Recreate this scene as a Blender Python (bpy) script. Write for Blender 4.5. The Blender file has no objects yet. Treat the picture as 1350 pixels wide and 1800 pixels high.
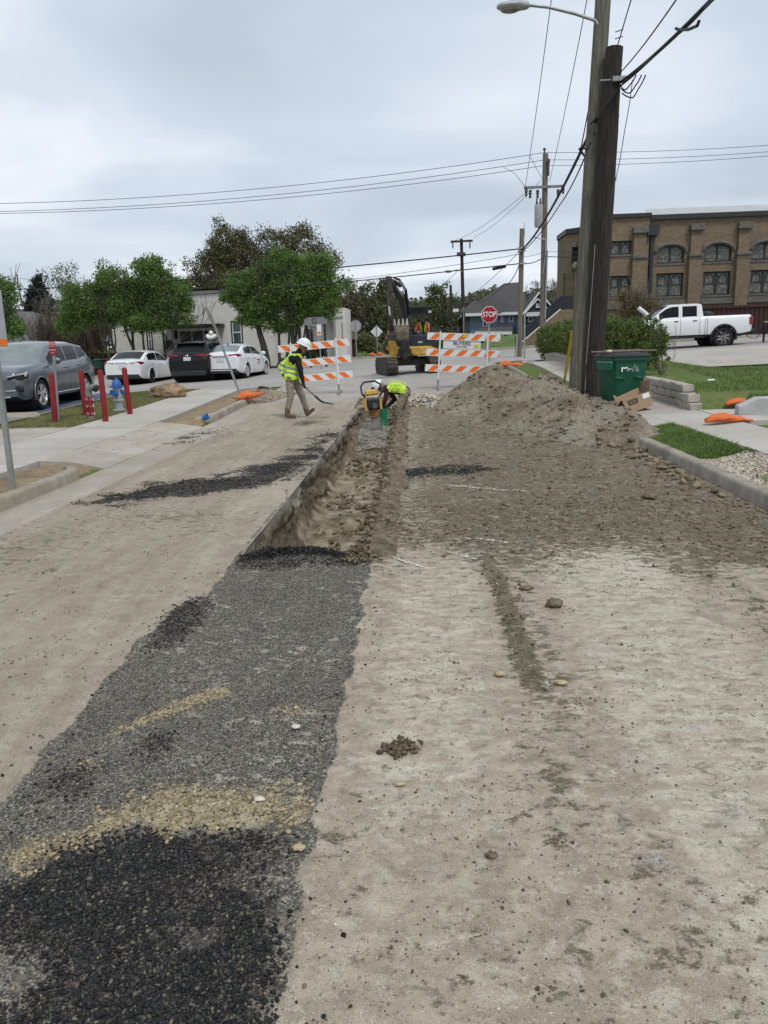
import bpy, bmesh, math, random
import numpy as np
from mathutils import Vector, Matrix, noise as mnoise
random.seed(7); rng = np.random.default_rng(7)
sc = bpy.context.scene
C = sc.collection
R = math.radians
# ------------------------------------------------------------------ camera
FPX = 1350.0; CZ = 1.7
PITCH = math.atan(300/1350.0); ROLL = R(1.8); YAW = R(2.75)
_f = Vector((-math.sin(YAW)*math.cos(PITCH), math.cos(YAW)*math.cos(PITCH), -math.sin(PITCH)))
_r0 = Vector((math.cos(YAW), math.sin(YAW), 0)); _u0 = _r0.cross(_f)
_r = _r0*math.cos(ROLL) - _u0*math.sin(ROLL); _u = _r.cross(_f)
cam = bpy.data.cameras.new('camera'); camo = bpy.data.objects.new('camera', cam); C.objects.link(camo)
cam.sensor_fit = 'VERTICAL'; cam.sensor_height = 24.0; cam.sensor_width = 18.0
cam.lens = 24.0*FPX/1800.0
cam.clip_start = 0.05; cam.clip_end = 3000
camo.matrix_world = Matrix(((_r.x, _u.x, -_f.x, 0), (_r.y, _u.y, -_f.y, 0), (_r.z, _u.z, -_f.z, CZ), (0, 0, 0, 1)))
sc.camera = camo
# ------------------------------------------------------------------ sky, sun, exposure
world = bpy.data.worlds.new('World'); sc.world = world; world.use_nodes = True
wn = world.node_tree; wn.nodes.clear()
def WN(t, **k):
    n = wn.nodes.new(t)
    for a, b in k.items(): setattr(n, a, b)
    return n
SUN_EL, SUN_AZ = R(58), R(150)
sky = WN('ShaderNodeTexSky', sky_type='NISHITA', sun_disc=False, sun_elevation=SUN_EL, sun_rotation=SUN_AZ)
sky.air_density = 1.0; sky.dust_density = 2.0
bg1 = WN('ShaderNodeBackground'); bg1.inputs[1].default_value = 0.10
wn.links.new(sky.outputs[0], bg1.inputs[0])
tc = WN('ShaderNodeTexCoord')
sep = WN('ShaderNodeSeparateXYZ'); wn.links.new(tc.outputs['Generated'], sep.inputs[0])
# project direction on a cloud deck: xy / (z + k)
zz = WN('ShaderNodeMath', operation='ADD'); wn.links.new(sep.outputs[2], zz.inputs[0]); zz.inputs[1].default_value = 0.16
zm = WN('ShaderNodeMath', operation='MAXIMUM'); wn.links.new(zz.outputs[0], zm.inputs[0]); zm.inputs[1].default_value = 0.05
dx = WN('ShaderNodeMath', operation='DIVIDE'); wn.links.new(sep.outputs[0], dx.inputs[0]); wn.links.new(zm.outputs[0], dx.inputs[1])
dy = WN('ShaderNodeMath', operation='DIVIDE'); wn.links.new(sep.outputs[1], dy.inputs[0]); wn.links.new(zm.outputs[0], dy.inputs[1])
cmb = WN('ShaderNodeCombineXYZ'); wn.links.new(dx.outputs[0], cmb.inputs[0]); wn.links.new(dy.outputs[0], cmb.inputs[1])
mp = WN('ShaderNodeMapping'); mp.inputs['Scale'].default_value = (0.62, 0.8, 1); mp.inputs['Rotation'].default_value = (0, 0, R(-14)); mp.inputs['Location'].default_value = (3.1, 1.3, 0)
wn.links.new(cmb.outputs[0], mp.inputs[0])
n1 = WN('ShaderNodeTexNoise'); n1.inputs['Scale'].default_value = 1.25; n1.inputs['Detail'].default_value = 7; n1.inputs['Roughness'].default_value = 0.45; n1.inputs['Distortion'].default_value = 0.5
wn.links.new(mp.outputs[0], n1.inputs['Vector'])
cr = WN('ShaderNodeValToRGB'); wn.links.new(n1.outputs[0], cr.inputs[0])
e = cr.color_ramp.elements
e[0].position = 0.36; e[0].color = (0.445, 0.505, 0.585, 1)
e[1].position = 0.66; e[1].color = (0.72, 0.76, 0.815, 1)
m_ = e.new(0.5); m_.color = (0.545, 0.605, 0.69, 1)
bg2 = WN('ShaderNodeBackground'); bg2.inputs[1].default_value = 1.0
wn.links.new(cr.outputs[0], bg2.inputs[0])
mx = WN('ShaderNodeMixShader'); mx.inputs[0].default_value = 0.93
wn.links.new(bg1.outputs[0], mx.inputs[1]); wn.links.new(bg2.outputs[0], mx.inputs[2])
wo = WN('ShaderNodeOutputWorld'); wn.links.new(mx.outputs[0], wo.inputs[0])
sl = bpy.data.lights.new('sun', 'SUN'); sl.energy = 1.5; sl.angle = R(12); sl.color = (1.0, 0.97, 0.92)
so = bpy.data.objects.new('sun', sl); C.objects.link(so)
# nishita sun_rotation turns clockwise from +Y
_sd = Vector((math.sin(SUN_AZ)*math.cos(SUN_EL), math.cos(SUN_AZ)*math.cos(SUN_EL), math.sin(SUN_EL)))
so.rotation_euler = _sd.to_track_quat('Z', 'Y').to_euler()
so.location = (0, 0, 30)
vs = sc.view_settings
vs.view_transform = 'Standard'; vs.look = 'None'; vs.gamma = 1.0; vs.use_curve_mapping = False; vs.exposure = 0.32
sc.cycles.max_bounces = 6; sc.cycles.diffuse_bounces = 3; sc.cycles.glossy_bounces = 3; sc.cycles.transparent_max_bounces = 12
sc.cycles.use_denoising = True
try: sc.cycles.denoiser = 'OPENIMAGEDENOISE'
except Exception: pass
# ------------------------------------------------------------------ survey helpers
def ray(px, py): return _r*((px-675)/FPX) + _u*((900-py)/FPX) + _f
def at(px, py, Y):
    d = ray(px, py); return Vector((0, 0, CZ)) + d*(Y/d.y)
def sm(a, b, v):
    t = np.clip((np.asarray(v, float)-a)/(b-a), 0, 1); return t*t*(3-2*t)
_pY = np.array([-60, 14, 17.5, 20, 23, 26, 29.5, 34, 40, 51, 70, 120, 400, 1500.]); _pZ = np.array([0, 0, .04, .13, .25, .36, .45, .54, .63, .74, .85, 1.1, 2.0, 4.0])
_tY = np.linspace(-60, 1500, 15601); _tZ = np.interp(_tY, _pY, _pZ); _k = np.ones(25)/25
_tZ = np.convolve(np.pad(_tZ, 12, 'edge'), _k, 'valid')
def RZ(x, Y):       # pavement level
    x = np.asarray(x, float); Y = np.asarray(Y, float)
    return np.interp(Y, _tY, _tZ) + 0.034*sm(16, 36, Y)*np.clip(x, -16, 18)
def HZ(x, Y):       # level of the land beside the pavement
    x = np.asarray(x, float); Y = np.asarray(Y, float)
    far = 1-sm(28, 33.5, Y); mid = 1-sm(19, 27, Y); k = far*(1-sm(7, 9, x))+mid*sm(7, 9, x)
    rt = (.15*sm(3.44, 3.50, x) + .15*sm(3.55, 4.7, x))*k + .26*sm(5.10, 5.22, x)*sm(14.3, 15.2, Y)*k
    D = sm(10.7, 11.3, Y)*(1-sm(16.1, 16.7, Y))
    lf = (.13*((1-D)*sm(4.70, 4.76, -x)+D*sm(4.62, 5.5, -x)) + .05*sm(5, 8, -x))*(1-sm(24, 27, Y))
    return RZ(x, Y) + rt + lf
def gt(px, py, off=0.0, fn=None):
    fn = fn or HZ; d = ray(px, py); lo = None; t = 1.2
    while t < 400:
        p = Vector((0, 0, CZ)) + d*t
        if p.z < float(fn(p.x, p.y)) + off: break
        lo = t; t += 0.1 if t < 40 else 0.5
    a, b = (lo or 1.0), t
    for _ in range(20):
        m = (a+b)/2; p = Vector((0, 0, CZ)) + d*m
        if p.z < float(fn(p.x, p.y)) + off: b = m
        else: a = m
    return Vector((0, 0, CZ)) + d*b
# ------------------------------------------------------------------ numpy noise
_perm = rng.random((64, 64)); 
def vnoise(x, y):
    x = np.asarray(x, float); y = np.asarray(y, float)
    xi = np.floor(x).astype(int); yi = np.floor(y).astype(int); fx = x-xi; fy = y-yi
    fx = fx*fx*(3-2*fx); fy = fy*fy*(3-2*fy)
    g = lambda a, b: _perm[a % 64, b % 64]
    return (g(xi, yi)*(1-fx)+g(xi+1, yi)*fx)*(1-fy)+(g(xi, yi+1)*(1-fx)+g(xi+1, yi+1)*fx)*fy
def fbm(x, y, s=1.0, o=4, ro=0.5, seed=0):
    a = 1.0; t = 0; v = 0; f = s
    for i in range(o):
        v = v + a*vnoise(np.asarray(x)*f+17.3*i+seed*7.7, np.asarray(y)*f+9.1*i+seed*3.3); t += a; a *= ro; f *= 2.03
    return v/t
def inpoly(x, y, poly):
    x = np.asarray(x, float); y = np.asarray(y, float); c = np.zeros(x.shape, bool); n = len(poly)
    for i in range(n):
        x1, y1 = poly[i]; x2, y2 = poly[(i+1) % n]
        if y1 == y2: continue
        c ^= ((y1 > y) != (y2 > y)) & (x < (x2-x1)*(y-y1)/(y2-y1)+x1)
    return c
def blob(x, y, cx, cy, rx, ry, ang=0):
    ca, sa = math.cos(R(ang)), math.sin(R(ang)); X = x-cx; Y = y-cy
    u = (X*ca+Y*sa)/rx; v = (-X*sa+Y*ca)/ry
    return np.clip(1.5-np.sqrt(u*u+v*v), 0, 1.5)/1.5*1.0
# ------------------------------------------------------------------ materials
MATS = {}
def new_mat(name):
    m = bpy.data.materials.new(name); m.use_nodes = True; return m, m.node_tree, m.node_tree.nodes['Principled BSDF']
def N(nt, t, **k):
    n = nt.nodes.new(t)
    for a, b in k.items(): setattr(n, a, b)
    return n
def pm(name, c1, c2=None, scale=6, rough=.7, bump=.0, bscale=30, metal=0, detail=5, spec=.4, c3=None, coord='Object', stretch=(1, 1, 1), coat=0, rvar=0, island=0, lo=.35, hi=.65, trans=0, dist=.02):
    if name in MATS: return MATS[name]
    m, nt, b = new_mat(name); L = nt.links.new
    c2 = c2 or tuple(v*.82 for v in c1)
    tc = N(nt, 'ShaderNodeTexCoord'); mp = N(nt, 'ShaderNodeMapping'); mp.inputs['Scale'].default_value = stretch
    if coord == 'World':
        g = N(nt, 'ShaderNodeNewGeometry'); L(g.outputs['Position'], mp.inputs[0])
    else: L(tc.outputs[coord], mp.inputs[0])
    no = N(nt, 'ShaderNodeTexNoise'); no.inputs['Scale'].default_value = scale; no.inputs['Detail'].default_value = detail; no.inputs['Roughness'].default_value = .6
    L(mp.outputs[0], no.inputs['Vector'])
    cr = N(nt, 'ShaderNodeValToRGB'); L(no.outputs[0], cr.inputs[0])
    e = cr.color_ramp.elements; e[0].position = lo; e[1].position = hi; e[0].color = (*c2, 1); e[1].color = (*c1, 1)
    if c3: x = e.new((lo+hi)/2); x.color = (*c3, 1)
    col = cr.outputs[0]
    if island:
        g2 = N(nt, 'ShaderNodeNewGeometry'); hv = N(nt, 'ShaderNodeHueSaturation')
        mr = N(nt, 'ShaderNodeMapRange'); mr.inputs[3].default_value = 1-island; mr.inputs[4].default_value = 1+island
        L(g2.outputs['Random Per Island'], mr.inputs[0]); L(mr.outputs[0], hv.inputs['Value']); L(col, hv.inputs['Color']); col = hv.outputs[0]
    L(col, b.inputs['Base Color'])
    b.inputs['Roughness'].default_value = rough; b.inputs['Metallic'].default_value = metal
    b.inputs['Specular IOR Level'].default_value = spec
    if coat: b.inputs['Coat Weight'].default_value = coat; b.inputs['Coat Roughness'].default_value = .06
    if rvar:
        mr = N(nt, 'ShaderNodeMapRange'); mr.inputs[3].default_value = rough-rvar; mr.inputs[4].default_value = rough+rvar
        L(no.outputs[0], mr.inputs[0]); L(mr.outputs[0], b.inputs['Roughness'])
    if bump:
        nb = N(nt, 'ShaderNodeTexNoise'); nb.inputs['Scale'].default_value = bscale; nb.inputs['Detail'].default_value = 4
        L(mp.outputs[0], nb.inputs['Vector']); bp = N(nt, 'ShaderNodeBump'); bp.inputs['Strength'].default_value = bump; bp.inputs['Distance'].default_value = dist
        L(nb.outputs[0], bp.inputs['Height']); L(bp.outputs[0], b.inputs['Normal'])
    if trans: b.inputs['Transmission Weight'].default_value = trans
    MATS[name] = m; return m
# ------------------------------------------------------------------ mesh builder
def _basis(d):
    d = Vector(d).normalized(); a = Vector((0, 0, 1)) if abs(d.z) < .95 else Vector((1, 0, 0))
    u = d.cross(a).normalized(); return u, d.cross(u)
class MB:
    def __init__(s): s.v = []; s.f = []; s.m = []; s.mi = 0
    def add(s, vs, fs):
        o = len(s.v); s.v += [tuple(v) for v in vs]; s.f += [tuple(i+o for i in f) for f in fs]; s.m += [s.mi]*len(fs); return s
    def box(s, c, d, rz=0, M=None, taper=1.0):
        x, y, z = d[0]/2, d[1]/2, d[2]/2; t = taper
        vs = [Vector(p) for p in ((-x,-y,-z),(x,-y,-z),(x,y,-z),(-x,y,-z),(-x*t,-y*t,z),(x*t,-y*t,z),(x*t,y*t,z),(-x*t,y*t,z))]
        Q = (M or Matrix.Rotation(rz, 4, 'Z')); vs = [Q @ v + Vector(c) for v in vs]
        return s.add(vs, [(0,3,2,1),(4,5,6,7),(0,1,5,4),(1,2,6,5),(2,3,7,6),(3,0,4,7)])
    def bar(s, p, q, w, h, up=(0,0,1)):
        p = Vector(p); q = Vector(q); d = (q-p).normalized(); up = Vector(up)
        if abs(d.dot(up)) > .98: up = Vector((0,1,0))
        a = d.cross(up).normalized()*w/2; b = a.cross(d).normalized()*h/2
        vs = [p-a-b, p+a-b, p+a+b, p-a+b, q-a-b, q+a-b, q+a+b, q-a+b]
        return s.add(vs, [(0,1,2,3),(7,6,5,4),(0,4,5,1),(1,5,6,2),(2,6,7,3),(3,7,4,0)])
    def cyl(s, p, q, r0, r1=None, n=12, cap=True):
        return s.tube([p, q], [r0, r0 if r1 is None else r1], n, cap)
    def tube(s, path, rad, n=8, cap=True):
        P = [Vector(p) for p in path]; k = len(P)
        if not hasattr(rad, '__len__'): rad = [rad]*k
        vs = []; u = None
        for i in range(k):
            d = (P[min(i+1, k-1)]-P[max(i-1, 0)]).normalized()
            if u is None: u, w = _basis(d)
            else:
                u = (u - d*u.dot(d)); u = u.normalized() if u.length > 1e-6 else _basis(d)[0]; w = d.cross(u)
            for j in range(n):
                a = 2*math.pi*j/n; vs.append(P[i]+(u*math.cos(a)+w*math.sin(a))*rad[i])
        fs = [(i*n+j, i*n+(j+1) % n, (i+1)*n+(j+1) % n, (i+1)*n+j) for i in range(k-1) for j in range(n)]
        if cap: fs += [tuple(range(n))[::-1], tuple(range((k-1)*n, k*n))]
        return s.add(vs, fs)
    def lathe(s, prof, n=20, c=(0,0,0), M=None, cap=True):
        vs = []; k = len(prof); M = M or Matrix()
        for r, z in prof:
            for j in range(n):
                a = 2*math.pi*j/n; vs.append(M @ Vector((r*math.cos(a), r*math.sin(a), z)) + Vector(c))
        fs = [(i*n+j, i*n+(j+1) % n, (i+1)*n+(j+1) % n, (i+1)*n+j) for i in range(k-1) for j in range(n)]
        if cap: fs += [tuple(range(n))[::-1], tuple(range((k-1)*n, k*n))]
        return s.add(vs, fs)
    def ell(s, c, r, n=14, m=9, M=None):
        prof = [(max(1e-4, math.sin(math.pi*i/m)), -math.cos(math.pi*i/m)) for i in range(m+1)]
        S = (M or Matrix()) @ Matrix.Diagonal((r[0], r[1], r[2], 1)); return s.lathe(prof, n, c, S, False)
    def prism(s, poly, d, M=None):      # polygon in local xy extruded along z by d (centred)
        M = M or Matrix(); n = len(poly)
        vs = [M @ Vector((x, y, -d/2)) for x, y in poly] + [M @ Vector((x, y, d/2)) for x, y in poly]
        return s.add(vs, [tuple(range(n))[::-1], tuple(range(n, 2*n))]+[(i, (i+1) % n, n+(i+1) % n, n+i) for i in range(n)])
    def loft(s, secs, cap=True, closed=True):
        n = len(secs[0]); vs = [v for q in secs for v in q]; k = len(secs)
        fs = [(i*n+j, i*n+(j+1) % n, (i+1)*n+(j+1) % n, (i+1)*n+j) for i in range(k-1) for j in range(n if closed else n-1)]
        if cap: fs += [tuple(range(n))[::-1], tuple(range((k-1)*n, k*n))]
        return s.add(vs, fs)
    def mesh(s, name, mats, bevel=0, smooth=None, segs=1):
        me = bpy.data.meshes.new(name); me.from_pydata(s.v, [], s.f)
        for mm in (mats if isinstance(mats, (list, tuple)) else [mats]): me.materials.append(mm)
        if any(s.m): me.polygons.foreach_set('material_index', s.m)
        if bevel:
            bm = bmesh.new(); bm.from_mesh(me)
            bmesh.ops.recalc_face_normals(bm, faces=bm.faces)
            ed = [x for x in bm.edges if len(x.link_faces) == 2 and x.calc_face_angle(0) > .5]
            bmesh.ops.bevel(bm, geom=ed, offset=bevel, segments=segs, affect='EDGES', clamp_overlap=True)
            bm.to_mesh(me); bm.free()
        else:
            bm = bmesh.new(); bm.from_mesh(me); bmesh.ops.recalc_face_normals(bm, faces=bm.faces); bm.to_mesh(me); bm.free()
        if smooth is not None:
            me.polygons.foreach_set('use_smooth', [True]*len(me.polygons)); me.set_sharp_from_angle(angle=R(smooth))
        me.update(); return me
    def build(s, name, mats, parent=None, bevel=0, smooth=None, **k):
        return link(name, s.mesh(name, mats, bevel, smooth), parent, **k)
def link(name, me, parent=None, loc=None, rz=None, **k):
    o = bpy.data.objects.new(name, me); C.objects.link(o)
    if parent: o.parent = parent
    if loc is not None: o.location = loc
    if rz is not None: o.rotation_euler = (0, 0, rz)
    tag(o, **k); return o
def tag(o, label=None, cat=None, group=None, kind=None):
    if label: o['label'] = label
    if cat: o['category'] = cat
    if group: o['group'] = group
    if kind: o['kind'] = kind
    return o
def thing(name, label, cat, loc=(0, 0, 0), rz=0, group=None):
    o = bpy.data.objects.new(name, None); C.objects.link(o); o.location = loc; o.rotation_euler = (0, 0, rz); o.empty_display_size = .2
    return tag(o, label, cat, group)
def grid_mesh(name, X, Y, Z, keep=None, attrs=None, mat=None, smooth=True):
    ny, nx = X.shape; v = np.stack([X, Y, Z], -1).reshape(-1, 3)
    i, j = np.meshgrid(np.arange(ny-1), np.arange(nx-1), indexing='ij'); a = (i*nx+j).ravel()
    q = np.stack([a, a+1, a+nx+1, a+nx], 1)
    if keep is not None: q = q[keep.ravel()]
    used = np.zeros(len(v), bool); used[q.ravel()] = True; idx = np.cumsum(used)-1
    return np_mesh(name, v[used], idx[q], mat, {k: w.reshape(-1)[used] for k, w in (attrs or {}).items()}, smooth)
def np_mesh(name, v, q, mat, attrs=None, smooth=True):
    me = bpy.data.meshes.new(name); n = q.shape[1]
    me.vertices.add(len(v)); me.vertices.foreach_set('co', np.ascontiguousarray(v, np.float32).ravel())
    me.loops.add(q.size); me.loops.foreach_set('vertex_index', np.ascontiguousarray(q, np.int32).ravel())
    me.polygons.add(len(q)); me.polygons.foreach_set('loop_start', np.arange(0, q.size, n, dtype=np.int32))
    if smooth: me.polygons.foreach_set('use_smooth', np.ones(len(q), bool))
    for k, w in (attrs or {}).items():
        at_ = me.attributes.new(k, 'FLOAT', 'POINT'); at_.data.foreach_set('value', np.ascontiguousarray(w, np.float32))
    if mat: me.materials.append(mat)
    me.update(calc_edges=True); return me
def ico(sub):
    bm = bmesh.new(); bmesh.ops.create_icosphere(bm, subdivisions=sub, radius=1.0)
    v = np.array([x.co[:] for x in bm.verts]); f = np.array([[x.index for x in g.verts] for g in bm.faces]); bm.free(); return v, f
def stones(sub, k=10, rough=.28, seed=1):
    v, f = ico(sub); r = np.random.default_rng(seed); out = []
    for i in range(k):
        d = r.normal(size=(3, 3)); w = np.ones(len(v))
        for q in range(5):
            a = r.normal(size=3); a /= np.linalg.norm(a); w = w*(1-rough*.7*np.clip(v@a-.45, 0, 1)*2)
        w = w*(1+r.normal(size=len(v))*rough*.45)
        out.append(v*w[:, None]*np.array([r.uniform(.9, 1.25), r.uniform(.6, 1), r.uniform(.4, .8)]))
    return out, f
def scatter(name, P, S, mat, parent=None, sub=1, seed=1, rough=.3, **k):
    tv, f = stones(sub, 12, rough, seed); r = np.random.default_rng(seed+5); n = len(P)
    if n == 0: return None
    T = np.array(tv)[r.integers(0, 12, n)]; a = r.uniform(0, 6.283, n); t = r.uniform(-.6, .6, n)
    ca, sa = np.cos(a), np.sin(a); ct, st = np.cos(t), np.sin(t)
    x, y, z = T[..., 0], T[..., 1], T[..., 2]
    y, z = y*ct[:, None]-z*st[:, None], y*st[:, None]+z*ct[:, None]
    x, y = x*ca[:, None]-y*sa[:, None], x*sa[:, None]+y*ca[:, None]
    V = np.stack([x, y, z], -1)*S[:, None, None] + P[:, None, :]
    nv = T.shape[1]; F = (f[None]+(np.arange(n)*nv)[:, None, None]).reshape(-1, 3)
    return link(name, np_mesh(name, V.reshape(-1, 3), F, mat, None, False), parent, **k)
_txtn = 0
def text_mesh(txt, size, mat, ext=.002, align='CENTER', bold=0.0):
    cu = bpy.data.curves.new('txt', 'FONT'); cu.body = txt; cu.size = size; cu.extrude = ext; cu.align_x = align; cu.align_y = 'CENTER'; cu.offset = bold
    o = bpy.data.objects.new('txt', cu); C.objects.link(o); bpy.context.view_layer.update()
    me = bpy.data.meshes.new_from_object(o.evaluated_get(bpy.context.evaluated_depsgraph_get()))
    bpy.data.objects.remove(o); me.materials.clear(); me.materials.append(mat); return me
# ================================================================== GROUND
def nodes_noise(nt, vec, scale, detail=5, rough=.6, dist=0):
    n = N(nt, 'ShaderNodeTexNoise'); n.inputs['Scale'].default_value = scale; n.inputs['Detail'].default_value = detail; n.inputs['Roughness'].default_value = rough; n.inputs['Distortion'].default_value = dist
    nt.links.new(vec, n.inputs['Vector']); return n.outputs[0]
def ramp(nt, fac, stops):
    c = N(nt, 'ShaderNodeValToRGB'); nt.links.new(fac, c.inputs[0]); e = c.color_ramp.elements
    e[0].position, e[0].color = stops[0][0], (*stops[0][1], 1); e[1].position, e[1].color = stops[-1][0], (*stops[-1][1], 1)
    for p, col in stops[1:-1]: x = e.new(p); x.color = (*col, 1)
    return c.outputs[0]
def mathn(nt, op, a, b=None, c=None):
    n = N(nt, 'ShaderNodeMath', operation=op)
    for i, v in enumerate((a, b, c)):
        if v is None: continue
        if isinstance(v, (int, float)): n.inputs[i].default_value = v
        else: nt.links.new(v, n.inputs[i])
    return n.outputs[0]
def mixc(nt, f, a, b, mode='MIX'):
    n = N(nt, 'ShaderNodeMix', data_type='RGBA', blend_type=mode)
    if isinstance(f, (int, float)): n.inputs[0].default_value = f
    else: nt.links.new(f, n.inputs[0])
    for i, v in ((6, a), (7, b)):
        if isinstance(v, tuple): n.inputs[i].default_value = (*v, 1)
        else: nt.links.new(v, n.inputs[i])
    return n.outputs[2]
def sstep(nt, v, lo, hi):
    n = N(nt, 'ShaderNodeMapRange', interpolation_type='SMOOTHSTEP'); nt.links.new(v, n.inputs[0]); n.inputs[1].default_value = lo; n.inputs[2].default_value = hi; return n.outputs[0]
def world_pos(nt, sx=1, sy=1, sz=1):
    g = N(nt, 'ShaderNodeNewGeometry'); m = N(nt, 'ShaderNodeMapping'); m.inputs['Scale'].default_value = (sx, sy, sz); nt.links.new(g.outputs['Position'], m.inputs[0]); return m.outputs[0]
def attr(nt, name):
    a = N(nt, 'ShaderNodeAttribute', attribute_name=name); return a.outputs['Fac']
def road_material():
    m, nt, b = new_mat('dusty_asphalt'); P = world_pos(nt); PS = world_pos(nt, .55, 1.25, 1); PL = world_pos(nt, 1.5, .25, 1)
    nb = nodes_noise(nt, P, 1.1, 6, .62); nf = nodes_noise(nt, P, 26, 5, .7); nm = nodes_noise(nt, P, 6.5, 6, .65, .4); ns = nodes_noise(nt, PS, 9.0, 9, .74, .5); nl = nodes_noise(nt, PL, 2.0, 5, .6)
    nx = nodes_noise(nt, P, 130, 3, .75); ng = nodes_noise(nt, P, 330, 2, .8); nk = nodes_noise(nt, world_pos(nt, .8, 1.1, 1), 13, 10, .78, .3)
    base = ramp(nt, nb, [(.3, (.245, .196, .142)), (.5, (.335, .28, .212)), (.7, (.42, .36, .28))])
    base = mixc(nt, mathn(nt, 'MULTIPLY', sstep(nt, nl, .52, .72), .45), base, (.215, .182, .142))
    base = mixc(nt, .55, base, ramp(nt, nm, [(.34, (.21, .175, .132)), (.5, (.335, .287, .222)), (.64, (.45, .40, .315))]))
    sepx = N(nt, 'ShaderNodeSeparateXYZ'); nt.links.new(P, sepx.inputs[0]); left = sstep(nt, sepx.outputs[0], -1.45, -1.8)
    base = mixc(nt, mathn(nt, 'MULTIPLY', left, .5), base, ramp(nt, nodes_noise(nt, PL, 1.6, 7, .68, .5), [(.36, (.19, .153, .117)), (.5, (.285, .24, .192)), (.64, (.385, .335, .275))]))
    base = mixc(nt, mathn(nt, 'MULTIPLY', sstep(nt, nodes_noise(nt, world_pos(nt, .9, .45, 1), 1.3, 6, .66, .4), .5, .66), .5), base, ramp(nt, nf, [(.35, (.16, .128, .09)), (.65, (.29, .24, .175))]))
    rib = mathn(nt, 'SINE', mathn(nt, 'MULTIPLY', mathn(nt, 'ADD', sepx.outputs[1], mathn(nt, 'MULTIPLY', nm, .34)), 61.0))
    # pale chalky smears drawn across the road
    pf = mathn(nt, 'MULTIPLY', sstep(nt, mathn(nt, 'ADD', attr(nt, 'pale'), mathn(nt, 'ADD', mathn(nt, 'MULTIPLY', mathn(nt, 'SUBTRACT', ns, .5), 2.0), mathn(nt, 'MULTIPLY', mathn(nt, 'MULTIPLY', rib, nl), .14))), .36, .86), .78)
    base = mixc(nt, pf, base, ramp(nt, nf, [(.35, (.39, .352, .283)), (.65, (.60, .555, .46))]))
    # worn grey-blue asphalt showing through
    gf = mathn(nt, 'MULTIPLY', sstep(nt, mathn(nt, 'ADD', attr(nt, 'worn'), mathn(nt, 'MULTIPLY', mathn(nt, 'SUBTRACT', nm, .5), 2.6)), .55, .9), .7)
    base = mixc(nt, gf, base, ramp(nt, nf, [(.35, (.17, .16, .15)), (.65, (.31, .30, .285))]))
    # dirt
    dn = mathn(nt, 'ADD', mathn(nt, 'MULTIPLY', mathn(nt, 'SUBTRACT', nm, .5), 1.3), mathn(nt, 'MULTIPLY', mathn(nt, 'SUBTRACT', ns, .5), 1.5))
    dn = mathn(nt, 'ADD', dn, mathn(nt, 'MULTIPLY', mathn(nt, 'SUBTRACT', nk, .5), 2.6)); df = mathn(nt, 'MULTIPLY', sstep(nt, mathn(nt, 'ADD', attr(nt, 'dirt'), dn), .34, .74), .95)
    dcol = ramp(nt, mathn(nt, 'ADD', mathn(nt, 'MULTIPLY', nf, .55), mathn(nt, 'MULTIPLY', nm, .45)), [(.34, (.083, .064, .041)), (.5, (.175, .141, .095)), (.64, (.31, .262, .19))])
    base = mixc(nt, df, base, dcol)
    # black crumbs and millings
    bn = mathn(nt, 'ADD', mathn(nt, 'MULTIPLY', mathn(nt, 'SUBTRACT', nm, .5), 1.1), mathn(nt, 'MULTIPLY', mathn(nt, 'SUBTRACT', nf, .5), 1.1))
    bf = sstep(nt, mathn(nt, 'ADD', attr(nt, 'black'), bn), .36, .62)
    vo = N(nt, 'ShaderNodeTexVoronoi'); vo.inputs['Scale'].default_value = 150; nt.links.new(P, vo.inputs['Vector'])
    bw = N(nt, 'ShaderNodeRGBToBW'); nt.links.new(vo.outputs['Color'], bw.inputs[0])
    bcol = mixc(nt, mathn(nt, 'MULTIPLY', sstep(nt, nm, .48, .66), .6), ramp(nt, bw.outputs[0], [(.2, (.014, .014, .014)), (.55, (.032, .031, .029)), (.85, (.11, .10, .085))]), (.15, .13, .10))
    base = mixc(nt, bf, base, bcol)
    # compacted millings of the trench patch
    pcol = ramp(nt, bw.outputs[0], [(.12, (.024, .023, .022)), (.45, (.075, .070, .061)), (.7, (.14, .128, .107)), (.93, (.36, .33, .265))])
    pcol = mixc(nt, mathn(nt, 'MULTIPLY', sstep(nt, nk, .5, .64), .6), pcol, (.27, .245, .195)); pcol = mixc(nt, mathn(nt, 'MULTIPLY', sstep(nt, nm, .52, .68), .4), pcol, (.05, .048, .045))
    base = mixc(nt, sstep(nt, mathn(nt, 'ADD', attr(nt, 'patch'), mathn(nt, 'MULTIPLY', mathn(nt, 'SUBTRACT', nf, .5), .7)), .42, .58), base, pcol)
    # yellow-tan soil on the patch
    tf = sstep(nt, mathn(nt, 'ADD', attr(nt, 'tan'), mathn(nt, 'ADD', mathn(nt, 'MULTIPLY', mathn(nt, 'SUBTRACT', nf, .5), .9), mathn(nt, 'MULTIPLY', mathn(nt, 'SUBTRACT', nm, .5), .9))), .4, .62)
    base = mixc(nt, tf, base, ramp(nt, nf, [(.3, (.17, .135, .075)), (.5, (.31, .255, .155)), (.7, (.45, .385, .26))]))
    # the junction's cleaner concrete
    cl_ = sstep(nt, mathn(nt, 'ADD', attr(nt, 'clean'), mathn(nt, 'MULTIPLY', mathn(nt, 'SUBTRACT', nl, .5), 1.2)), .3, .75); base = mixc(nt, cl_, base, ramp(nt, nb, [(.35, (.29, .275, .25)), (.65, (.40, .38, .35))]))
    # speckle, grains and flaky crusts
    loose = mathn(nt, 'SUBTRACT', 1, mathn(nt, 'MULTIPLY', bf, .9))
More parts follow.
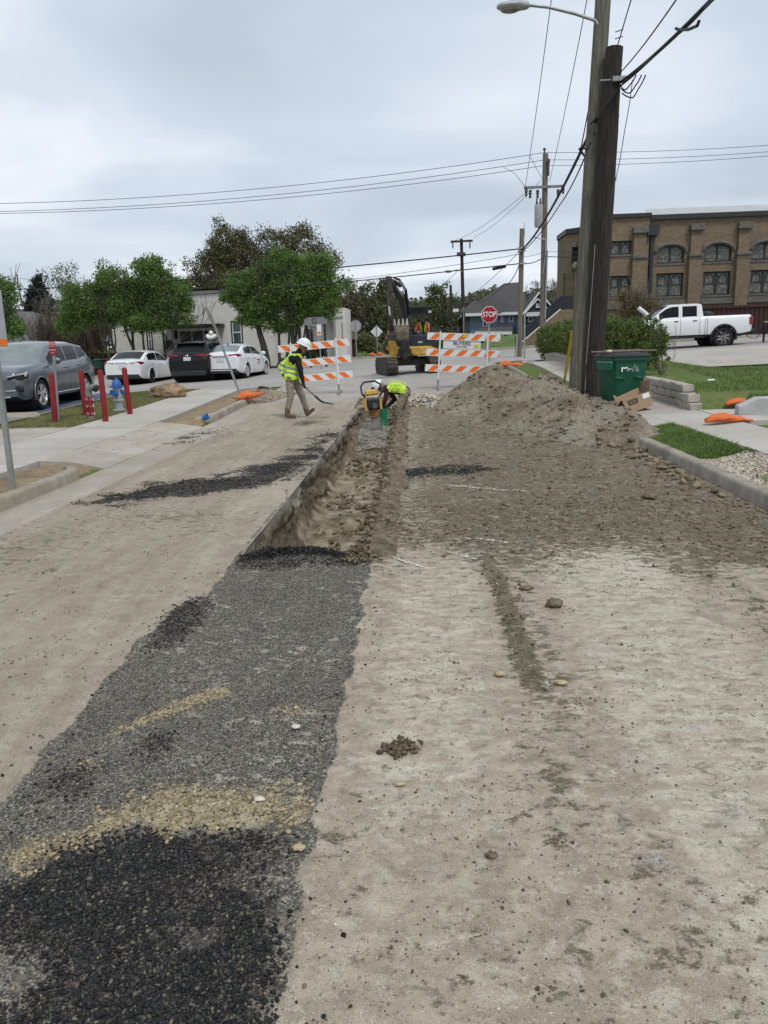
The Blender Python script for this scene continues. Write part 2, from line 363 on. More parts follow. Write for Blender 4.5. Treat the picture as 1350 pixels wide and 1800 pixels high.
    fl = mathn(nt, 'MULTIPLY', mathn(nt, 'MULTIPLY', sstep(nt, nk, .535, .58), mathn(nt, 'MULTIPLY', mathn(nt, 'SUBTRACT', 1, mathn(nt, 'MULTIPLY', left, .55)), mathn(nt, 'MULTIPLY', sstep(nt, nb, .38, .62), .7))), loose); base = mixc(nt, fl, base, (.145, .118, .084))
    fl2 = mathn(nt, 'MULTIPLY', mathn(nt, 'MULTIPLY', sstep(nt, nk, .465, .42), mathn(nt, 'MULTIPLY', mathn(nt, 'SUBTRACT', 1, mathn(nt, 'MULTIPLY', left, .75)), mathn(nt, 'MULTIPLY', sstep(nt, nb, .62, .38), .65))), loose); base = mixc(nt, fl2, base, (.50, .455, .37))
    base = mixc(nt, mathn(nt, 'MULTIPLY', sstep(nt, nx, .585, .66), .6), base, (.075, .064, .05))
    base = mixc(nt, mathn(nt, 'MULTIPLY', mathn(nt, 'MULTIPLY', sstep(nt, nodes_noise(nt, P, 110, 3, .75), .6, .68), .6), loose), base, (.62, .57, .48))
    gr = N(nt, 'ShaderNodeHueSaturation'); mrg = N(nt, 'ShaderNodeMapRange'); mrg.inputs[1].default_value = .3; mrg.inputs[2].default_value = .7; mrg.inputs[3].default_value = .62; mrg.inputs[4].default_value = 1.38; nt.links.new(ng, mrg.inputs[0]); nt.links.new(mrg.outputs[0], gr.inputs['Value']); nt.links.new(base, gr.inputs['Color']); base = gr.outputs[0]
    nt.links.new(base, b.inputs['Base Color']); b.inputs['Roughness'].default_value = .93; b.inputs['Specular IOR Level'].default_value = .2
    rgh = mathn(nt, 'ADD', .35, mathn(nt, 'ADD', mathn(nt, 'MULTIPLY', df, .8), mathn(nt, 'MULTIPLY', bf, .7)))
    h = mathn(nt, 'ADD', mathn(nt, 'MULTIPLY', nf, .7), mathn(nt, 'ADD', mathn(nt, 'MULTIPLY', nx, .5), mathn(nt, 'ADD', mathn(nt, 'MULTIPLY', nk, .8), mathn(nt, 'MULTIPLY', nm, .6))))
    bp = N(nt, 'ShaderNodeBump'); bp.inputs['Distance'].default_value = .022; nt.links.new(rgh, bp.inputs['Strength']); nt.links.new(h, bp.inputs['Height'])
    nt.links.new(bp.outputs[0], b.inputs['Normal'])
    return m
M_road = road_material()
TX0, TX1, TY0, TY1 = -1.50, -.43, 5.94, 19.3
def poly_soft(x, y, poly, soft):
    d = np.full(np.shape(x), 1e9); n = len(poly)
    for i in range(n):
        x1, y1 = poly[i]; x2, y2 = poly[(i+1) % n]; dx, dy = x2-x1, y2-y1; t = np.clip(((x-x1)*dx+(y-y1)*dy)/(dx*dx+dy*dy+1e-9), 0, 1)
        d = np.minimum(d, np.hypot(x-x1-t*dx, y-y1-t*dy))
    s = np.where(inpoly(x, y, poly), d, -d); return np.clip(.5+s/(2*soft), 0, 1)
def road_masks(x, y):
    n1 = fbm(x, y, 2.2, 4, seed=1)-.5; n2 = fbm(x, y, 7, 3, seed=2)-.5
    A = {}
    patchpoly = [(-1.66, -2), (-1.66, 2.6), (-1.66, 3.3), (-1.7, 4.3), (-1.52, 4.9), (-1.5, 6.2), (-.40, 6.2), (-.39, 3.2), (-.44, -2)]
    A['patch'] = poly_soft(x+n2*.09, y+n1*.15, patchpoly, .05)
    d = poly_soft(x+n1*.5, y+n1*.9, [(-.4, 6.1), (.5, 5.9), (.75, 5.55), (1.5, 6.0), (2.2, 5.35), (3.2, 4.9), (3.8, 4.8), (3.8, 22), (-.3, 22)], .75)*.95
    d = np.maximum(d, .85*sm(.15, .0, np.abs(x-(.55+.012*(5-y))+n1*.08))*sm(3.2, 3.7, y)*sm(6.4, 5.8, y)*1.3)
    d = np.maximum(d, .55*blob(x, y, .5, 2.7, .14, .7)); d = np.maximum(d, .3*blob(x, y, .6, 1.8, .5, .5)); d = np.maximum(d, .75*blob(x, y, -.1, 2.98, .07, .05))
    d = np.maximum(d, .42*blob(x, y, 3.2, 3.6, .9, 2.6)); d = np.maximum(d, .35*blob(x, y, .2, 3.75, .22, .12))
    d = np.maximum(d, .50*blob(x, y, -2.6, 7.6, 1.5, .8)); d = np.maximum(d, .46*blob(x, y, -3.6, 6.6, .8, 1.3)); d = np.maximum(d, .46*blob(x, y, -2.0, 14, .9, 3.5)); d = np.maximum(d, .42*blob(x, y, -3.6, 14, .5, 5)); d = np.maximum(d, .46*blob(x, y, -2.9, 11.8, 1.2, .8)); d = np.maximum(d, .40*sm(.16, .0, np.abs(x+2.95+.03*(y-5)+n1*.1))*sm(1.5, 3, y)*sm(9, 7, y))
    d = np.maximum(d, (.33+.12*sm(2.6, 4, y))*sm(.30, .05, np.abs(x-.66+.02*(y-4)+n1*.25))*sm(1.0, 1.6, y)*sm(6.4, 5.8, y)); d = np.maximum(d, .45*sm(.22, .05, np.abs(x-2.05-.05*(y-4)+n1*.2))*sm(6.4, 5.2, y))
    d = np.maximum(d, .5*blob(x, y, -2.05, 7.0, .25, .2)); d = np.maximum(d, .3*blob(x, y, .5, 1.75, .8, .35)); d = np.maximum(d, .34*blob(x, y, -.3, 2.5, .22, .5))
    d = np.maximum(d, .55*poly_soft(x+n1*.3, y, [(-.42, 5.6), (-.2, 5.6), (-.1, 22), (-.42, 22)], .1))
    A['dirt'] = np.clip(d, 0, 1)
    bl = poly_soft(x+n1*.3, y+n1*.5, [(-3.95, 8.35), (-3.6, 9.6), (-2.6, 10.3), (-2.1, 11.6), (-1.9, 14.5), (-1.45, 16), (-1.42, 9.8), (-2.1, 9.1), (-3.3, 8.2)], .45)*(.62+.38*(fbm(x, y, 2.5, 4, seed=83) > .5))
    bl = np.maximum(bl, .72*poly_soft(x+n1*.3, y+n1*.5, [(-.42, 9.3), (1.1, 9.95), (.9, 10.4), (-.42, 10.35)], .3))
    bl = np.maximum(bl, .6*blob(x, y, 1.95, 9.3, .18, .3)); bl = np.maximum(bl, .55*blob(x, y, -2.4, 16.5, .7, 1.2))
    bl = np.maximum(bl, .95*poly_soft(x+n1*.15, y+n1*.15, [(-1.62, 1.0), (-1.5, 2.0), (-1.3, 2.3), (-1.0, 2.42), (-.5, 2.38), (-.43, 1.0)], .15)*(1-.9*blob(x, y, -1.2, 1.75, .28, .2)))
    bl = np.maximum(bl, .9*blob(x, y, -1.53, 4.55, .16, .55)*1.2); bl = np.maximum(bl, .85*blob(x, y, -1.18, 3.02, .11, .16)); bl = np.maximum(bl, .6*blob(x, y, -1.45, 2.75, .22, .3)); bl = np.maximum(bl, .9*poly_soft(x, y+n1*.2, [(-1.45, 5.72), (-.55, 5.72), (-.5, 6.05), (-1.45, 6.05)], .08))
    A['black'] = np.clip(bl, 0, 1)
    t = .92*poly_soft(x+n1*.3, y+n1*.3+n2*.12, [(-1.42, 2.24), (-1.22, 2.5), (-1.02, 2.68), (-.55, 2.72), (-.46, 2.48), (-.85, 2.40), (-1.08, 2.44), (-1.36, 2.18)], .17)
    t = np.maximum(t, .8*blob(x, y, -1.4, 2.3, .1, .12)); t = np.maximum(t, .8*poly_soft(x+n1*.15, y+n1*.15, [(-1.45, 3.05), (-1.25, 3.45), (-1.02, 3.66), (-.98, 3.5), (-1.3, 3.2)], .05)); t = np.maximum(t, .6*blob(x, y, -.62, 3.33, .16, .09)); t = np.maximum(t, .6*blob(x, y, -1.42, 2.85, .09, .12)); t = np.maximum(t, .5*blob(x, y, -.62, 1.98, .08, .05)); t = np.maximum(t, .45*blob(x, y, -1.25, 1.72, .2, .16))
    A['tan'] = np.clip(t, 0, 1)
    p = .16*sm(-.4, -.3, x)*sm(6.8, 5.6, y) + .42*sm(.45, .2, np.abs(x-.02-.05*(y-3)))*sm(1.9, 2.8, y)*sm(6.6, 5.4, y) + .46*sm(.62, .3, np.abs(x-1.28-.03*(y-3)))*sm(7.2, 5.6, y) + .25*blob(x, y, .1, 1.9, .25, .25) + .10*sm(-1.7, -2.0, x)*sm(9, 6, y) + .4*blob(x, y, -1.8, 9.2, .35, .3) + .35*blob(x, y, -4.4, 12.5, .5, 6) + .35*blob(x, y, 1.9, 8.9, .7, .8) + .25*blob(x, y, 2.9, 8.6, .3, 1.2) + .3*blob(x, y, -2.0, 5.3, .5, .8) + .25*blob(x, y, 2.0, 5.6, 1.2, .5) + .2*blob(x, y, -2.9, 5.5, .35, 2.5)
    A['pale'] = np.clip(p, 0, 1)
    A['clean'] = np.clip(sm(18.5, 23, y)*(.55+.45*sm(-.5, -2.5, x)*1)+sm(23, 27, y)*.5, 0, 1)
    A['worn'] = np.clip(.45*blob(x, y, 1.0, 4.2, .4, 2) + .42*blob(x, y, .75, 2.2, .35, .8) + .3*blob(x, y, 1.3, 2.8, .3, .6)+.25*blob(x, y, -3.3, 4.2, .8, 1.5), 0, 1)
    return A
def road_height(x, y, A):
    z = RZ(x, y)
    z = z + (fbm(x, y, .8, 3, seed=4)-.5)*.02 + np.clip(A['dirt']-.35, 0, 1)*((fbm(x, y, 4, 5, .6, 5)-.33)*.085) - .012*A['patch'] + A['patch']*(fbm(x, y, 3, 4, .55, 6)-.5)*.035
    z = z + A['tan']*.03*(fbm(x, y, 9, 3, seed=8)) + A['black']*.018*fbm(x, y, 11, 3, seed=9)
    z = z + .085*blob(x, y, -1.0, 5.9, .40, .13)*(y < 6.02)
    return z
ys = [-3.0]
while ys[-1] < 34.0: ys.append(ys[-1] + (.03 if 1.0 < ys[-1] < 6 else .0055*max(6, abs(ys[-1])) if ys[-1] > 0 else .15))
ys = np.array(ys); xs = np.linspace(-4.0, 3.34, 290)
X, Y = np.meshgrid(xs, ys); A = road_masks(X, Y); Z = road_height(X, Y, A)
cx = (X[:-1, :-1]+X[1:, 1:])/2; cy = (Y[:-1, :-1]+Y[1:, 1:])/2
keep = ~((cx > TX0+.02) & (cx < TX1-.02) & (cy > TY0+.03) & (cy < TY1))
road = link('road', grid_mesh('road', X, Y, Z, keep, A, M_road), kind='structure', label='dust-covered asphalt street with a dark patched trench strip')
# ------------------------------------------------------------------ trench
def trench_material():
    m, nt, b = new_mat('trench_clay'); P = world_pos(nt); PV = world_pos(nt, 1, 1, .25)
    nf = nodes_noise(nt, P, 22, 5, .7); nm = nodes_noise(nt, PV, 5, 6, .65); d = attr(nt, 'depth')
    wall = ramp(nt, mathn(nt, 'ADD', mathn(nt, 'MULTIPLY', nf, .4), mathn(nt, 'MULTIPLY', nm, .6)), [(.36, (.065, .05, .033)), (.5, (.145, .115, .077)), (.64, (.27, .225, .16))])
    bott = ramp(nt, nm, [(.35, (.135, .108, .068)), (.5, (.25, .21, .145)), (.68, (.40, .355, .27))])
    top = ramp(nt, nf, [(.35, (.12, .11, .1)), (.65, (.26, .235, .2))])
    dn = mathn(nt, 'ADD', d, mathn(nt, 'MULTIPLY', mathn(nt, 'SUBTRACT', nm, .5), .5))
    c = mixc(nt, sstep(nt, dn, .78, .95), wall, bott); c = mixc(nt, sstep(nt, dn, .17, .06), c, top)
    c = mixc(nt, mathn(nt, 'MULTIPLY', sstep(nt, mathn(nt, 'ADD', attr(nt, 'chalk'), mathn(nt, 'SUBTRACT', nm, .5)), .4, .7), .8), c, (.47, .43, .36))
    nt.links.new(c, b.inputs['Base Color']); b.inputs['Roughness'].default_value = .92; b.inputs['Specular IOR Level'].default_value = .25
    bp = N(nt, 'ShaderNodeBump'); bp.inputs['Distance'].default_value = .05; bp.inputs['Strength'].default_value = .9; nt.links.new(mathn(nt, 'ADD', nm, mathn(nt, 'MULTIPLY', nf, .5)), bp.inputs['Height']); nt.links.new(bp.outputs[0], b.inputs['Normal'])
    return m
prof = np.array([(-1.53, .004), (-1.50, .004), (-1.485, -.06), (-1.47, -.30), (-1.43, -.50), (-1.33, -.60), (-.95, -.62), (-.66, -.60), (-.55, -.48), (-.48, -.22), (-.45, -.05), (-.41, .035), (-.30, .02), (-.2, .0)])
seg = np.hypot(*np.diff(prof, axis=0).T); cs = np.r_[0, np.cumsum(seg)]; tt = np.linspace(0, cs[-1], 84)
px_ = np.interp(tt, cs, prof[:, 0]); pz_ = np.interp(tt, cs, prof[:, 1])
yt = [TY0-.1]
while yt[-1] < TY1+.15: yt.append(yt[-1]+.0045*max(6, yt[-1]))
yt = np.array(yt); X = np.repeat(px_[None], len(yt), 0); Y = np.repeat(yt[:, None], len(px_), 1); D0 = np.repeat(pz_[None], len(yt), 0)
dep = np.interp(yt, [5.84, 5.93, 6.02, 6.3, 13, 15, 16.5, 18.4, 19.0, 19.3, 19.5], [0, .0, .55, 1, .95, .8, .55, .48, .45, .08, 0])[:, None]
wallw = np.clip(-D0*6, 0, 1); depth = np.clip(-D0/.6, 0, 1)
Zt = np.where(D0 < 0, D0*dep, D0*np.minimum(1, dep*3)) + RZ(X, Y)
edge = (fbm(Y, Y*0, 1.6, 4, seed=11)-.5)*.26*sm(7.5, 9.5, Y)
rough = wallw*(1-sm(.85, 1, depth))
Xn = X + np.where(X < -.95, 1, -1)*rough*((fbm(Y, Zt*2.2, 3.0, 5, .62, 12)-.5)*.24) + np.where(X < -1.0, edge, -edge)*(dep > .2)
Zn = Zt + depth**3*dep*((fbm(X, Y, 2.2, 6, .6, 13)-.45)*.26) + (1-wallw)*(X > -.5)*(fbm(X, Y, 5, 4, .6, 14)-.3)*.10*np.minimum(1, dep*4) + (1-wallw)*(X < -1.4)*(fbm(X, Y, 9, 3, seed=15)-.55)*.03
chalk = .9*blob(X, Y, -1.45, 9.3, .3, .5)*(depth < .5) + .65*blob(X, Y, -.95, 11.3, .3, 1.2)*(depth > .6) + .5*blob(X, Y, -1.0, 8.0, .1, .08)
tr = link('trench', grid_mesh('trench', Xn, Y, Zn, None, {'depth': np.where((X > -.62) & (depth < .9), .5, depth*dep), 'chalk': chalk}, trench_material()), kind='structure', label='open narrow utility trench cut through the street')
def trench_z(y): return -.6*float(np.interp(y, [6.3, 13, 15, 16.5, 18.4, 19.0], [1, .95, .8, .55, .48, .45])) + float(RZ(-1, y))
# ------------------------------------------------------------------ loose stuff on the road
def crumb_mat(name, stops, rough=.8, spec=.3):
    m, nt, b = new_mat(name); g = N(nt, 'ShaderNodeNewGeometry'); c = ramp(nt, g.outputs['Random Per Island'], stops); nz = nodes_noise(nt, g.outputs['Position'], 90, 3, .6); c = mixc(nt, mathn(nt, 'MULTIPLY', nz, .35), c, (.16, .14, .11)) if spec < .29 else c
    nt.links.new(c, b.inputs['Base Color']); b.inputs['Roughness'].default_value = rough; b.inputs['Specular IOR Level'].default_value = spec; return m
M_blk = crumb_mat('bitumen_crumb', [(.0, (.007, .007, .008)), (.45, (.017, .017, .018)), (.8, (.035, .034, .033)), (.93, (.075, .066, .052)), (1, (.20, .165, .11))], .62, .29)
M_grv = crumb_mat('milled_gravel', [(.0, (.012, .012, .012)), (.35, (.042, .04, .036)), (.7, (.105, .096, .08)), (.92, (.20, .18, .14)), (1, (.46, .42, .34))], .85, .25)
M_clod = pm('clay_clod', (.24, .193, .13), (.115, .091, .058), 25, .95, .5, 60, island=.35, spec=.15)
M_tan = pm('tan_clod', (.42, .35, .23), (.27, .215, .125), 30, .95, .4, 60, island=.3, spec=.15)
M_pale = pm('pale_stone', (.58, .54, .46), (.40, .36, .29), 30, .8, island=.2)
def place(n, x0, x1, y0, y1, fn, seed, smin, smax, power=2.5, sink=.35, zf=None):
    r = np.random.default_rng(seed); x = r.uniform(x0, x1, n); y = r.uniform(y0, y1, n); A = road_masks(x, y); w = fn(x, y, A); k = r.random(n) < w
    x, y = x[k], y[k]; A = {a: b[k] for a, b in A.items()}
    s = smin+(smax-smin)*r.random(len(x))**power
    z = (road_height(x, y, A) if zf is None else zf(x, y)) + s*(.6-sink)
    ok = ~((x > TX0) & (x < TX1) & (y > TY0) & (y < TY1)) | (zf is not None)
    return np.stack([x, y, z], 1)[ok], s[ok]
mil = lambda x, y, A: A['patch']*(A['patch'] > .55)
P, S = place(90000, -1.75, -.36, 1.1, 2.6, lambda x, y, A: np.clip((A['black']-.25)*2.0, 0, 1)*np.clip(1.2-A['tan']*1.6, 0, 1)*np.clip(fbm(x, y, 3.2, 4, .62, seed=79)*5.2-1.75, .06, 1), 21, .002, .0105, 2.2, .2)
scatter('asphalt_crumbs', P, S, M_blk, seed=3, rough=.5, kind='stuff', label='loose shiny black asphalt crumbs covering the near end of the patch')
P, S = place(60000, -2.0, -.2, 1.5, 6.1, lambda x, y, A: np.clip((A['black']-.3)*2.2, 0, 1)*(y > 2.3)+.05*np.exp(-np.abs(x+.42)*9)*(x > -.5)+.05*np.exp(-np.abs(x+1.66)*7)*(x < -1.5), 22, .0025, .011, 3, .25)
scatter('asphalt_crumbs', P, S, M_blk, seed=4, kind='stuff', label='scattered black crumbs along the patch edge and trench lip')
P, S = place(64000, -1.72, -.38, 1.6, 6.0, lambda x, y, A: mil(x, y, A)*np.clip(1-A['black']*1.3, 0, 1)*.75, 23, .0018, .0062, 3.0, .45)
scatter('gravel', P, S, M_grv, seed=5, kind='stuff', label='compacted grey milled gravel of the patched strip')
P, S = place(34000, -1.6, -.4, 1.6, 3.8, lambda x, y, A: np.clip((A['tan']-.22)*1.8, 0, 1)*np.clip(fbm(x, y, 6.0, 3, .6, seed=80)*4-1.0, .05, 1), 24, .0015, .015, 6, .3)
scatter('soil_crumbs', P, S, M_tan, seed=6, rough=.5, kind='stuff', label='tan soil crumbs spilled in a band across the patch')
P, S = place(40000, -4.3, -1.4, 7.6, 17.5, lambda x, y, A: np.clip((A['black']-.34)*2.2, 0, 1), 25, .003, .021, 4.0, .35)
scatter('asphalt_crumbs', P, S, M_blk, seed=7, kind='stuff', label='black asphalt rubble smeared across the left lane to the trench')
P, S = place(15000, -.42, 1.5, 9.2, 10.6, lambda x, y, A: np.clip((A['black']-.34)*2.2, 0, 1), 26, .004, .021, 3.2, .35)
scatter('asphalt_crumbs', P, S, M_blk, seed=8, kind='stuff', label='black asphalt rubble band right of the trench')
P, S = place(30000, -.45, 3.6, 2.6, 16, lambda x, y, A: np.clip((A['dirt']-.42)*1.8, 0, 1)**1.5*np.clip(fbm(x, y, 1.1, 4, seed=77)*3.2-1.0, .08, 1)+.004, 27, .0025, .036, 9, .4)
scatter('dirt_clods', P, S, M_clod, seed=9, kind='stuff', label='brown clay clods strewn over the lane before the spoil heap')
P, S = place(9000, -4.0, 3.3, 1.2, 14, lambda x, y, A: .2+.8*(fbm(x, y, 1.3, 3, seed=78) > .5), 28, .002, .012, 6, .35)
scatter('grit', P, S, pm('grit', (.20, .165, .115), (.05, .045, .038), 20, .9, island=.7), seed=10, kind='stuff', label='small dark grit sprinkled over the whole street')
P, S = place(1800, -1.8, 3.4, 1.4, 11, lambda x, y, A: .35+.5*A['dirt'], 29, .002, .010, 4, .35)
scatter('pale_pebbles', P, S, M_pale, seed=11, kind='stuff', label='small whitish pebbles dotted over the street')
# crumbs clustered on the clean lanes
r = np.random.default_rng(66); cl = np.c_[r.uniform(-.35, 2.3, 150), 1.5+5.2*r.random(150)**1.2]; cl = np.r_[cl, np.c_[r.uniform(-3.6, -1.8, 90), r.uniform(2.2, 9, 90)]]; k = r.integers(4, 46, len(cl)); q = np.repeat(cl, k, 0); q = q+r.normal(size=q.shape)*np.repeat(r.uniform(.015, .09, len(cl)), k)[:, None]*np.array([1.3, .8]); s_ = .0014+.0085*r.random(len(q))**4; A_ = road_masks(q[:, 0], q[:, 1])
MATS_SOIL = crumb_mat('soil_crumb', [(.0, (.05, .04, .027)), (.4, (.12, .095, .062)), (.75, (.20, .16, .105)), (1, (.34, .28, .19))], .95, .15)
scatter('dirt_crumbs', np.c_[q, road_height(q[:, 0], q[:, 1], A_)+s_*.3], s_, MATS_SOIL, seed=21, rough=.45, kind='stuff', label='clusters of small brown soil crumbs on the open lanes')
r = np.random.default_rng(67); n = 9000; x = np.r_[r.uniform(-.38, 2.2, n), r.uniform(-3.8, -1.7, n//2)]; y = np.r_[1.4+3.6*r.random(n)**1.3, 2.0+5*r.random(n//2)]; s_ = .001+.0042*r.random(len(x))**3; A_ = road_masks(x, y)
scatter('grit', np.c_[x, y, road_height(x, y, A_)+s_*.25], s_, crumb_mat('fine_grit', [(.0, (.02, .018, .015)), (.35, (.09, .075, .055)), (.75, (.22, .185, .14)), (1, (.6, .56, .48))], .9, .2), seed=22, kind='stuff', label='fine grit on the near lanes')
r = np.random.default_rng(68); n = 16000; x = r.uniform(-.4, 3.2, n); y = 3.3+4.6*r.random(n); A_ = road_masks(x, y); k = r.random(n) < np.clip((A_['dirt']-.4)*2.2, 0, 1); x, y = x[k], y[k]; A_ = {a: b_[k] for a, b_ in A_.items()}; s_ = .002+.017*r.random(len(x))**5
scatter('dirt_crumbs', np.c_[x, y, road_height(x, y, A_)+s_*.3], s_, MATS_SOIL, seed=23, rough=.45, kind='stuff', label='brown crumbs on the dirt track and the front edge of the spread soil')
r = np.random.default_rng(69); n = 2600; y = r.uniform(6.1, 18, n); x = -.42+r.normal(size=n)*.09+(fbm(y, y*0, 1.6, 4, seed=11)-.5)*-.2; s_ = .004+.05*r.random(n)**5
scatter('dirt_clods', np.c_[x, y, RZ(x, y)+.03-np.clip(-.44-x, 0, 1)*1.2+s_*.2], s_, M_clod, seed=24, rough=.45, kind='stuff', label='clods crumbling along the right trench edge')
r = np.random.default_rng(70); n = 5200; x = -1.02+r.normal(size=n)*.24; y = 5.92+r.normal(size=n)*.055; k = (x > -1.47) & (x < -.56); x, y = x[k], y[k]; s_ = .003+.012*r.random(len(x))**2.5; hh = .12*np.exp(-((y-5.92)/.06)**2)*np.clip(1.3-np.abs(x+1.02)*2.2, 0, 1)*r.random(len(x))**.5*(.6+.8*fbm(x, y, 7, 2, seed=84))
scatter('asphalt_berm', np.c_[x, y, .02+hh], s_, M_blk, seed=25, rough=.45, kind='stuff', label='low berm of black asphalt lumps along the near trench lip')
r = np.random.default_rng(71); n = 900; x = -.5+r.normal(size=n)*.07; y = 5.93+r.normal(size=n)*.06; s_ = .004+.02*r.random(n)**3; hh = .11*np.exp(-((x+.5)/.09)**2-((y-5.93)/.07)**2)*r.random(n)**.5
scatter('dirt_clods', np.c_[x, y, .02+hh], s_, M_clod, seed=26, rough=.45, kind='stuff', label='brown dirt lump at the near right trench corner')
r = np.random.default_rng(72); n = 2600; x = -4.5+r.normal(size=n)*.28+.0; y = 14.3+r.normal(size=n)*.75; x = x+.25*(y-14.3); s_ = .004+.011*r.random(n)**3; k = (fbm(x, y, 3, 3, seed=85) > .47) & (x < -3.95)
scatter('asphalt_crumbs', np.c_[x, y, np.where(x < -4.6, HZ(x, y), RZ(x, y))+.004][k], s_[k], M_blk, seed=27, kind='stuff', label='black asphalt crumbs smeared over the left driveway apron')
# trench floor rubble
def tz(x, y): return np.array([trench_z(b) for b in y]) + (fbm(x, y, 2.2, 5, .55, 13)-.45)*.26
P, S = place(4200, -1.3, -.6, 6.6, 15, lambda x, y, A: .06+.7*(fbm(x, y, 1.5, 3, seed=33) > .56), 30, .004, .055, 6, .4, tz)
scatter('dirt_clods', P, S, M_clod, seed=12, kind='stuff', label='clay clods lying on the trench floor')
P, S = place(7000, -1.3, -.5, 15.2, 19, lambda x, y, A: .9+0*x, 31, .01, .028, 2, .3, tz)
scatter('gravel', P, S, pm('bedding_gravel', (.40, .37, .32), (.20, .18, .15), 20, .85, island=.35), seed=13, kind='stuff', label='pale bedding gravel at the far end of the trench')
# ------------------------------------------------------------------ spoil heap
MOUNDS = [(1.98, 19.3, 1.08, .70), (1.5, 18.2, .62, .60), (2.62, 16.1, 1.0, .66), (2.95, 14.9, .70, .55), (2.1, 15.4, .52, .5), (2.8, 13.4, .34, .34), (3.3, 12.4, .36, .45), (2.2, 17.6, .80, .6), (3.25, 17.0, .6, .6), (3.4, 14.0, .46, .5), (3.55, 15.3, .5, .55)]
def heap_h(x, y):
    wx = x+(fbm(x, y, 1.3, 3, seed=41)-.5)*.5; wy = y+(fbm(x, y, 1.3, 3, seed=42)-.5)*.5; h = np.zeros(np.shape(x))
    acc = 0
    for a, b, t, s in MOUNDS:
        q = t*1.06-s*np.sqrt((wx-a)**2+(wy-b)**2+.02); acc = acc+np.exp(q*11)
    h = np.log(acc+1)/11-.035
    return h + np.clip(h*4, 0, 1)*((fbm(x, y, 1.7, 5, .6, 43)-.5)*.30 + (fbm(x, y, 6, 5, .62, 44)-.5)*.16) - .05
yh = [9.8]
while yh[-1] < 22: yh.append(yh[-1]+.0032*yh[-1])
X, Y = np.meshgrid(np.linspace(-.3, 4.35, 130), np.array(yh)); Hh = heap_h(X, Y); base = np.minimum(HZ(X, Y), RZ(X, Y)+.06)
k = (Hh[:-1, :-1] > -.03) | (Hh[1:, 1:] > -.03) | (Hh[1:, :-1] > -.03) | (Hh[:-1, 1:] > -.03)
def heap_material():
    m, nt, b = new_mat('spoil_clay'); P = world_pos(nt); nf = nodes_noise(nt, P, 24, 6, .7); nm = nodes_noise(nt, P, 3.2, 6, .6); ng = nodes_noise(nt, P, .9, 3, .5)
    c = ramp(nt, mathn(nt, 'ADD', mathn(nt, 'MULTIPLY', nf, .5), mathn(nt, 'MULTIPLY', nm, .5)), [(.36, (.10, .08, .053)), (.5, (.215, .178, .125)), (.64, (.36, .31, .232))])
    c = mixc(nt, mathn(nt, 'MULTIPLY', sstep(nt, ng, .44, .58), .8), c, ramp(nt, nf, [(.35, (.19, .168, .126)), (.65, (.40, .36, .285))]))
    nt.links.new(c, b.inputs['Base Color']); b.inputs['Roughness'].default_value = .95; b.inputs['Specular IOR Level'].default_value = .15
    bp = N(nt, 'ShaderNodeBump'); bp.inputs['Distance'].default_value = .06; bp.inputs['Strength'].default_value = 1.0; nt.links.new(mathn(nt, 'ADD', nodes_noise(nt, P, 9, 6, .7), mathn(nt, 'MULTIPLY', nf, .4)), bp.inputs['Height']); nt.links.new(bp.outputs[0], b.inputs['Normal'])
    return m
heap = thing('dirt_heap', 'tall heap of excavated brown clay beside the trench', 'dirt heap', (2.3, 15.5, float(RZ(2.3, 15.5))))
def child(o, par):
    o.parent = par; bpy.context.view_layer.update(); o.matrix_parent_inverse = par.matrix_world.inverted(); return o
hm = child(link('mound', grid_mesh('mound', X, Y, base+Hh, k, None, heap_material())), heap)
r = np.random.default_rng(51); n = 21000; x = r.uniform(-.2, 4.2, n); y = r.uniform(10, 21.5, n); h = heap_h(x, y); q = (h > .0) & (r.random(n) < .75); x, y, h = x[q], y[q], h[q]
s = .004+.075*r.random(len(x))**11.0; z = np.minimum(HZ(x, y), RZ(x, y)+.06)+h+s*.25
o = child(scatter('clods', np.stack([x, y, z], 1), s, hm.data.materials[0], seed=14, rough=.35, kind='stuff'), heap)
# clods along the right kerb
r = np.random.default_rng(52); n = 900; y = r.uniform(7.6, 12, n); x = 3.22-.12*np.abs(r.normal(size=n))*1.6+.05; s = .006+.085*r.random(n)**5; q = r.random(n) < sm(7.2, 10, y)*.45+.1
scatter('dirt_clods', np.stack([x, y, RZ(x, y)+s*.4], 1)[q], s[q], pm('kerb_clod', (.27, .225, .155), (.15, .12, .078), 25, .95, .4, 60, island=.3, spec=.15), seed=15, rough=.5, kind='stuff', label='rounded clay clods rolled against the right kerb')
# ------------------------------------------------------------------ named lumps
def rock(px, py, size, label, mat, seed, name='rock', cat='rock', flat=.7):
    p = gt(px, py, fn=RZ); v, f = stones(3, 4, .16, seed); v = v[seed % 4]; nz = np.array([mnoise.fractal(Vector(q)*2.2+Vector((seed, 0, 0)), 1, 2, 4) for q in v]); v = v*(1+.26*nz)[:, None]*np.array([1, .85, flat])
    return link(name, np_mesh(name, v*size, f, mat, None, True), loc=(p.x, p.y, float(RZ(p.x, p.y))+size*flat*.62), label=label, cat=cat)
M_rk = pm('mud_rock', (.21, .175, .12), (.10, .08, .052), 14, .93, .9, 26, spec=.15)
rock(975, 1066, .060, 'fist-sized round brown mud rock alone on the pale lane', M_rk, 61)
rock(926, 1036, .045, 'flat brown clod on the tyre-track of dirt behind the round rock', M_rk, 62, 'clod', 'clod', .45)
rock(905, 1058, .034, 'small brown clod touching the tyre-track of dirt left of round rock', M_rk, 63, 'clod', 'clod', .6)
rock(878, 1188, .026, 'tan clod on pale asphalt left of the dirt track', M_tan, 64, 'clod', 'clod')
rock(986, 1204, .028, 'tan clod at the near end of the dirt track', M_tan, 65, 'clod', 'clod')
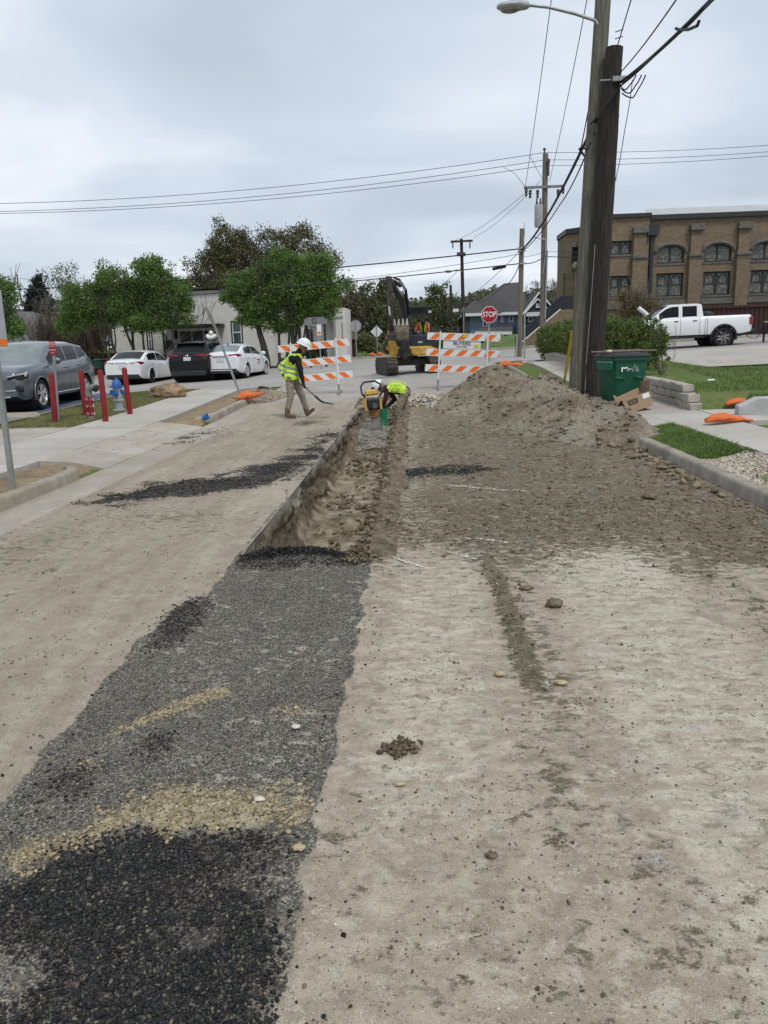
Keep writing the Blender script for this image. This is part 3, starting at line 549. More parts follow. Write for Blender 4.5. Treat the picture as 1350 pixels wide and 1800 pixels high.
rock(1141, 877, .10, 'big brown clay lump on the dirt in front of the heap', M_rk, 66, 'clod', 'clod', .55)
rock(521, 1280, .022, 'white stone on the grey gravel patch', M_pale, 67, 'stone', 'stone')
rock(457, 1407, .020, 'white stone on the tan soil band', M_pale, 68, 'stone', 'stone')
rock(703, 1381, .020, 'small tan clod below the crumbly dirt lump', M_tan, 69, 'clod', 'clod')
rock(526, 1494, .027, 'tan clod at the right edge of the black crumbs', M_tan, 70, 'clod', 'clod')
rock(865, 1506, .020, 'brown clod on the near right lane', M_rk, 71, 'clod', 'clod')
p = gt(702, 1316, fn=RZ); lump = thing('dirt_lump', 'crumbly dark dirt lump on the pale lane beside the patch', 'dirt lump', (p.x, p.y, 0))
r = np.random.default_rng(72); q = r.normal(size=(260, 2))*np.array([.035, .028]); s = .004+.016*r.random(260)**2; P = np.c_[q, np.clip(.03-np.hypot(q[:, 0], q[:, 1])*.5, 0, 1)*r.random(260)+s*.5]
scatter('crumbs', P, s, pm('dark_clod', (.15, .118, .072), (.06, .047, .028), 30, .95, .5, 60, island=.3), lump, seed=16, kind='stuff')
# sprayed survey marks
def spray_mat():
    m, nt, b = new_mat('spray_paint'); P = world_pos(nt); n_ = nodes_noise(nt, P, 38, 5, .75); b.inputs['Base Color'].default_value = (.62, .60, .55, 1); b.inputs['Roughness'].default_value = .9; t = N(nt, 'ShaderNodeBsdfTransparent'); mx_ = N(nt, 'ShaderNodeMixShader'); nt.links.new(sstep(nt, n_, .46, .56), mx_.inputs[0]); nt.links.new(t.outputs[0], mx_.inputs[1]); nt.links.new(b.outputs[0], mx_.inputs[2]); nt.links.new(mx_.outputs[0], nt.nodes['Material Output'].inputs[0]); return m
M_spray = spray_mat()
def spray(a, b, w, label):
    p = gt(*a, fn=RZ); q = gt(*b, fn=RZ); n = 26; vs = []; d = (q-p); side = Vector((-d.y, d.x, 0)).normalized()
    for i in range(n):
        t = i/(n-1); c = p+d*t+side*.012*math.sin(t*5); ww = w*(.55+.6*random.random())*min(1, 6*t+.3, 6*(1-t)+.3)
        for sgn in (-1, 1):
            v = c+side*ww*sgn/2; A1 = road_masks(np.array([v.x]), np.array([v.y])); vs.append((v.x, v.y, float(road_height(np.array([v.x]), np.array([v.y]), A1)[0])+.009))
    mb = MB(); mb.add(vs, [(2*i, 2*i+1, 2*i+3, 2*i+2) for i in range(n-1)]); return mb.build('survey_mark', M_spray, label=label, cat='paint mark')
spray((785, 857), (940, 867), .055, 'long white sprayed line across the dirt before the heap')
spray((666, 975), (745, 999), .05, 'slanted white sprayed line at the trench corner')
spray((815, 949), (895, 957), .045, 'faint white sprayed line between the tyre tracks')
spray((788, 974), (840, 986), .06, 'short white smear near the slanted white line')
# ================================================================== LAND AND PAVING
def ground_material():
    m, nt, b = new_mat('lawn_ground'); P = world_pos(nt); nb = nodes_noise(nt, P, .7, 5, .6); nf = nodes_noise(nt, P, 30, 4, .7); nm = nodes_noise(nt, P, 5, 5, .65)
    g = ramp(nt, nm, [(.3, (.065, .10, .03)), (.5, (.115, .165, .048)), (.7, (.17, .205, .072))])
    g = mixc(nt, mathn(nt, 'MULTIPLY', sstep(nt, nb, .5, .68), .55), g, (.20, .175, .085))
    g = mixc(nt, mathn(nt, 'MULTIPLY', nf, .4), g, (.06, .085, .025))
    d = ramp(nt, mathn(nt, 'ADD', mathn(nt, 'MULTIPLY', nf, .5), mathn(nt, 'MULTIPLY', nm, .5)), [(.36, (.16, .118, .07)), (.5, (.25, .19, .12)), (.66, (.36, .29, .2))])
    c = mixc(nt, sstep(nt, mathn(nt, 'ADD', attr(nt, 'bare'), mathn(nt, 'MULTIPLY', mathn(nt, 'SUBTRACT', nm, .5), .8)), .4, .6), g, d)
    nt.links.new(c, b.inputs['Base Color']); b.inputs['Roughness'].default_value = .95; b.inputs['Specular IOR Level'].default_value = .1
    bp = N(nt, 'ShaderNodeBump'); bp.inputs['Distance'].default_value = .03; bp.inputs['Strength'].default_value = .6; nt.links.new(nf, bp.inputs['Height']); nt.links.new(bp.outputs[0], b.inputs['Normal'])
    return m
gx = np.unique(np.concatenate([np.linspace(-400, -60, 18), np.linspace(-60, -12, 33), np.arange(-12, -4.0, .16), [-4.0], np.arange(-3.5, 3.4, .5), [3.34], np.arange(3.4, 12.1, .12), np.linspace(12.5, 60, 33), np.linspace(60, 400, 18)]))
gy = np.unique(np.concatenate([np.linspace(-60, -3, 12), np.arange(-3, 30, .3), np.linspace(30, 60, 32), np.linspace(60, 200, 29), np.linspace(220, 1200, 15)]))
X, Y = np.meshgrid(gx, gy); cx = (X[:-1, :-1]+X[1:, 1:])/2; cy = (Y[:-1, :-1]+Y[1:, 1:])/2
bare = np.clip(sm(-5.75, -5.6, X)*sm(-4.6, -4.75, X)*(Y < 25) + sm(4.2, 4.1, X)*sm(3.3, 3.4, X)*(Y < 9.6), 0, 1) + .8*(blob(X, Y, -7.6, 23.2, .6, .8)) + .4*blob(X, Y, 6.2, 20, .7, 9)*sm(5.1, 5.2, X)
Z = HZ(X, Y)-.03 + .02*(fbm(X, Y, 1.2, 3, seed=60)-.5)
pave = ((X < -5.5) & (X > -7.1) & (Y < 25)) | ((X > 4.15) & (X < 5.0) & (Y < 33)) | ((X > 5) & (X < 14.7) & (Y > 12.25) & (Y < 14.3)) | ((X < -4.55) & (Y > 11) & (Y < 16.2) & (X > -7.1)) | ((X < -7) & (X > -22) & (Y > 11) & (Y < 15.4)) | ((X > 3.3) & (X < 4.2) & (Y > 13) & (Y < 16.5))
Z = Z - .09*pave
Z = Z + 2.5*sm(60, 110, Y)*sm(0, 1, fbm(X, Y, .02, 3, seed=61))*.6
ground = link('ground', grid_mesh('ground', X, Y, Z, ~((cx > -4.0) & (cx < 3.34) & (cy < 34) & (cy > -3)), {'bare': np.clip(bare, 0, 1)}, ground_material()), kind='structure')
def conc(name, a, b_, dust=0, sc=1.0):
    m, nt, b = new_mat(name); P = world_pos(nt); nb = nodes_noise(nt, P, .8*sc, 5, .6); nm = nodes_noise(nt, P, 7, 6, .65); nf = nodes_noise(nt, P, 60, 3, .7)
    c = ramp(nt, mathn(nt, 'ADD', mathn(nt, 'MULTIPLY', nb, .55), mathn(nt, 'MULTIPLY', nm, .45)), [(.36, b_), (.62, a)])
    c = mixc(nt, mathn(nt, 'MULTIPLY', sstep(nt, nf, .6, .72), .3), c, tuple(v*.5 for v in a))
    st = nodes_noise(nt, world_pos(nt, .5, .12, 1), 2.2, 6, .65, .8); c = mixc(nt, mathn(nt, 'MULTIPLY', sstep(nt, st, .56, .74), .35), c, tuple(v*.55 for v in b_))
    if dust: c = mixc(nt, mathn(nt, 'MULTIPLY', sstep(nt, nodes_noise(nt, world_pos(nt, 1.2, .5, 1), 1.5, 5, .65), .42, .62), dust), c, (.30, .245, .175))
    g2 = N(nt, 'ShaderNodeObjectInfo'); hv = N(nt, 'ShaderNodeHueSaturation'); mr = N(nt, 'ShaderNodeMapRange'); mr.inputs[3].default_value = .93; mr.inputs[4].default_value = 1.06
    nt.links.new(g2.outputs['Random'], mr.inputs[0]); nt.links.new(mr.outputs[0], hv.inputs['Value']); nt.links.new(c, hv.inputs['Color'])
    nt.links.new(hv.outputs[0], b.inputs['Base Color']); b.inputs['Roughness'].default_value = .88; b.inputs['Specular IOR Level'].default_value = .25
    bp = N(nt, 'ShaderNodeBump'); bp.inputs['Distance'].default_value = .01; bp.inputs['Strength'].default_value = .35; nt.links.new(nf, bp.inputs['Height']); nt.links.new(bp.outputs[0], b.inputs['Normal']); return m
M_walk = conc('sidewalk_concrete', (.46, .43, .385), (.36, .33, .285)); M_apron = conc('apron_concrete', (.44, .405, .355), (.32, .29, .245), .5)
M_gut = conc('gutter_concrete', (.40, .365, .315), (.28, .25, .21), .65); M_str = conc('street_concrete', (.40, .385, .365), (.30, .285, .265), .12, .4); M_lot = conc('lot_asphalt', (.20, .195, .19), (.145, .14, .135), .1)
M_kerb = conc('kerb_concrete', (.38, .345, .29), (.19, .168, .135), .5, 3.0)
def sheet(name, x0, x1, y0, y1, off, mat, fn=None, dx=.4, dy=.5, keep=None, **k):
    fn = fn or HZ; X, Y = np.meshgrid(np.linspace(x0, x1, max(2, int((x1-x0)/dx)+1)), np.linspace(y0, y1, max(2, int((y1-y0)/dy)+1)))
    kp = None
    if keep: kp = keep((X[:-1, :-1]+X[1:, 1:])/2, (Y[:-1, :-1]+Y[1:, 1:])/2)
    return link(name, grid_mesh(name, X, Y, fn(X, Y)+off, kp, None, mat), kind='structure', **k)
sheet('gutter', -4.62, -3.99, -3, 26.5, -.004, M_gut, RZ, .1)
sheet('cross_street', -70, 70, 26.5, 51, .0, M_str, RZ, 1.0, .5, lambda x, y: ((y > 33.9) & (y < 44)) | ((x < -4.0) & (y < 44)) | ((np.abs(x) < 10) & (y > 33.9)))
sheet('parking_lot', -34, -9.0, 15.4, 26.6, .012, M_lot, HZ, 1.0, .5)
sheet('truck_pad', 8.5, 34, 26, 33.9, .02, M_walk, HZ, .8, .5)
# slabs
slab_n = 0
def slabs(name, label, rects, mat, th=.10, lift=.0, cat=None):
    root = bpy.data.objects.new(name, None); C.objects.link(root); tag(root, label, kind='structure')
    for (x0, x1, y0, y1) in rects:
        g = .006; x0 += g; x1 -= g; y0 += g; y1 -= g; nx = max(2, int((x1-x0)/.45)+1); ny = 3
        xx = np.linspace(x0, x1, nx); yy = np.linspace(y0, y1, ny); dz = random.uniform(-.004, .004)+lift; v = []; f = []
        for yv in yy:
            for xv in xx: v.append((xv, yv, float(HZ(xv, yv))+dz))
        t = len(v); v += [(a, b, c-th) for a, b, c in v]
        for j in range(ny-1):
            for i in range(nx-1): a = j*nx+i; f.append((a, a+1, a+nx+1, a+nx)); f.append((t+a, t+a+nx, t+a+nx+1, t+a+1))
        per = [i for i in range(nx)]+[j*nx+nx-1 for j in range(1, ny)]+[(ny-1)*nx+i for i in range(nx-2, -1, -1)]+[j*nx for j in range(ny-2, 0, -1)]
        for a, b in zip(per, per[1:]+per[:1]): f.append((a, t+a, t+b, b))
        me = bpy.data.meshes.new('slab'); me.from_pydata(v, [], f); me.materials.append(mat); o = bpy.data.objects.new('slab', me); C.objects.link(o); o.parent = root
    return root
ysl = np.arange(-3, 26, 1.52)
slabs('sidewalk_west', 'pale concrete sidewalk beside the hydrant lawn', [(-7.05, -5.58, a, a+1.52) for a in ysl if a < 24.5], M_walk)
slabs('driveway_west', 'stained concrete driveway apron on the left', [(-5.58, -4.6, a, a+1.33) for a in (10.95, 12.28, 13.61, 14.94)] + [(-7.05-2.6*(i+1), -7.05-2.6*i, 11.0+2.2*j, 13.2+2.2*j) for i in range(6) for j in range(2)], M_apron, lift=.003)
slabs('sidewalk_east', 'pale concrete sidewalk below the block wall', [(4.18, 5.06, a, a+1.52) for a in np.arange(3.5, 33, 1.52)], M_walk)
slabs('driveway_east', 'concrete driveway slabs beside the green cart', [(5.06+2.4*i, 5.06+2.4*(i+1), 12.3, 14.2) for i in range(4)] + [(3.36, 4.18, 12.9, 14.7), (3.36, 4.18, 14.7, 16.5)], M_walk, lift=.004)
# kerbs
def kerb(name, path, w, h, label, fn=None, out=1, sink=.12, tap=(0, 0)):
    H0 = h
    fn = fn or RZ; P = [Vector((a, b, 0)) for a, b in path]; secs = []
    for i, p in enumerate(P):
        d = (P[min(i+1, len(P)-1)]-P[max(i-1, 0)]).normalized(); n = Vector((-d.y, d.x, 0))*out; z = float(fn(p.x, p.y)); jit = .006*(random.random()-.5); h = H0*min(1, (i+.35)/tap[0] if tap[0] else 1, (len(P)-i-.65)/tap[1] if tap[1] else 1)
        pr = [(-.0, -sink), (.006, h*.72), (.02, h-.012), (.035, h), (w, h), (w, -sink)]
        secs.append([Vector((p.x+n.x*a, p.y+n.y*a, z+b+jit)) for a, b in pr])
    mb = MB(); mb.loft(secs); return mb.build(name, M_kerb, smooth=40, label=label, cat='kerb')
arc = lambda cx, cy, r, a0, a1, n=9: [(cx+r*math.cos(R(a0+(a1-a0)*i/n)), cy+r*math.sin(R(a0+(a1-a0)*i/n))) for i in range(n+1)]
yk = lambda a, b: list(np.arange(a, b, .5))
kerb('kerb', [(-4.60, y) for y in yk(-3, 9.6)]+arc(-5.5, 9.9, .9, 0, 80), .15, .14, 'kerb of the bare dirt island, rounding into the driveway', out=1, tap=(0, 5))
kerb('kerb', arc(-5.5, 17.4, .85, -80, 0)+[(-4.64, y) for y in yk(17.9, 24.4)]+arc(-5.5, 24.6, .85, 0, 60), .15, .14, 'kerb beside the leaning sign post, between driveway and cross street', out=1, tap=(6, 4))
kerb('kerb', [(3.34, y) for y in yk(3, 12.7)]+[(3.40, 12.95), (3.6, 13.05)], .15, .15, 'right kerb with clods rolled against it', out=-1)
kerb('kerb', [(3.6, 16.6), (3.42, 16.75)]+[(3.36, y) for y in yk(17, 30.5)]+arc(4.4, 31, 1.05, 180, 100), .15, .15, 'kerb behind the dirt heap near the utility poles', out=-1)
kerb('kerb', [(x, 44) for x in np.arange(-60, -9.5, 2)], .18, .15, 'kerb behind the three head-in parked cars', out=1)
kerb('kerb', [(x, 44) for x in np.arange(10, 60, 2)], .18, .15, 'kerb on the far side of the street behind the pickup', out=1)
kerb('kerb', [(x, 51) for x in np.arange(-10, 11, 1)], .18, .15, 'far kerb below the wooded edge', out=1)
# low wall of split blocks
M_blkwall = pm('split_block', (.47, .435, .375), (.33, .30, .255), 9, .93, .8, 40, coord='Object', spec=.15)
bw = thing('retaining_wall', 'low retaining wall of pale split blocks holding the lawn and hedge', 'wall', (5.1, 15, float(HZ(5.0, 15))))
bmesh_var = []
for q in range(6):
    mb = MB(); mb.box((0, 0, 0), (.295, .22, .148)); me = mb.mesh('block', M_blkwall, bevel=.014); r = np.random.default_rng(q)
    for v in me.vertices: v.co += Vector(r.normal(size=3)*.006)
    bmesh_var.append(me)
wp = [(5.06, 14.35), (5.13, 15.2), (5.13, 16.2)]+[(5.13, y) for y in np.arange(17, 31.5, 1)]
wp = np.array(wp); sl_ = np.r_[0, np.cumsum(np.hypot(*np.diff(wp, axis=0).T))]
def wpos(s): return np.interp(s, sl_, wp[:, 0]), np.interp(s, sl_, wp[:, 1])
nb_ = int(sl_[-1]/.302)
for k_ in range(4):
    for i in range(nb_):
        s_ = (i+.5*(k_ % 2)+.25)*.302
        if s_ > sl_[-1]: continue
        x, y = wpos(s_); x2, y2 = wpos(s_+.05); ang = math.atan2(y2-y, x2-x)
        if k_ == 3: continue
        if k_ == 2 and s_ < .5: continue
        if k_ == 2 and y > 17.5: continue
        if k_ >= 3 and y > 17: continue
        if k_ >= 3 and y > 16.9: continue
        o = bpy.data.objects.new('block', random.choice(bmesh_var)); C.objects.link(o); o.parent = bw
        o.location = Vector((x+random.uniform(-.008, .008), y, float(HZ(5.0, min(y, 31)))-.03+.075+k_*.150))-bw.location; o.rotation_euler = (0, 0, ang+random.uniform(-.02, .02)+(math.pi if random.random() < .5 else 0)); o.scale = (.99, random.uniform(.95, 1.05), .985)
# raised concrete bed on the far right
p = gt(1292, 730); z0 = float(HZ(p.x, p.y)); mb = MB(); L_ = 3.4
secs = []
for i in range(12):
    t = i/11; x = p.x+.02+L_*t; y = p.y-.1+.10*t; h = .30*min(1, .55+t*6); secs.append([Vector((x, y, float(HZ(x, y))-.06)), Vector((x, y, float(HZ(x, y))+h-.03)), Vector((x, y+.03, float(HZ(x, y))+h)), Vector((x, y+.17, float(HZ(x, y))+h)), Vector((x, y+.17, float(HZ(x, y))-.06))])
mb.loft(secs); bed = mb.build('concrete_wall', pm('grey_wall', (.42, .42, .41), (.31, .31, .305), 4, .85, .25, 40), smooth=40, label='low grey concrete wall edge at the right behind the sandbags', cat='wall')
BED = (p.x+.35, p.y+.08)
# gravel by the right kerb
r = np.random.default_rng(80); n = 7000; x = r.uniform(3.5, 4.17, n); y = r.uniform(6.5, 10.1, n); s = .008+.014*r.random(n)**1.5; q = (y < 9.75+.5*(fbm(x, y, 3, 3)-.5)); 
scatter('gravel', np.stack([x, y, HZ(x, y)-.02+s*.5], 1)[q], s[q], pm('verge_gravel', (.56, .50, .41), (.36, .31, .24), 25, .85, island=.35), seed=17, kind='stuff', label='pale gravel between right kerb and sidewalk')
# dirt and gravel by the leaning post
r = np.random.default_rng(81); n = 5000; a = r.uniform(0, 6.28, n); d = np.sqrt(r.random(n)); x = -4.55+.75*d*np.cos(a); y = 22.6+1.7*d*np.sin(a); h = np.clip(.22*(1-d), 0, 1); s = .012+.02*r.random(n)
mbz = HZ(np.minimum(x, -4.8), y)
scatter('gravel', np.stack([x, y, np.where(x < -4.6, mbz, RZ(x, y))+h+s*.3], 1), s, pm('post_gravel', (.40, .34, .26), (.22, .18, .13), 25, .9, island=.35), seed=18, kind='stuff', label='small gravel spill at the kerb behind the orange sandbag')
# ------------------------------------------------------------------ grass blades
def blades(name, label, n, x0, x1, y0, y1, hmin, hmax, w, seed, mask=None, mat=None, zoff=-.03):
    r = np.random.default_rng(seed); x = r.uniform(x0, x1, n); y = r.uniform(y0, y1, n)
    if mask is not None:
        k = mask(x, y, r); x, y = x[k], y[k]
    n = len(x); z = HZ(x, y)+zoff; a = r.uniform(0, 6.283, n); h = r.uniform(hmin, hmax, n)*(0.6+.8*fbm(x, y, 1.5, 3, seed=seed)); t = r.uniform(-.7, .7, (n, 2))*h[:, None]; ww = w*r.uniform(.6, 1.3, n)
    c, s = np.cos(a)*ww, np.sin(a)*ww
    V = np.stack([np.stack([x-c, y-s, z], 1), np.stack([x+c, y+s, z], 1), np.stack([x+t[:, 0], y+t[:, 1], z+h], 1)], 1).reshape(-1, 3)
    return link(name, np_mesh(name, V, np.arange(3*n).reshape(-1, 3), mat, None, False), kind='stuff', label=label)
M_gr1 = pm('turf_olive', (.16, .185, .062), (.10, .125, .036), 1.2, .8, island=.35, coord='World', c3=(.24, .22, .10)); M_gr2 = pm('turf_green', (.15, .225, .055), (.095, .155, .035), 1.2, .75, island=.35, coord='World')
blades('grass', 'worn olive grass around the hydrant and red bollards', 60000, -9.1, -7.02, 15.2, 25.2, .03, .085, .006, 91, lambda x, y, r: (x < -7.03-.04*np.sin(y)) & (r.random(len(x)) < .35+.9*fbm(x, y, .9, 3, seed=90)) & ((x > -8.95+(y-17)*.0) | (y < 15.5)), M_gr1)
blades('grass', 'clump of bright green grass between right kerb and sidewalk', 22000, 3.5, 4.2, 9.6, 13.0, .025, .07, .006, 92, lambda x, y, r: (fbm(x, y, 2, 3, seed=93)+sm(10.0, 11, y)*.5 > .5) & (y < 12.9), M_gr2)
blades('grass', 'mown green lawn above the block wall', 90000, 5.3, 20, 15.2, 26, .03, .07, .008, 94, lambda x, y, r: (r.random(len(x)) < sm(30, 14, y)) & ((x > 6.9) | (y < 17.5)), M_gr2, -.02)
blades('grass', 'thin grass on top of the grey concrete wall', 6000, BED[0], BED[0]+3, BED[1]+.1, BED[1]+.4, .05, .12, .006, 95, None, M_gr2, .24)
blades('grass', 'thin grass beside the right gravel verge', 2500, 3.6, 4.17, 6.6, 8.4, .03, .09, .005, 96, None, M_gr2)
X, Y = np.meshgrid(np.linspace(BED[0], BED[0]+3.1, 20), np.linspace(BED[1]+.08, BED[1]+.5, 8)); link('planting_bed', grid_mesh('planting_bed', X, Y, HZ(X, Y)+.25-.30*sm(BED[1]+.35, BED[1]+.5, Y), None, None, M_gr2), kind='structure')
blades('grass', 'grass strip behind the parked white cars', 40000, -32, -6, 44.2, 47.5, .05, .12, .015, 97, None, M_gr2)
# ================================================================== BUILDINGS
def brick_mat(name, c1, c2, mortar, sx=1.0):
    m, nt, b = new_mat(name); tcn = N(nt, 'ShaderNodeTexCoord'); g = N(nt, 'ShaderNodeNewGeometry'); L = nt.links.new
    s = N(nt, 'ShaderNodeSeparateXYZ'); L(g.outputs['Position'], s.inputs[0]); cb = N(nt, 'ShaderNodeCombineXYZ'); L(mathn(nt, 'ADD', s.outputs[0], s.outputs[1]), cb.inputs[0]); L(s.outputs[2], cb.inputs[1])
    br = N(nt, 'ShaderNodeTexBrick'); br.inputs['Scale'].default_value = 1; br.inputs['Brick Width'].default_value = .24*sx; br.inputs['Row Height'].default_value = .085*sx; br.inputs['Mortar Size'].default_value = .010; br.inputs['Color1'].default_value = (*c1, 1); br.inputs['Color2'].default_value = (*c2, 1); br.inputs['Mortar'].default_value = (*mortar, 1); br.inputs['Bias'].default_value = -.1
    L(cb.outputs[0], br.inputs['Vector']); nz = nodes_noise(nt, g.outputs['Position'], 1.3, 6, .7); c = mixc(nt, mathn(nt, 'MULTIPLY', nz, .6), br.outputs[0], tuple(v*.55 for v in c2)); c = mixc(nt, mathn(nt, 'MULTIPLY', sstep(nt, nodes_noise(nt, g.outputs['Position'], 6, 4, .7), .55, .75), .35), c, tuple(v*1.35 for v in c1))
    L(c, b.inputs['Base Color']); b.inputs['Roughness'].default_value = .9; b.inputs['Specular IOR Level'].default_value = .2
    bp = N(nt, 'ShaderNodeBump'); bp.inputs['Strength'].default_value = .5; bp.inputs['Distance'].default_value = .02; L(br.outputs['Fac'], bp.inputs['Height']); bp.invert = True; L(bp.outputs[0], b.inputs['Normal']); return m
M_brick = brick_mat('tan_brick', (.285, .212, .143), (.175, .128, .084), (.24, .2, .155))
M_stone = pm('weathered_stone', (.17, .155, .135), (.09, .082, .072), 5, .9, .3, 30); M_cop = pm('dark_coping', (.035, .037, .042), (.025, .026, .03), 4, .5); M_wht = pm('white_membrane', (.78, .79, .80), (.70, .71, .72), 2, .7)
M_gfr = pm('dark_green_frame', (.030, .038, .036), (.02, .026, .025), 5, .55)
def glass_mat(name, col, rough=.08, col2=None):
    return pm(name, col, col2 or tuple(v*.6 for v in col), 1.5, rough, spec=.7, coord='World')
def stained():
    m, nt, b = new_mat('stained_glass'); P = world_pos(nt, 1, .01, 1); v = N(nt, 'ShaderNodeTexVoronoi'); v.inputs['Scale'].default_value = 7; nt.links.new(P, v.inputs['Vector'])
    v2 = N(nt, 'ShaderNodeTexVoronoi', feature='DISTANCE_TO_EDGE'); v2.inputs['Scale'].default_value = 7; nt.links.new(P, v2.inputs['Vector'])
    w = N(nt, 'ShaderNodeRGBToBW'); nt.links.new(v.outputs['Color'], w.inputs[0]); c = ramp(nt, w.outputs[0], [(.2, (.075, .085, .075)), (.5, (.13, .135, .115)), (.8, (.21, .20, .165))]); c = mixc(nt, sstep(nt, v2.outputs['Distance'], .05, .02), c, (.03, .035, .034))
    nt.links.new(c, b.inputs['Base Color']); b.inputs['Roughness'].default_value = .3; return m
M_stain = stained(); M_glass = glass_mat('dark_window', (.035, .042, .048)); M_glass2 = glass_mat('teal_window', (.045, .075, .075), .12)
def wall_grid(mb, x0, x1, z0, z1, y, ops, dep=.2):
    xs = sorted({x0, x1, *[o[0] for o in ops], *[o[1] for o in ops]}); zs = sorted({z0, z1, *[o[2] for o in ops], *[o[3] for o in ops]})
    xs = [v for v in xs if x0 <= v <= x1]; zs = [v for v in zs if z0 <= v <= z1]
    for a, b in zip(xs, xs[1:]):
        for c, d in zip(zs, zs[1:]):
            mx_, mz_ = (a+b)/2, (c+d)/2
            if any(o[0] < mx_ < o[1] and o[2] < mz_ < o[3] for o in ops): continue
            mb.add([(a, y, c), (b, y, c), (b, y, d), (a, y, d)], [(0, 1, 2, 3)])
    for a, b, c, d in ops:
        mb.add([(a, y, c), (b, y, c), (b, y, d), (a, y, d), (a, y+dep, c), (b, y+dep, c), (b, y+dep, d), (a, y+dep, d)], [(0, 4, 5, 1), (1, 5, 6, 2), (2, 6, 7, 3), (3, 7, 4, 0)])
def sash(par, x0, x1, z0, z1, y, fm, gm, name='window', fw=.09, mull=1, trans=(), arch=0, tracery=False, sill=None):
    mb = MB(); yy = y; t = .07
    mb.box(((x0+x1)/2, yy, z0+fw/2), (x1-x0, t, fw)).box(((x0+x1)/2, yy, z1-fw/2), (x1-x0, t, fw)).box((x0+fw/2, yy, (z0+z1)/2), (fw, t-.004, z1-z0-2*fw)).box((x1-fw/2, yy, (z0+z1)/2), (fw, t-.004, z1-z0-2*fw))
    for i in range(mull): xm = x0+(x1-x0)*(i+1)/(mull+1); mb.box((xm, yy-.004, (z0+z1)/2), (fw*1.7 if tracery else fw, t, z1-z0-2*fw))
    for tz_ in trans: mb.box(((x0+x1)/2, yy+.003, tz_), (x1-x0-2*fw, t, fw*.55))
    if tracery:
        w = (x1-x0)/(mull+1)
        for i in range(mull+1):
            c = x0+w*(i+.5); r_ = w*.30; zt = z1-fw-r_*1.25
            mb.tube([(c-r_, yy-.02, zt-.45*(z1-z0)*.4), (c-r_, yy-.02, zt)]+[(c+r_*math.cos(R(a)), yy-.02, zt+r_*math.sin(R(a))) for a in range(160, -1, -20)]+[(c+r_, yy-.02, zt-.45*(z1-z0)*.4)], .025, 5)
    w_ = mb.build(name, fm, par); m2 = MB(); m2.box(((x0+x1)/2, yy+.03, (z0+z1)/2), (x1-x0-.02, .015, z1-z0-.02)); m2.build('pane', gm, w_)
    if sill: m3 = MB(); m3.box(((x0+x1)/2, yy-.12, z0-.06), (x1-x0+.2, .26, .12)); m3.build('sill', sill, w_)
    return w_
YB = 55.0
def bx(px): return at(px, 480, YB).x
def bz(py, px=1200): return at(px, py, YB).z
gz = float(HZ(18, YB))-.3
church = thing('brick_church', 'two-storey tan brick church with stained-glass windows and dark coping', 'building', (bx(1138), YB, gz)); O = -Vector(church.location)
def cb(mb, name, mat, par=None, **k):
    o = mb.build(name, mat, par or church, **k)
    if par is None: o.location = O
    return o
xl, xm, xr = bx(1060), bx(1137), bx(1640)
zt1 = at(1100, 383, YB).z; zt2 = at(1200, 384, YB).z
def win_px(l, r, t, b): c = (l+r)/2; return (at(l, (t+b)/2, YB).x, at(r, (t+b)/2, YB).x, at(c, b, YB).z, at(c, t, YB).z)
def shift(w, dxm): return (w[0]+dxm, w[1]+dxm, w[2], w[3])
W_low = win_px(1153, 1201, 480, 521); W_up = win_px(1155, 1203, 440, 463); dW = at(1261, 460, YB).x-at(1178, 460, YB).x
W_l1 = win_px(1072, 1109, 424, 448); W_l2 = win_px(1070, 1107, 485, 523)
ops_main = []; arch_w = []
for i in range(5):
    ops_main.append(shift(W_low, dW*i)); u = shift(W_up, dW*i); u = (u[0], u[1], W_up[2], W_up[3]+.30); ops_main.append(u); arch_w.append(u)
mb = MB(); wall_grid(mb, xm, xr, gz, zt2, YB, ops_main, .25)
for u in arch_w:     # spandrels that close the square opening to a flat arch
    n = 8; hh = .42; cxm = (u[0]+u[1])/2; hw = (u[1]-u[0])/2
    for sgn in (-1, 1):
        pts = [(cxm+sgn*hw, YB, u[3]-hh)]+[(cxm+sgn*hw*math.cos(math.pi/2*i/n), YB, u[3]-hh+hh*math.sin(math.pi/2*i/n)) for i in range(1, n+1)]+[(cxm+sgn*hw, YB, u[3])]
        q = pts if sgn > 0 else pts[::-1]; k = len(q); mb.add(q+[(a, b+.24, c) for a, b, c in q], [tuple(range(k))]+[(i, i+k, (i+1) % k+k, (i+1) % k) for i in range(k)])
cb(mb, 'wall', M_brick)
mb = MB(); wall_grid(mb, xl-.6, xm, gz, zt1, YB-.22, [W_l1, W_l2], .25); mb.add([(xm, YB-.22, gz), (xm, YB+.2, gz), (xm, YB+.2, zt1), (xm, YB-.22, zt1)], [(0, 1, 2, 3)]); mb.add([(xl-.6, YB-.22, gz), (xl-.6, YB+8, gz), (xl-.6, YB+8, zt1), (xl-.6, YB-.22, zt1)], [(0, 1, 2, 3)]); mb.add([(xl-.6, YB+8, zt1), (xm, YB+8, zt1), (xm, YB+.2, zt1), (xl-.6, YB-.22, zt1)], [(0, 1, 2, 3)]); cb(mb, 'stair_tower_wall', M_brick)
for i, w in enumerate(ops_main):
    up = i % 2 == 1; s_ = sash(church, *w, YB+.2, M_gfr, M_stain, fw=.10, mull=1, trans=() if up else ((w[2]+w[3])/2,), tracery=not up, sill=M_stone); s_.location = O
    if up:
        mb = MB(); c = (w[0]+w[1])/2; hw = (w[1]-w[0])/2+.12; mb.tube([(c+hw*math.cos(math.pi*j/12), YB-.02, w[3]-.42+(.42+.10)*math.sin(math.pi*j/12)) for j in range(13)], .13, 6); mb.build('arch_trim', M_stone, s_)
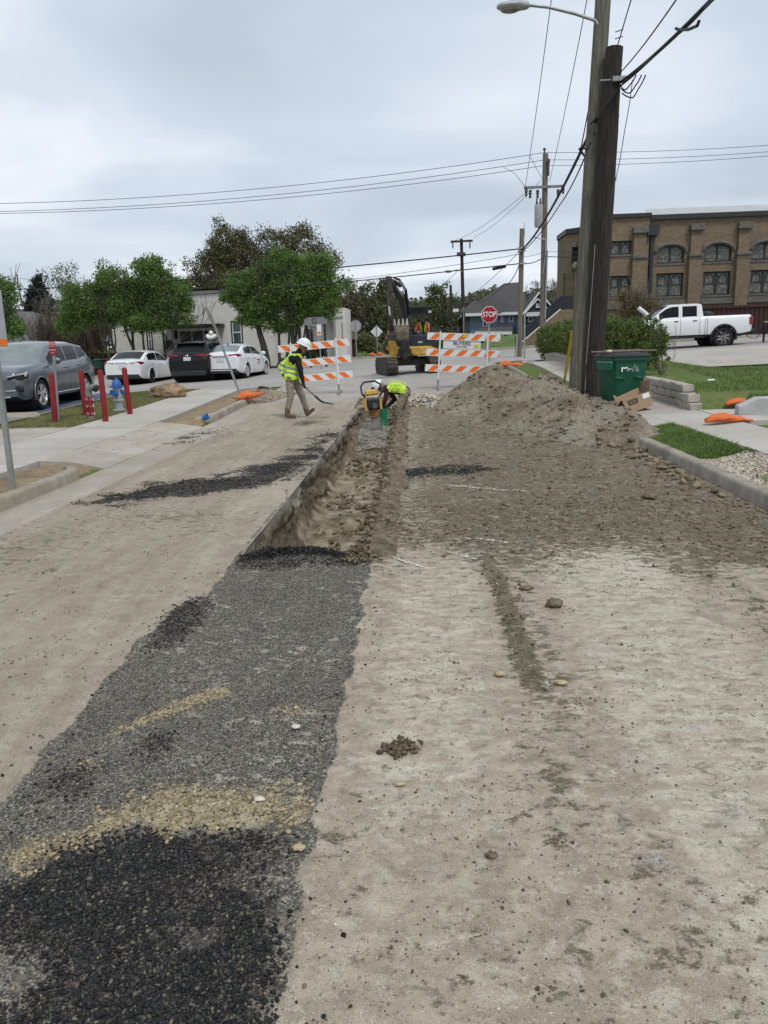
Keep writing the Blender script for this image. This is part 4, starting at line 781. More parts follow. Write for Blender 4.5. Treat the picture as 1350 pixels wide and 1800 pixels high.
for w in (W_l1, W_l2):
    s_ = sash(church, *w, YB-.02, M_gfr, M_stain, fw=.10, mull=1, trans=(((w[2]+w[3])/2,) if w is W_l2 else ()), tracery=True, sill=M_stone); s_.location = O
for i in range(-1, 5):
    c = (W_low[1]+W_low[0])/2+dW*(i+.5)-(0 if i >= 0 else .15); wd = .72
    if i == -1: c = xm-.65; wd = .8
    mb = MB(); zt = bz(404) if i >= 0 else bz(406); y = YB-.18 if i >= 0 else YB-.40
    mb.box((c, y, (gz+bz(452))/2), (wd+.12, .30, bz(452)-gz)); mb.box((c, y+.05, (bz(452)+zt)/2), (wd, .22, zt-bz(452)-.02)); p_ = cb(mb, 'pilaster', M_brick)
    mb = MB(); mb.box((c, y-.02, bz(452)+.08), (wd+.25, .46, .22)); mb.build('cap_stone', M_stone, p_, bevel=.03); mb = MB(); mb.box((c, y-.02, zt+.1), (wd+.2, .46, .42)); mb.build('cap_stone', M_stone, p_, bevel=.03)
mb = MB(); mb.box(((xm+xr)/2, YB-.06, bz(531)), (xr-xm, .2, .35)); mb.box(((xl-.6+xm)/2, YB-.28, bz(536)), (xm-xl+.6, .2, .30)); cb(mb, 'belt_course', M_stone)
mb = MB(); mb.box(((xm+xr)/2+.02, YB+.1, zt2+.12), (xr-xm-.04, .7, .30)); mb.box(((xl-.6+xm)/2, YB-.05, zt1+.10), (xm-xl+.75, .7, .24)); cb(mb, 'coping', M_cop)
mb = MB(); mb.add([(xm+.1, YB+1.2, zt2), (xr, YB+1.2, zt2), (xr, YB+20, zt2+1.75), (xm+.1, YB+20, zt2+1.75)], [(0, 1, 2, 3)]); mb.add([(xm+.1, YB+1.2, zt2-.3), (xr, YB+1.2, zt2-.3), (xr, YB+1.2, zt2+.85), (xm+.1, YB+1.2, zt2+.85)], [(0, 1, 2, 3)]); cb(mb, 'roof', M_wht)
mb = MB(); pxd = bx(1142); mb.box((pxd, YB-.25, bz(404)), (.75, .5, .65)); mb.cyl((pxd, YB-.16, bz(410)), (pxd, YB-.16, gz), .15, n=8); cb(mb, 'downpipe', M_cop)
# turret to the left
YT = 60.0; mb = MB(); x0, x1 = at(1000, 480, YT).x, at(1082, 480, YT).x; zt = at(1010, 408, YT).z
oct_ = lambda a, b, y0, y1, ch: [(a+ch, y0), (b, y0), (b, y1), (a+ch, y1), (a, y1-ch), (a, y0+ch)]
po = oct_(x0, x1, YT, YT+6, 1.1); n = len(po); mb.add([(a, b, gz) for a, b in po]+[(a, b, zt) for a, b in po], [(i, (i+1) % n, n+(i+1) % n, n+i) for i in range(n)]+[tuple(range(n, 2*n))]); 
for px, py in ((990, 478), (996, 440)):
    a = at(px, 500, YT+1).x; mb.box((a+.7, YT+2.0, (gz+at(px, py, YT).z)/2), (1.4, 1.6, at(px, py, YT).z-gz))
cb(mb, 'turret', M_brick)
mb = MB(); mb.add([(a-.12, b-.12, zt) for a, b in po]+[(a-.12, b-.12, zt+.35) for a, b in po], [(i, (i+1) % n, n+(i+1) % n, n+i) for i in range(n)]+[tuple(range(n, 2*n))]); cb(mb, 'turret_coping', M_cop)
for px, py in ((1022, 430), (1022, 470)): q = at(px, py, YT-.1); mb = MB(); mb.box((q.x, YT-.1, q.z), (1.5, .5, .35)); cb(mb, 'string_course', M_stone)
mb = MB(); q = at(1006, 455, YT); mb.box((q.x+.25, YT+.35, q.z), (.42, .3, 1.7)); cb(mb, 'slit_window', M_glass)
# entrance stair: brick cheek wall with dark solid handrail
YS = 52.0; a = at(905, 600, YS); b_ = at(985, 532, YS); mb = MB(); zb = a.z-1.0
mb.prism([(0, zb), (b_.x-a.x+.8, zb), (b_.x-a.x+.8, b_.z-.45), (b_.x-a.x, b_.z-.45), (0, a.z-.45)], .5, Matrix.Translation((a.x, YS, 0)) @ Matrix.Rotation(R(90), 4, 'X')); st = cb(mb, 'stair_wall', M_brick)
mb = MB(); d_ = (b_-a); mb.prism([(0, a.z-.42), (d_.x, b_.z-.42), (d_.x+.8, b_.z-.42), (d_.x+.8, b_.z+.4), (d_.x, b_.z+.4), (0, a.z+.3)], .12, Matrix.Translation((a.x, YS-.05, 0)) @ Matrix.Rotation(R(90), 4, 'X')); cb(mb, 'handrail_panel', pm('navy_rail', (.02, .024, .032), (.012, .014, .02), 3, .5))
mb = MB(); mb.bar((a.x, YS-.14, a.z-.42), (b_.x, YS-.14, b_.z-.42), .05, .09); cb(mb, 'rail_trim', M_wht)
mb = MB(); q = at(1013, 468, YT-1); mb.ell((q.x, YT-1, q.z), (.28, .28, .34)); mb.tube([(q.x, YT-1, q.z-3), (q.x, YT-1, q.z-.3)], .05, 6); cb(mb, 'lantern', pm('lantern_brass', (.35, .30, .22), (.2, .16, .1), 5, .4, metal=.6))
# maroon container
YC = 49.5; a = at(1222, 540, YC); zt = at(1260, 538, YC).z; z0 = float(HZ(a.x+3, YC)); ct = thing('storage_container', 'dark maroon corrugated container behind the white pickup', 'container', (a.x, YC, z0)); L_ = 12.0; h = zt-z0
M_mar = pm('maroon_steel', (.060, .020, .019), (.038, .014, .014), 3, .6)
n = int(L_/.28); prof_ = []
for i in range(n): x = i*.28; prof_ += [(x, 0), (x+.10, 0), (x+.13, .05), (x+.25, .05)]
mb = MB(); vs = [(x, y, .15) for x, y in prof_]+[(x, y, h-.12) for x, y in prof_]; k = len(prof_); mb.add(vs, [(i, i+1, k+i+1, k+i) for i in range(k-1)]); mb.build('side_panel', M_mar, ct)
mb = MB(); mb.box((L_/2, .0, h-.06), (L_, .16, .14)).box((L_/2, 0, .08), (L_, .16, .16)).box((.05, 0, h/2), (.14, .16, h)); mb.build('frame', M_mar, ct)
mb = MB(); mb.box((L_/2, 1.3, h/2), (L_, 2.3, h-.02)); mb.build('body', M_mar, ct)
# ------------------------------------------------------------------ blue house
YH = 75.0; zg = float(HZ(9, YH)); hp = at(870, 600, YH); house = thing('blue_house', 'blue timber house with steep charcoal shingle roof and white trim', 'house', (hp.x, YH, zg)); O2 = -Vector(house.location)
def hb(mb, name, mat, par=None, **k):
    o = mb.build(name, mat, par or house, **k)
    if par is None: o.location = O2
    return o
M_blue = pm('slate_blue_siding', (.21, .285, .385), (.17, .235, .32), 3, .75, .3, 8, stretch=(1, 1, 12)); M_navy = pm('navy_shingle', (.05, .072, .105), (.036, .052, .078), 6, .8); M_trim = pm('white_trim', (.75, .76, .77), (.66, .67, .68), 3, .6)
M_shin = pm('charcoal_shingle', (.085, .078, .078), (.045, .042, .043), 9, .92, .5, 30, coord='World')
hx = lambda px, Y=YH: at(px, 560, Y).x; hzv = lambda py, px=880, Y=YH: at(px, py, Y).z
ze = hzv(550); WX0, WX1 = hx(827), hx(918)
wnd = [win for win in ((hx(848), hx(857), hzv(575), hzv(556)), (hx(866), hx(873), hzv(566), hzv(553)), (hx(880), hx(885), hzv(567), hzv(553)), (hx(894), hx(903), hzv(567), hzv(552)))]
mb = MB(); wall_grid(mb, WX0, WX1, zg-.3, ze, YH, wnd, .15); mb.add([(WX0, YH, zg-.3), (WX0, YH+12, zg-.3), (WX0, YH+12, ze), (WX0, YH, ze)], [(0, 1, 2, 3)]); hb(mb, 'wall', M_blue)
for w in wnd:
    s_ = sash(house, *w, YH+.02, M_trim, M_glass, fw=.14, mull=0); s_.location = O2
mb = MB()
for px in (827, 833, 846, 853, 859, 877): mb.box((hx(px), YH-.06, (zg+ze)/2+1.2), (.22, .1, ze-zg-2.6))
mb.box(((WX0+WX1)/2, YH-.08, ze-.1), (WX1-WX0+.3, .14, .28)); hb(mb, 'corner_board', M_trim)
E0 = [(WX0-.7, YH-.7, ze), (WX1+.6, YH-.7, ze), (WX1+.6, YH+12.5, ze), (WX0-.7, YH+12.5, ze)]
ra, rb = at(886, 498, YH+6), at(914, 496, YH+6); lw = at(829, 530, YH+5)
mb = MB(); mb.add(E0+[tuple(ra), tuple(rb)], [(0, 1, 5, 4), (1, 2, 5), (2, 3, 4, 5), (3, 0, 4)]); 
mb.add([(WX0-.75, YH-.3, ze+.02), (lw.x+5, YH-.3, ze+.02), tuple(lw), (lw.x+5.2, lw.y, lw.z), (WX0-.75, YH+10, ze+.02), (lw.x+5, YH+10, ze+.02)], [(0, 1, 3, 2), (4, 2, 3, 5), (0, 2, 4)])
tw = at(868, 517, YH+1.2); tc_ = [(tw.x+2.1*math.cos(R(a)), YH+.9+1.9*math.sin(R(a)), ze+.04) for a in range(0, 360, 45)]; mb.add(tc_+[tuple(tw)], [(i, (i+1) % 8, 8) for i in range(8)]); hb(mb, 'roof', M_shin)
mb = MB(); e_ = E0; 
for a, b_ in ((0, 1), (1, 2), (3, 0)): mb.bar(Vector(e_[a])+Vector((0, 0, -.1)), Vector(e_[b_])+Vector((0, 0, -.1)), .12, .26)
hb(mb, 'fascia', M_trim)
# gabled wing
YG = 73.0; gx0, gx1 = at(914, 548, YG).x, at(980, 545, YG).x; ga = at(947, 513, YG); zge = at(947, 549, YG).z
mb = MB(); mb.prism([(gx0+.5, zg-.3), (gx1-.5, zg-.3), (gx1-.5, zge), (ga.x, ga.z-.15), (gx0+.5, zge)], 8, Matrix.Translation((0, YG+4, 0)) @ Matrix.Rotation(R(90), 4, 'X')); hb(mb, 'gable_wall', M_navy)
mb = MB()
for s_, e2 in ((gx0, zge-.25), (gx1, zge-.25)): mb.add([(s_, YG-.5, e2), (ga.x, YG-.5, ga.z), (ga.x, YG+9, ga.z), (s_, YG+9, e2)], [(0, 1, 2, 3)])
hb(mb, 'gable_roof', M_shin)
mb = MB()
for s_ in (gx0, gx1): mb.bar((s_, YG-.55, zge-.35), (ga.x, YG-.55, ga.z-.05), .12, .34, up=(0, 1, 0))
i0, i1, ia = at(921, 550, YG-1).x, at(968, 550, YG-1).x, at(945, 525, YG-1)
for s_ in (i0, i1): mb.bar((s_, YG-1.05, at(945, 551, YG-1).z), (ia.x, YG-1.05, ia.z), .12, .34, up=(0, 1, 0))
mb.box(((i0+i1)/2, YG-1.0, at(945, 552, YG-1).z), (i1-i0-.4, .2, .35)); hb(mb, 'bargeboard', M_trim)
mb = MB(); mb.prism([(i0+.2, at(945, 551, YG-1).z+.1), (i1-.2, at(945, 551, YG-1).z+.1), (ia.x, ia.z-.2)], .8, Matrix.Translation((0, YG-.5, 0)) @ Matrix.Rotation(R(90), 4, 'X')); hb(mb, 'porch_gable', M_navy)
s_ = sash(house, at(942, 540, YG-1).x, at(949, 540, YG-1).x, at(945, 541, YG-1).z, at(945, 533, YG-1).z, YG-1.0, M_trim, M_glass, fw=.14, mull=0); s_.location = O2
s_ = sash(house, at(930, 555, YG-1).x, at(955, 555, YG-1).x, at(943, 566, YG-1).z, at(943, 555, YG-1).z, YG-.15, M_trim, M_glass, fw=.14, mull=2); s_.location = O2
# porch roof and steps
YP = 71.5; pa, pb, pc, pd = at(835, 583, YP), at(900, 583, YP), at(903, 571, YH), at(845, 575, YH)
mb = MB(); mb.add([tuple(pa), tuple(pb), tuple(pc), tuple(pd)], [(0, 1, 2, 3)]); hb(mb, 'porch_roof', M_shin)
mb = MB(); mb.bar((pa.x, pa.y, pa.z-.12), (pb.x, pb.y, pb.z-.12), .14, .26); hb(mb, 'porch_fascia', M_trim)
for px in (842, 866, 884):
    q = at(px, 600, YP+.1); mb = MB(); mb.box((q.x, YP+.15, (zg+pa.z)/2-.1), (.22, .22, pa.z-zg-.2)); hb(mb, 'porch_post', M_trim)
mb = MB(); q0 = at(899, 573, YP); mb.box((q0.x+1.9, YP+.5, (zg+q0.z)/2), (2.7, 1.4, q0.z-zg)); 
for i in range(3): mb.box((q0.x+1.9, YP-.6-.45*i, zg+.45-.16*i), (3.4, .5, .7-.22*i))
hb(mb, 'porch_step', M_navy)
mb = MB(); mb.box(((WX0+WX1)/2-1, YP+2.3, zg+.25), (WX1-WX0-2, 3.2, .7)); hb(mb, 'porch_floor', pm('porch_brown', (.10, .085, .07), (.06, .05, .045), 4, .9))  # porch floor mottled in two dark browns
# grassy bank in front of the house
X, Y = np.meshgrid(np.linspace(4, 16, 30), np.linspace(54, 72, 30)); Zb = HZ(X, Y)+.9*sm(54, 60, Y)*sm(4, 8, X)*(1-sm(13, 16, X)*.6)*(1-.4*sm(64, 72, Y))-.05
link('grass_bank', grid_mesh('grass_bank', X, Y, Zb, None, None, pm('bank_grass', (.11, .17, .04), (.07, .11, .028), .8, .9, .5, 20, coord='World')), kind='structure')
# ------------------------------------------------------------------ white stucco building
YW = 48.0; zw = float(HZ(-12, YW)); M_stuc = pm('white_stucco', (.66, .645, .60), (.585, .57, .525), 1.5, .85, .15, 30, coord='World'); M_blk2 = pm('black_metal', (.018, .018, .019), (.012, .012, .013), 4, .5)
wp_ = at(340, 640, YW); wb = thing('stucco_building', 'white stucco building with black entrance canopy behind the parked cars', 'building', (wp_.x, YW, zw)); O3 = -Vector(wb.location)
def wbb(mb, name, mat, par=None, **k):
    o = mb.build(name, mat, par or wb, **k)
    if par is None: o.location = O3
    return o
ax = lambda px, py=600, Y=YW: at(px, py, Y).x; az = lambda py, px=340, Y=YW: at(px, py, Y).z
x0, x1 = ax(199), ax(482); zE = az(560); ap = at(345, 511, YW)
ops_ = [(ax(258), ax(269), az(613), az(574)), (ax(317), ax(358), zw+.35, az(582)), (ax(407), ax(428), az(607), az(566))]
mb = MB(); wall_grid(mb, x0, x1, zw-.3, zE, YW, ops_, .22); mb.add([(x0, YW, zE), (x1, YW, zE), (x1-3.2, YW, ap.z), (x0+3.6, YW, ap.z)], [(0, 1, 2, 3)])
for s_ in (x0, x1): mb.add([(s_, YW, zw-.3), (s_, YW+14, zw-.3), (s_, YW+14, zE), (s_, YW, zE)], [(0, 1, 2, 3)])
wbb(mb, 'wall', M_stuc)
mb = MB(); mb.add([(x0-.3, YW-.25, zE-.15), (x0+3.6, YW-.25, ap.z+.08), (x0+3.6, YW+14, ap.z+.08), (x0-.3, YW+14, zE-.15)], [(0, 1, 2, 3)]); mb.add([(x1+.3, YW-.25, zE-.15), (x1-3.2, YW-.25, ap.z+.08), (x1-3.2, YW+14, ap.z+.08), (x1+.3, YW+14, zE-.15)], [(0, 1, 2, 3)]); mb.add([(x0+3.6, YW-.25, ap.z+.08), (x1-3.2, YW-.25, ap.z+.08), (x1-3.2, YW+14, ap.z+.08), (x0+3.6, YW+14, ap.z+.08)], [(0, 1, 2, 3)]); wbb(mb, 'roof', M_shin)
for w in (ops_[0], ops_[2]):
    s_ = sash(wb, *w, YW+.06, M_blk2, M_glass2, fw=.08, mull=0, sill=M_stuc); s_.location = O3
    mb = MB(); mb.box(((w[0]+w[1])/2, YW+.03, (w[2]+w[3])/2), (w[1]-w[0]-.18, .06, .06)); mb.box((w[0]+.12, YW+.03, (w[2]+w[3])/2), (.05, .05, w[3]-w[2]-.2)).box((w[1]-.12, YW+.03, (w[2]+w[3])/2), (.05, .05, w[3]-w[2]-.2)); mb.build('sash_rail', M_trim, s_)
w = ops_[1]; mb = MB(); mb.box(((w[0]+w[1])/2, YW+.12, (w[2]+w[3])/2), (w[1]-w[0], .06, w[3]-w[2])); dr = wbb(mb, 'door', pm('black_door', (.02, .018, .017), (.012, .011, .011), 4, .35))
mb = MB(); cxm = (w[0]+w[1])/2; mb.box((cxm, YW+.08, (w[2]+w[3])/2), (.06, .03, w[3]-w[2])); mb.box((cxm-.35, YW+.07, w[2]+.95), (.5, .03, .06)).box((cxm+.35, YW+.07, w[2]+.95), (.5, .03, .06)); mb.build('push_bar', pm('bar_metal', (.35, .35, .35), (.25, .25, .25), 4, .35, metal=.8), dr)
mb = MB(); a, b_ = at(285, 573, YW-1), at(388, 573, YW-1); mb.box(((a.x+b_.x)/2, YW-.62, az(574)), (b_.x-a.x, 1.3, .2)); cn = wbb(mb, 'canopy', M_blk2)
for px in (292, 382): q = at(px, 580, YW); mb = MB(); mb.tube([(q.x, YW-.02, q.z-.55), (q.x, YW-.25, q.z-.35), (q.x, YW-.9, az(576))], .04, 6); mb.build('bracket', M_blk2, cn)
mb = MB(); q = at(288, 600, YW-.1); mb.cyl((q.x, YW-.1, az(576)), (q.x, YW-.1, zw), .055, n=8); wbb(mb, 'downspout', M_blk2)
for px in (309, 363):
    q = at(px, 590, YW-.2); mb = MB(); mb.lathe([(.03, .32), (.13, .22), (.12, -.16), (.05, -.25)], 6, (q.x, YW-.2, q.z)); mb.box((q.x, YW-.06, q.z+.12), (.08, .12, .2)); wbb(mb, 'wall_lantern', M_blk2)
q = at(298, 606, YW-.15); mb = MB(); mb.box((q.x, YW-.14, q.z), (.5, .26, .55), taper=.85); wbb(mb, 'mailbox', M_blk2, bevel=.05)
M_wood = pm('weathered_plank', (.20, .155, .11), (.12, .09, .06), 6, .85, stretch=(1, 8, 8))
q = at(316, 640, YW-1.2)
for i in range(3): mb = MB(); mb.box((q.x+.2, YW-.5-.34*i, zw+.38-.15*i), (2.0, .34, .12)); wbb(mb, 'entrance_step', M_wood)
# right wing with narrow windows
YR = 50.0; rx0, rx1 = at(480, 580, YR).x, at(590, 580, YR).x; zr = at(590, 546, YR).z
ops_ = [(at(a, 580, YR).x, at(b, 580, YR).x, at(a, 607, YR).z, at(a, 560, YR).z) for a, b in ((510, 517), (523, 529), (537, 541))]
mb = MB(); wall_grid(mb, rx0, rx1, zw-.3, zr, YR, ops_, .2); mb.add([(rx0, YR, zr), (rx1, YR, zr), (rx1, YR+10, zr), (rx0, YR+10, zr)], [(0, 1, 2, 3)]); wbb(mb, 'wing_wall', M_stuc)
for w in ops_: s_ = sash(wb, *w, YR+.08, M_blk2, M_glass2, fw=.07, mull=0, trans=((w[2]+w[3])/2,)); s_.location = O3
mb = MB(); a, b_ = at(553, 550, YR-1), at(587, 550, YR-1); mb.box(((a.x+b_.x)/2, YR-.5, at(570, 551, YR).z), (b_.x-a.x, 1.1, .32)); wbb(mb, 'fascia_beam', M_blk2)
for px in (520, 543, 548): q = at(px, 585, YR-.08); mb = MB(); mb.cyl((q.x, YR-.08, zr-.3), (q.x, YR-.08, zw), .06, n=6); wbb(mb, 'downspout', M_blk2)
mb = MB(); a, b_ = at(587, 580, YR-1), at(608, 580, YR-1); mb.box(((a.x+b_.x)/2, YR+1, (zw-.3+at(598, 541, YR-1).z)/2), (b_.x-a.x, 4, at(598, 541, YR-1).z-zw+.3)); wbb(mb, 'corner_pylon', M_stuc)
mb = MB(); q = at(604, 560, YR-1.1); mb.cyl((q.x-.55, YR-1.05, q.z+.3), (q.x-.55, YR-1.05, zw+.6), .03, n=6); mb.cyl((q.x-.1, YR-1.05, q.z-.2), (q.x-.1, YR-1.05, zw+1.5), .025, n=6); mb.box((q.x-.3, YR-1.05, q.z+.1), (.5, .06, .05)); wbb(mb, 'conduit', pm('conduit_grey', (.3, .3, .3), (.2, .2, .2), 5, .5))
# small maroon shed beyond
q = at(616, 628, 56); mb = MB(); zs = float(HZ(q.x, 56)); sh = thing('shed', 'small maroon shed with grey lean-to roof beyond the white building', 'shed', (q.x, 56, zs)); mb.box((0, .6, .62), (.75, 1.2, 1.25)); mb.build('wall', M_mar, sh); mb = MB(); mb.prism([(-.45, 1.3), (.5, 1.3), (.5, 1.42), (.42, 1.95), (-.45, 2.05)], 1.5, Matrix.Translation((0, .6, 0)) @ Matrix.Rotation(R(90), 4, 'X')); mb.build('roof', pm('shed_roof', (.22, .19, .17), (.16, .14, .125), 5, .9), sh)
# house at the far left
YF = 56.0; q = at(60, 640, YF); zf = float(HZ(q.x, YF)); fh = thing('grey_roof_house', 'low house with grey shingle roof and beige fascia behind the grey SUV', 'house', (q.x, YF, zf)); O4 = -Vector(fh.location)
M_beige = pm('beige_fascia', (.42, .385, .30), (.34, .31, .24), 3, .8)
fx0, fx1 = at(-90, 600, YF).x, at(118, 600, YF).x; zfe = at(50, 602, YF).z; ra, rb = at(-60, 545, YF+6), at(58, 548, YF+6)
mb = MB(); mb.add([(fx0, YF-.6, zfe), (fx1, YF-.6, zfe), (fx1, YF+12, zfe), (fx0, YF+12, zfe), tuple(ra), tuple(rb)], [(0, 1, 5, 4), (1, 2, 5), (2, 3, 4, 5), (3, 0, 4)]); o = mb.build('roof', pm('grey_shingle', (.155, .15, .15), (.10, .097, .098), 6, .92, .4, 25, coord='World'), fh); o.location = O4
mb = MB(); mb.box(((fx0+fx1)/2, YF-.62, zfe-.18), (fx1-fx0+.1, .14, .36)); mb.box((at(46, 615, YF).x, YF-.5, (zf+zfe)/2-.2), (.3, .3, zfe-zf-.4)); o = mb.build('fascia', M_beige, fh); o.location = O4
mb = MB(); mb.box(((fx0+fx1)/2, YF+3, (zf+zfe)/2-.2), (fx1-fx0-1.4, 4, zfe-zf-.3)); o = mb.build('wall', pm('red_brown_wall', (.115, .085, .07), (.075, .055, .045), 3, .85), fh); o.location = O4
# dark brick yard wall beside the stucco building
q = at(180, 625, 53); mb = MB(); mb.box((0, 0, .7), (6.0, .3, 1.4)); mb.box((0, 0, 1.45), (6.1, .4, .1)); yw = mb.build('yard_wall', brick_mat('dark_red_brick', (.10, .045, .035), (.06, .03, .025), (.12, .1, .09)), loc=(q.x, 53, float(HZ(q.x, 53))-.2), label='dark red brick yard wall left of the stucco building', cat='wall')
# ================================================================== TREES AND SHRUBS
def leaf_mat(name, c1, c2, c3=None, tr=.35):
    if name in MATS: return MATS[name]
    m, nt, b = new_mat(name); g = N(nt, 'ShaderNodeNewGeometry'); P = world_pos(nt); nz = nodes_noise(nt, P, .9, 4, .6)
    r_ = mathn(nt, 'ADD', mathn(nt, 'MULTIPLY', g.outputs['Random Per Island'], .6), mathn(nt, 'MULTIPLY', nz, .5)); c = ramp(nt, r_, [(.25, c2), (.55, c1), (.85, c3 or tuple(v*1.35 for v in c1))])
    nt.links.new(c, b.inputs['Base Color']); b.inputs['Roughness'].default_value = .6; b.inputs['Specular IOR Level'].default_value = .3
    t = N(nt, 'ShaderNodeBsdfTranslucent'); nt.links.new(c, t.inputs[0]); mxs = N(nt, 'ShaderNodeMixShader'); mxs.inputs[0].default_value = tr; out = nt.nodes['Material Output']
    nt.links.new(b.outputs[0], mxs.inputs[1]); nt.links.new(t.outputs[0], mxs.inputs[2]); nt.links.new(mxs.outputs[0], out.inputs[0]); MATS[name] = m; return m
M_bark = pm('dark_bark', (.075, .062, .05), (.035, .03, .025), 8, .95, .8, 14, stretch=(3, 3, .7)); M_bark2 = pm('grey_bark', (.17, .15, .13), (.09, .08, .07), 8, .95, .6, 14, stretch=(3, 3, .7))
def leaves(name, par, lobes, n, size, mat, seed, per=22, clump=.28, shell=.55, droop=.25, aspect=.55):
    r = np.random.default_rng(seed); L = np.array([l[:6] for l in lobes], float); w = L[:, 3]*L[:, 4]*L[:, 5]; w = w/w.sum(); nc = n//per
    k = r.choice(len(L), nc, p=w); d = r.normal(size=(nc, 3)); d /= np.linalg.norm(d, axis=1)[:, None]; rad = (r.random(nc)**(1/3))*(1-shell)+shell*r.uniform(.75, 1.06, nc); c = L[k, :3]+d*L[k, 3:6]*rad[:, None]
    c = c + (np.stack([fbm(c[:, 0], c[:, 2], .9, 3, seed=seed), fbm(c[:, 1], c[:, 0], .9, 3, seed=seed+1), fbm(c[:, 2], c[:, 1], .9, 3, seed=seed+2)], 1)-.5)*clump*2.2
    dd = r.normal(size=(nc*per, 3)); dd /= np.linalg.norm(dd, axis=1)[:, None]; q = np.repeat(c, per, 0)+dd*(r.random(nc*per)**.5)[:, None]*clump*1.05*np.repeat(r.uniform(.5, 1.3, nc), per)[:, None]; m = len(q)
    a = r.normal(size=(m, 3)); a[:, 2] -= droop; a /= np.linalg.norm(a, axis=1)[:, None]; b = np.cross(a, r.normal(size=(m, 3))); b /= np.linalg.norm(b, axis=1)[:, None]+1e-9; s = size*r.uniform(.6, 1.3, m)[:, None]
    V = np.stack([q-a*s, q+b*s*aspect, q+a*s, q-b*s*aspect], 1).reshape(-1, 3)
    return link(name, np_mesh(name, V-np.array(par.location), np.arange(4*m).reshape(-1, 4), mat, None, False), par)
def branch(mb, p, d, ln, r, lev, rs, split=3, spread=.55, up=.15, minr=.006, gnarl=.18, segs=4, ends=None):
    P = [Vector(p)]; rd = [r]; d = Vector(d).normalized()
    for i in range(segs):
        d = (d+Vector((rs.uniform(-1, 1), rs.uniform(-1, 1), rs.uniform(-.6, .9)))*gnarl+Vector((0, 0, up*.3))).normalized(); P.append(P[-1]+d*ln/segs); rd.append(max(minr, r*(1-.45*(i+1)/segs)))
    mb.tube(P, rd, 6 if r > .05 else 4 if r > .015 else 3, False)
    if ends is not None and lev <= 1: ends.append(P[-1])
    if lev <= 0: return
    for k in range(split):
        t = rs.uniform(.45, 1.0) if k else 1.0; i = min(segs-1, int(t*segs)); q = P[i]+(P[i+1]-P[i])*(t*segs-i) if t < 1 else P[-1]
        nd = (d+Vector((rs.uniform(-1, 1), rs.uniform(-1, 1), rs.uniform(-.3, .7)))*spread*1.4+Vector((0, 0, up))).normalized()
        branch(mb, q, nd, ln*rs.uniform(.58, .8), max(minr, rd[i]*.62), lev-1, rs, split, spread, up, minr, gnarl, max(2, segs-1), ends)
def px_lobes(Y, L, dyf=.85):
    out = []; L2 = []
    for (px, py, rx, ry) in L:
        L2.append((px, py, rx*.62, ry*.62))
        for q in range(7):
            a = random.uniform(0, 6.283); L2.append((px+rx*.75*math.cos(a), py-ry*.75*math.sin(a), rx*random.uniform(.16, .40), ry*random.uniform(.15, .38)))
    L = L2
    for (px, py, rx, ry) in L:
        c = at(px, py, Y); k = Y/FPX*1.03; out.append((c.x, Y+random.uniform(-.25, .25)*rx*k, c.z, rx*k, rx*k*dyf, ry*k))
    return out
def tree(name, label, base, Y, L, n, size, mat, bark, stems, seed, h, r0, group=None, lev=3, **k):
    b = at(base[0], base[1], Y); z = float(HZ(b.x, Y))-.05; root = thing(name, label, 'tree', (b.x, Y, z), group=group); rs = random.Random(seed); mb = MB()
    for (ox, lx, ly, rr) in stems: branch(mb, (ox, rs.uniform(-.12, .12), 0), (lx, ly, 1), h, r0*rr, lev, rs, 3, .5, .2, .012)
    mb.build('trunk', bark, root, smooth=60)
    if n: leaves('crown', root, px_lobes(Y, L), n, size, mat, seed, **k)
    return root
M_lf1 = leaf_mat('spring_leaf', (.15, .245, .062), (.068, .122, .034), (.25, .36, .11), .5); M_lf2 = leaf_mat('olive_leaf', (.15, .145, .07), (.08, .072, .038), (.215, .205, .10), .35); M_lf3 = leaf_mat('conifer_needle', (.028, .042, .032), (.015, .024, .018), (.045, .06, .045), .15); M_lf4 = leaf_mat('pale_leaf', (.135, .165, .06), (.08, .10, .038), (.21, .24, .10)); M_lf5 = leaf_mat('wood_leaf', (.125, .145, .068), (.07, .085, .042), (.19, .215, .105)); M_lf6 = leaf_mat('twig_brown', (.12, .085, .058), (.07, .05, .038), (.17, .125, .08), .1)
M_hedge = leaf_mat('hedge_leaf', (.115, .165, .040), (.05, .08, .02), (.22, .27, .075), .4)
tree('brown_tree', 'large brown-olive tree rising behind the two green trees', (468, 640), 53, [(395, 425, 40, 36), (365, 470, 42, 45), (430, 450, 55, 45), (480, 430, 45, 34), (530, 430, 42, 32), (565, 460, 36, 36), (500, 480, 70, 42), (420, 500, 75, 38), (575, 490, 24, 26), (350, 500, 26, 30)], 60000, .075, M_lf2, M_bark, [(0, .02, 0, 1.2), (.15, -.25, .05, .8)], 101, 3.3, .36, per=20, clump=.42, shell=.35)
tree('green_tree', 'bright green multi-stemmed tree above the white sedan beside the hydrant', (237, 648), 44.5, [(150, 530, 46, 46), (130, 565, 26, 26), (195, 490, 50, 36), (215, 535, 66, 42), (265, 490, 52, 36), (300, 520, 48, 44), (325, 548, 26, 26), (250, 562, 50, 22), (120, 545, 20, 22)], 62000, .066, M_lf1, M_bark, [(-.9, -.55, .1, .8), (-.55, -.25, -.1, .9), (-.2, -.05, .1, .8), (.1, .12, 0, .9), (.4, .35, .1, .8), (.75, .75, -.1, .7)], 102, 2.5, .12, per=18, clump=.33, shell=.5)
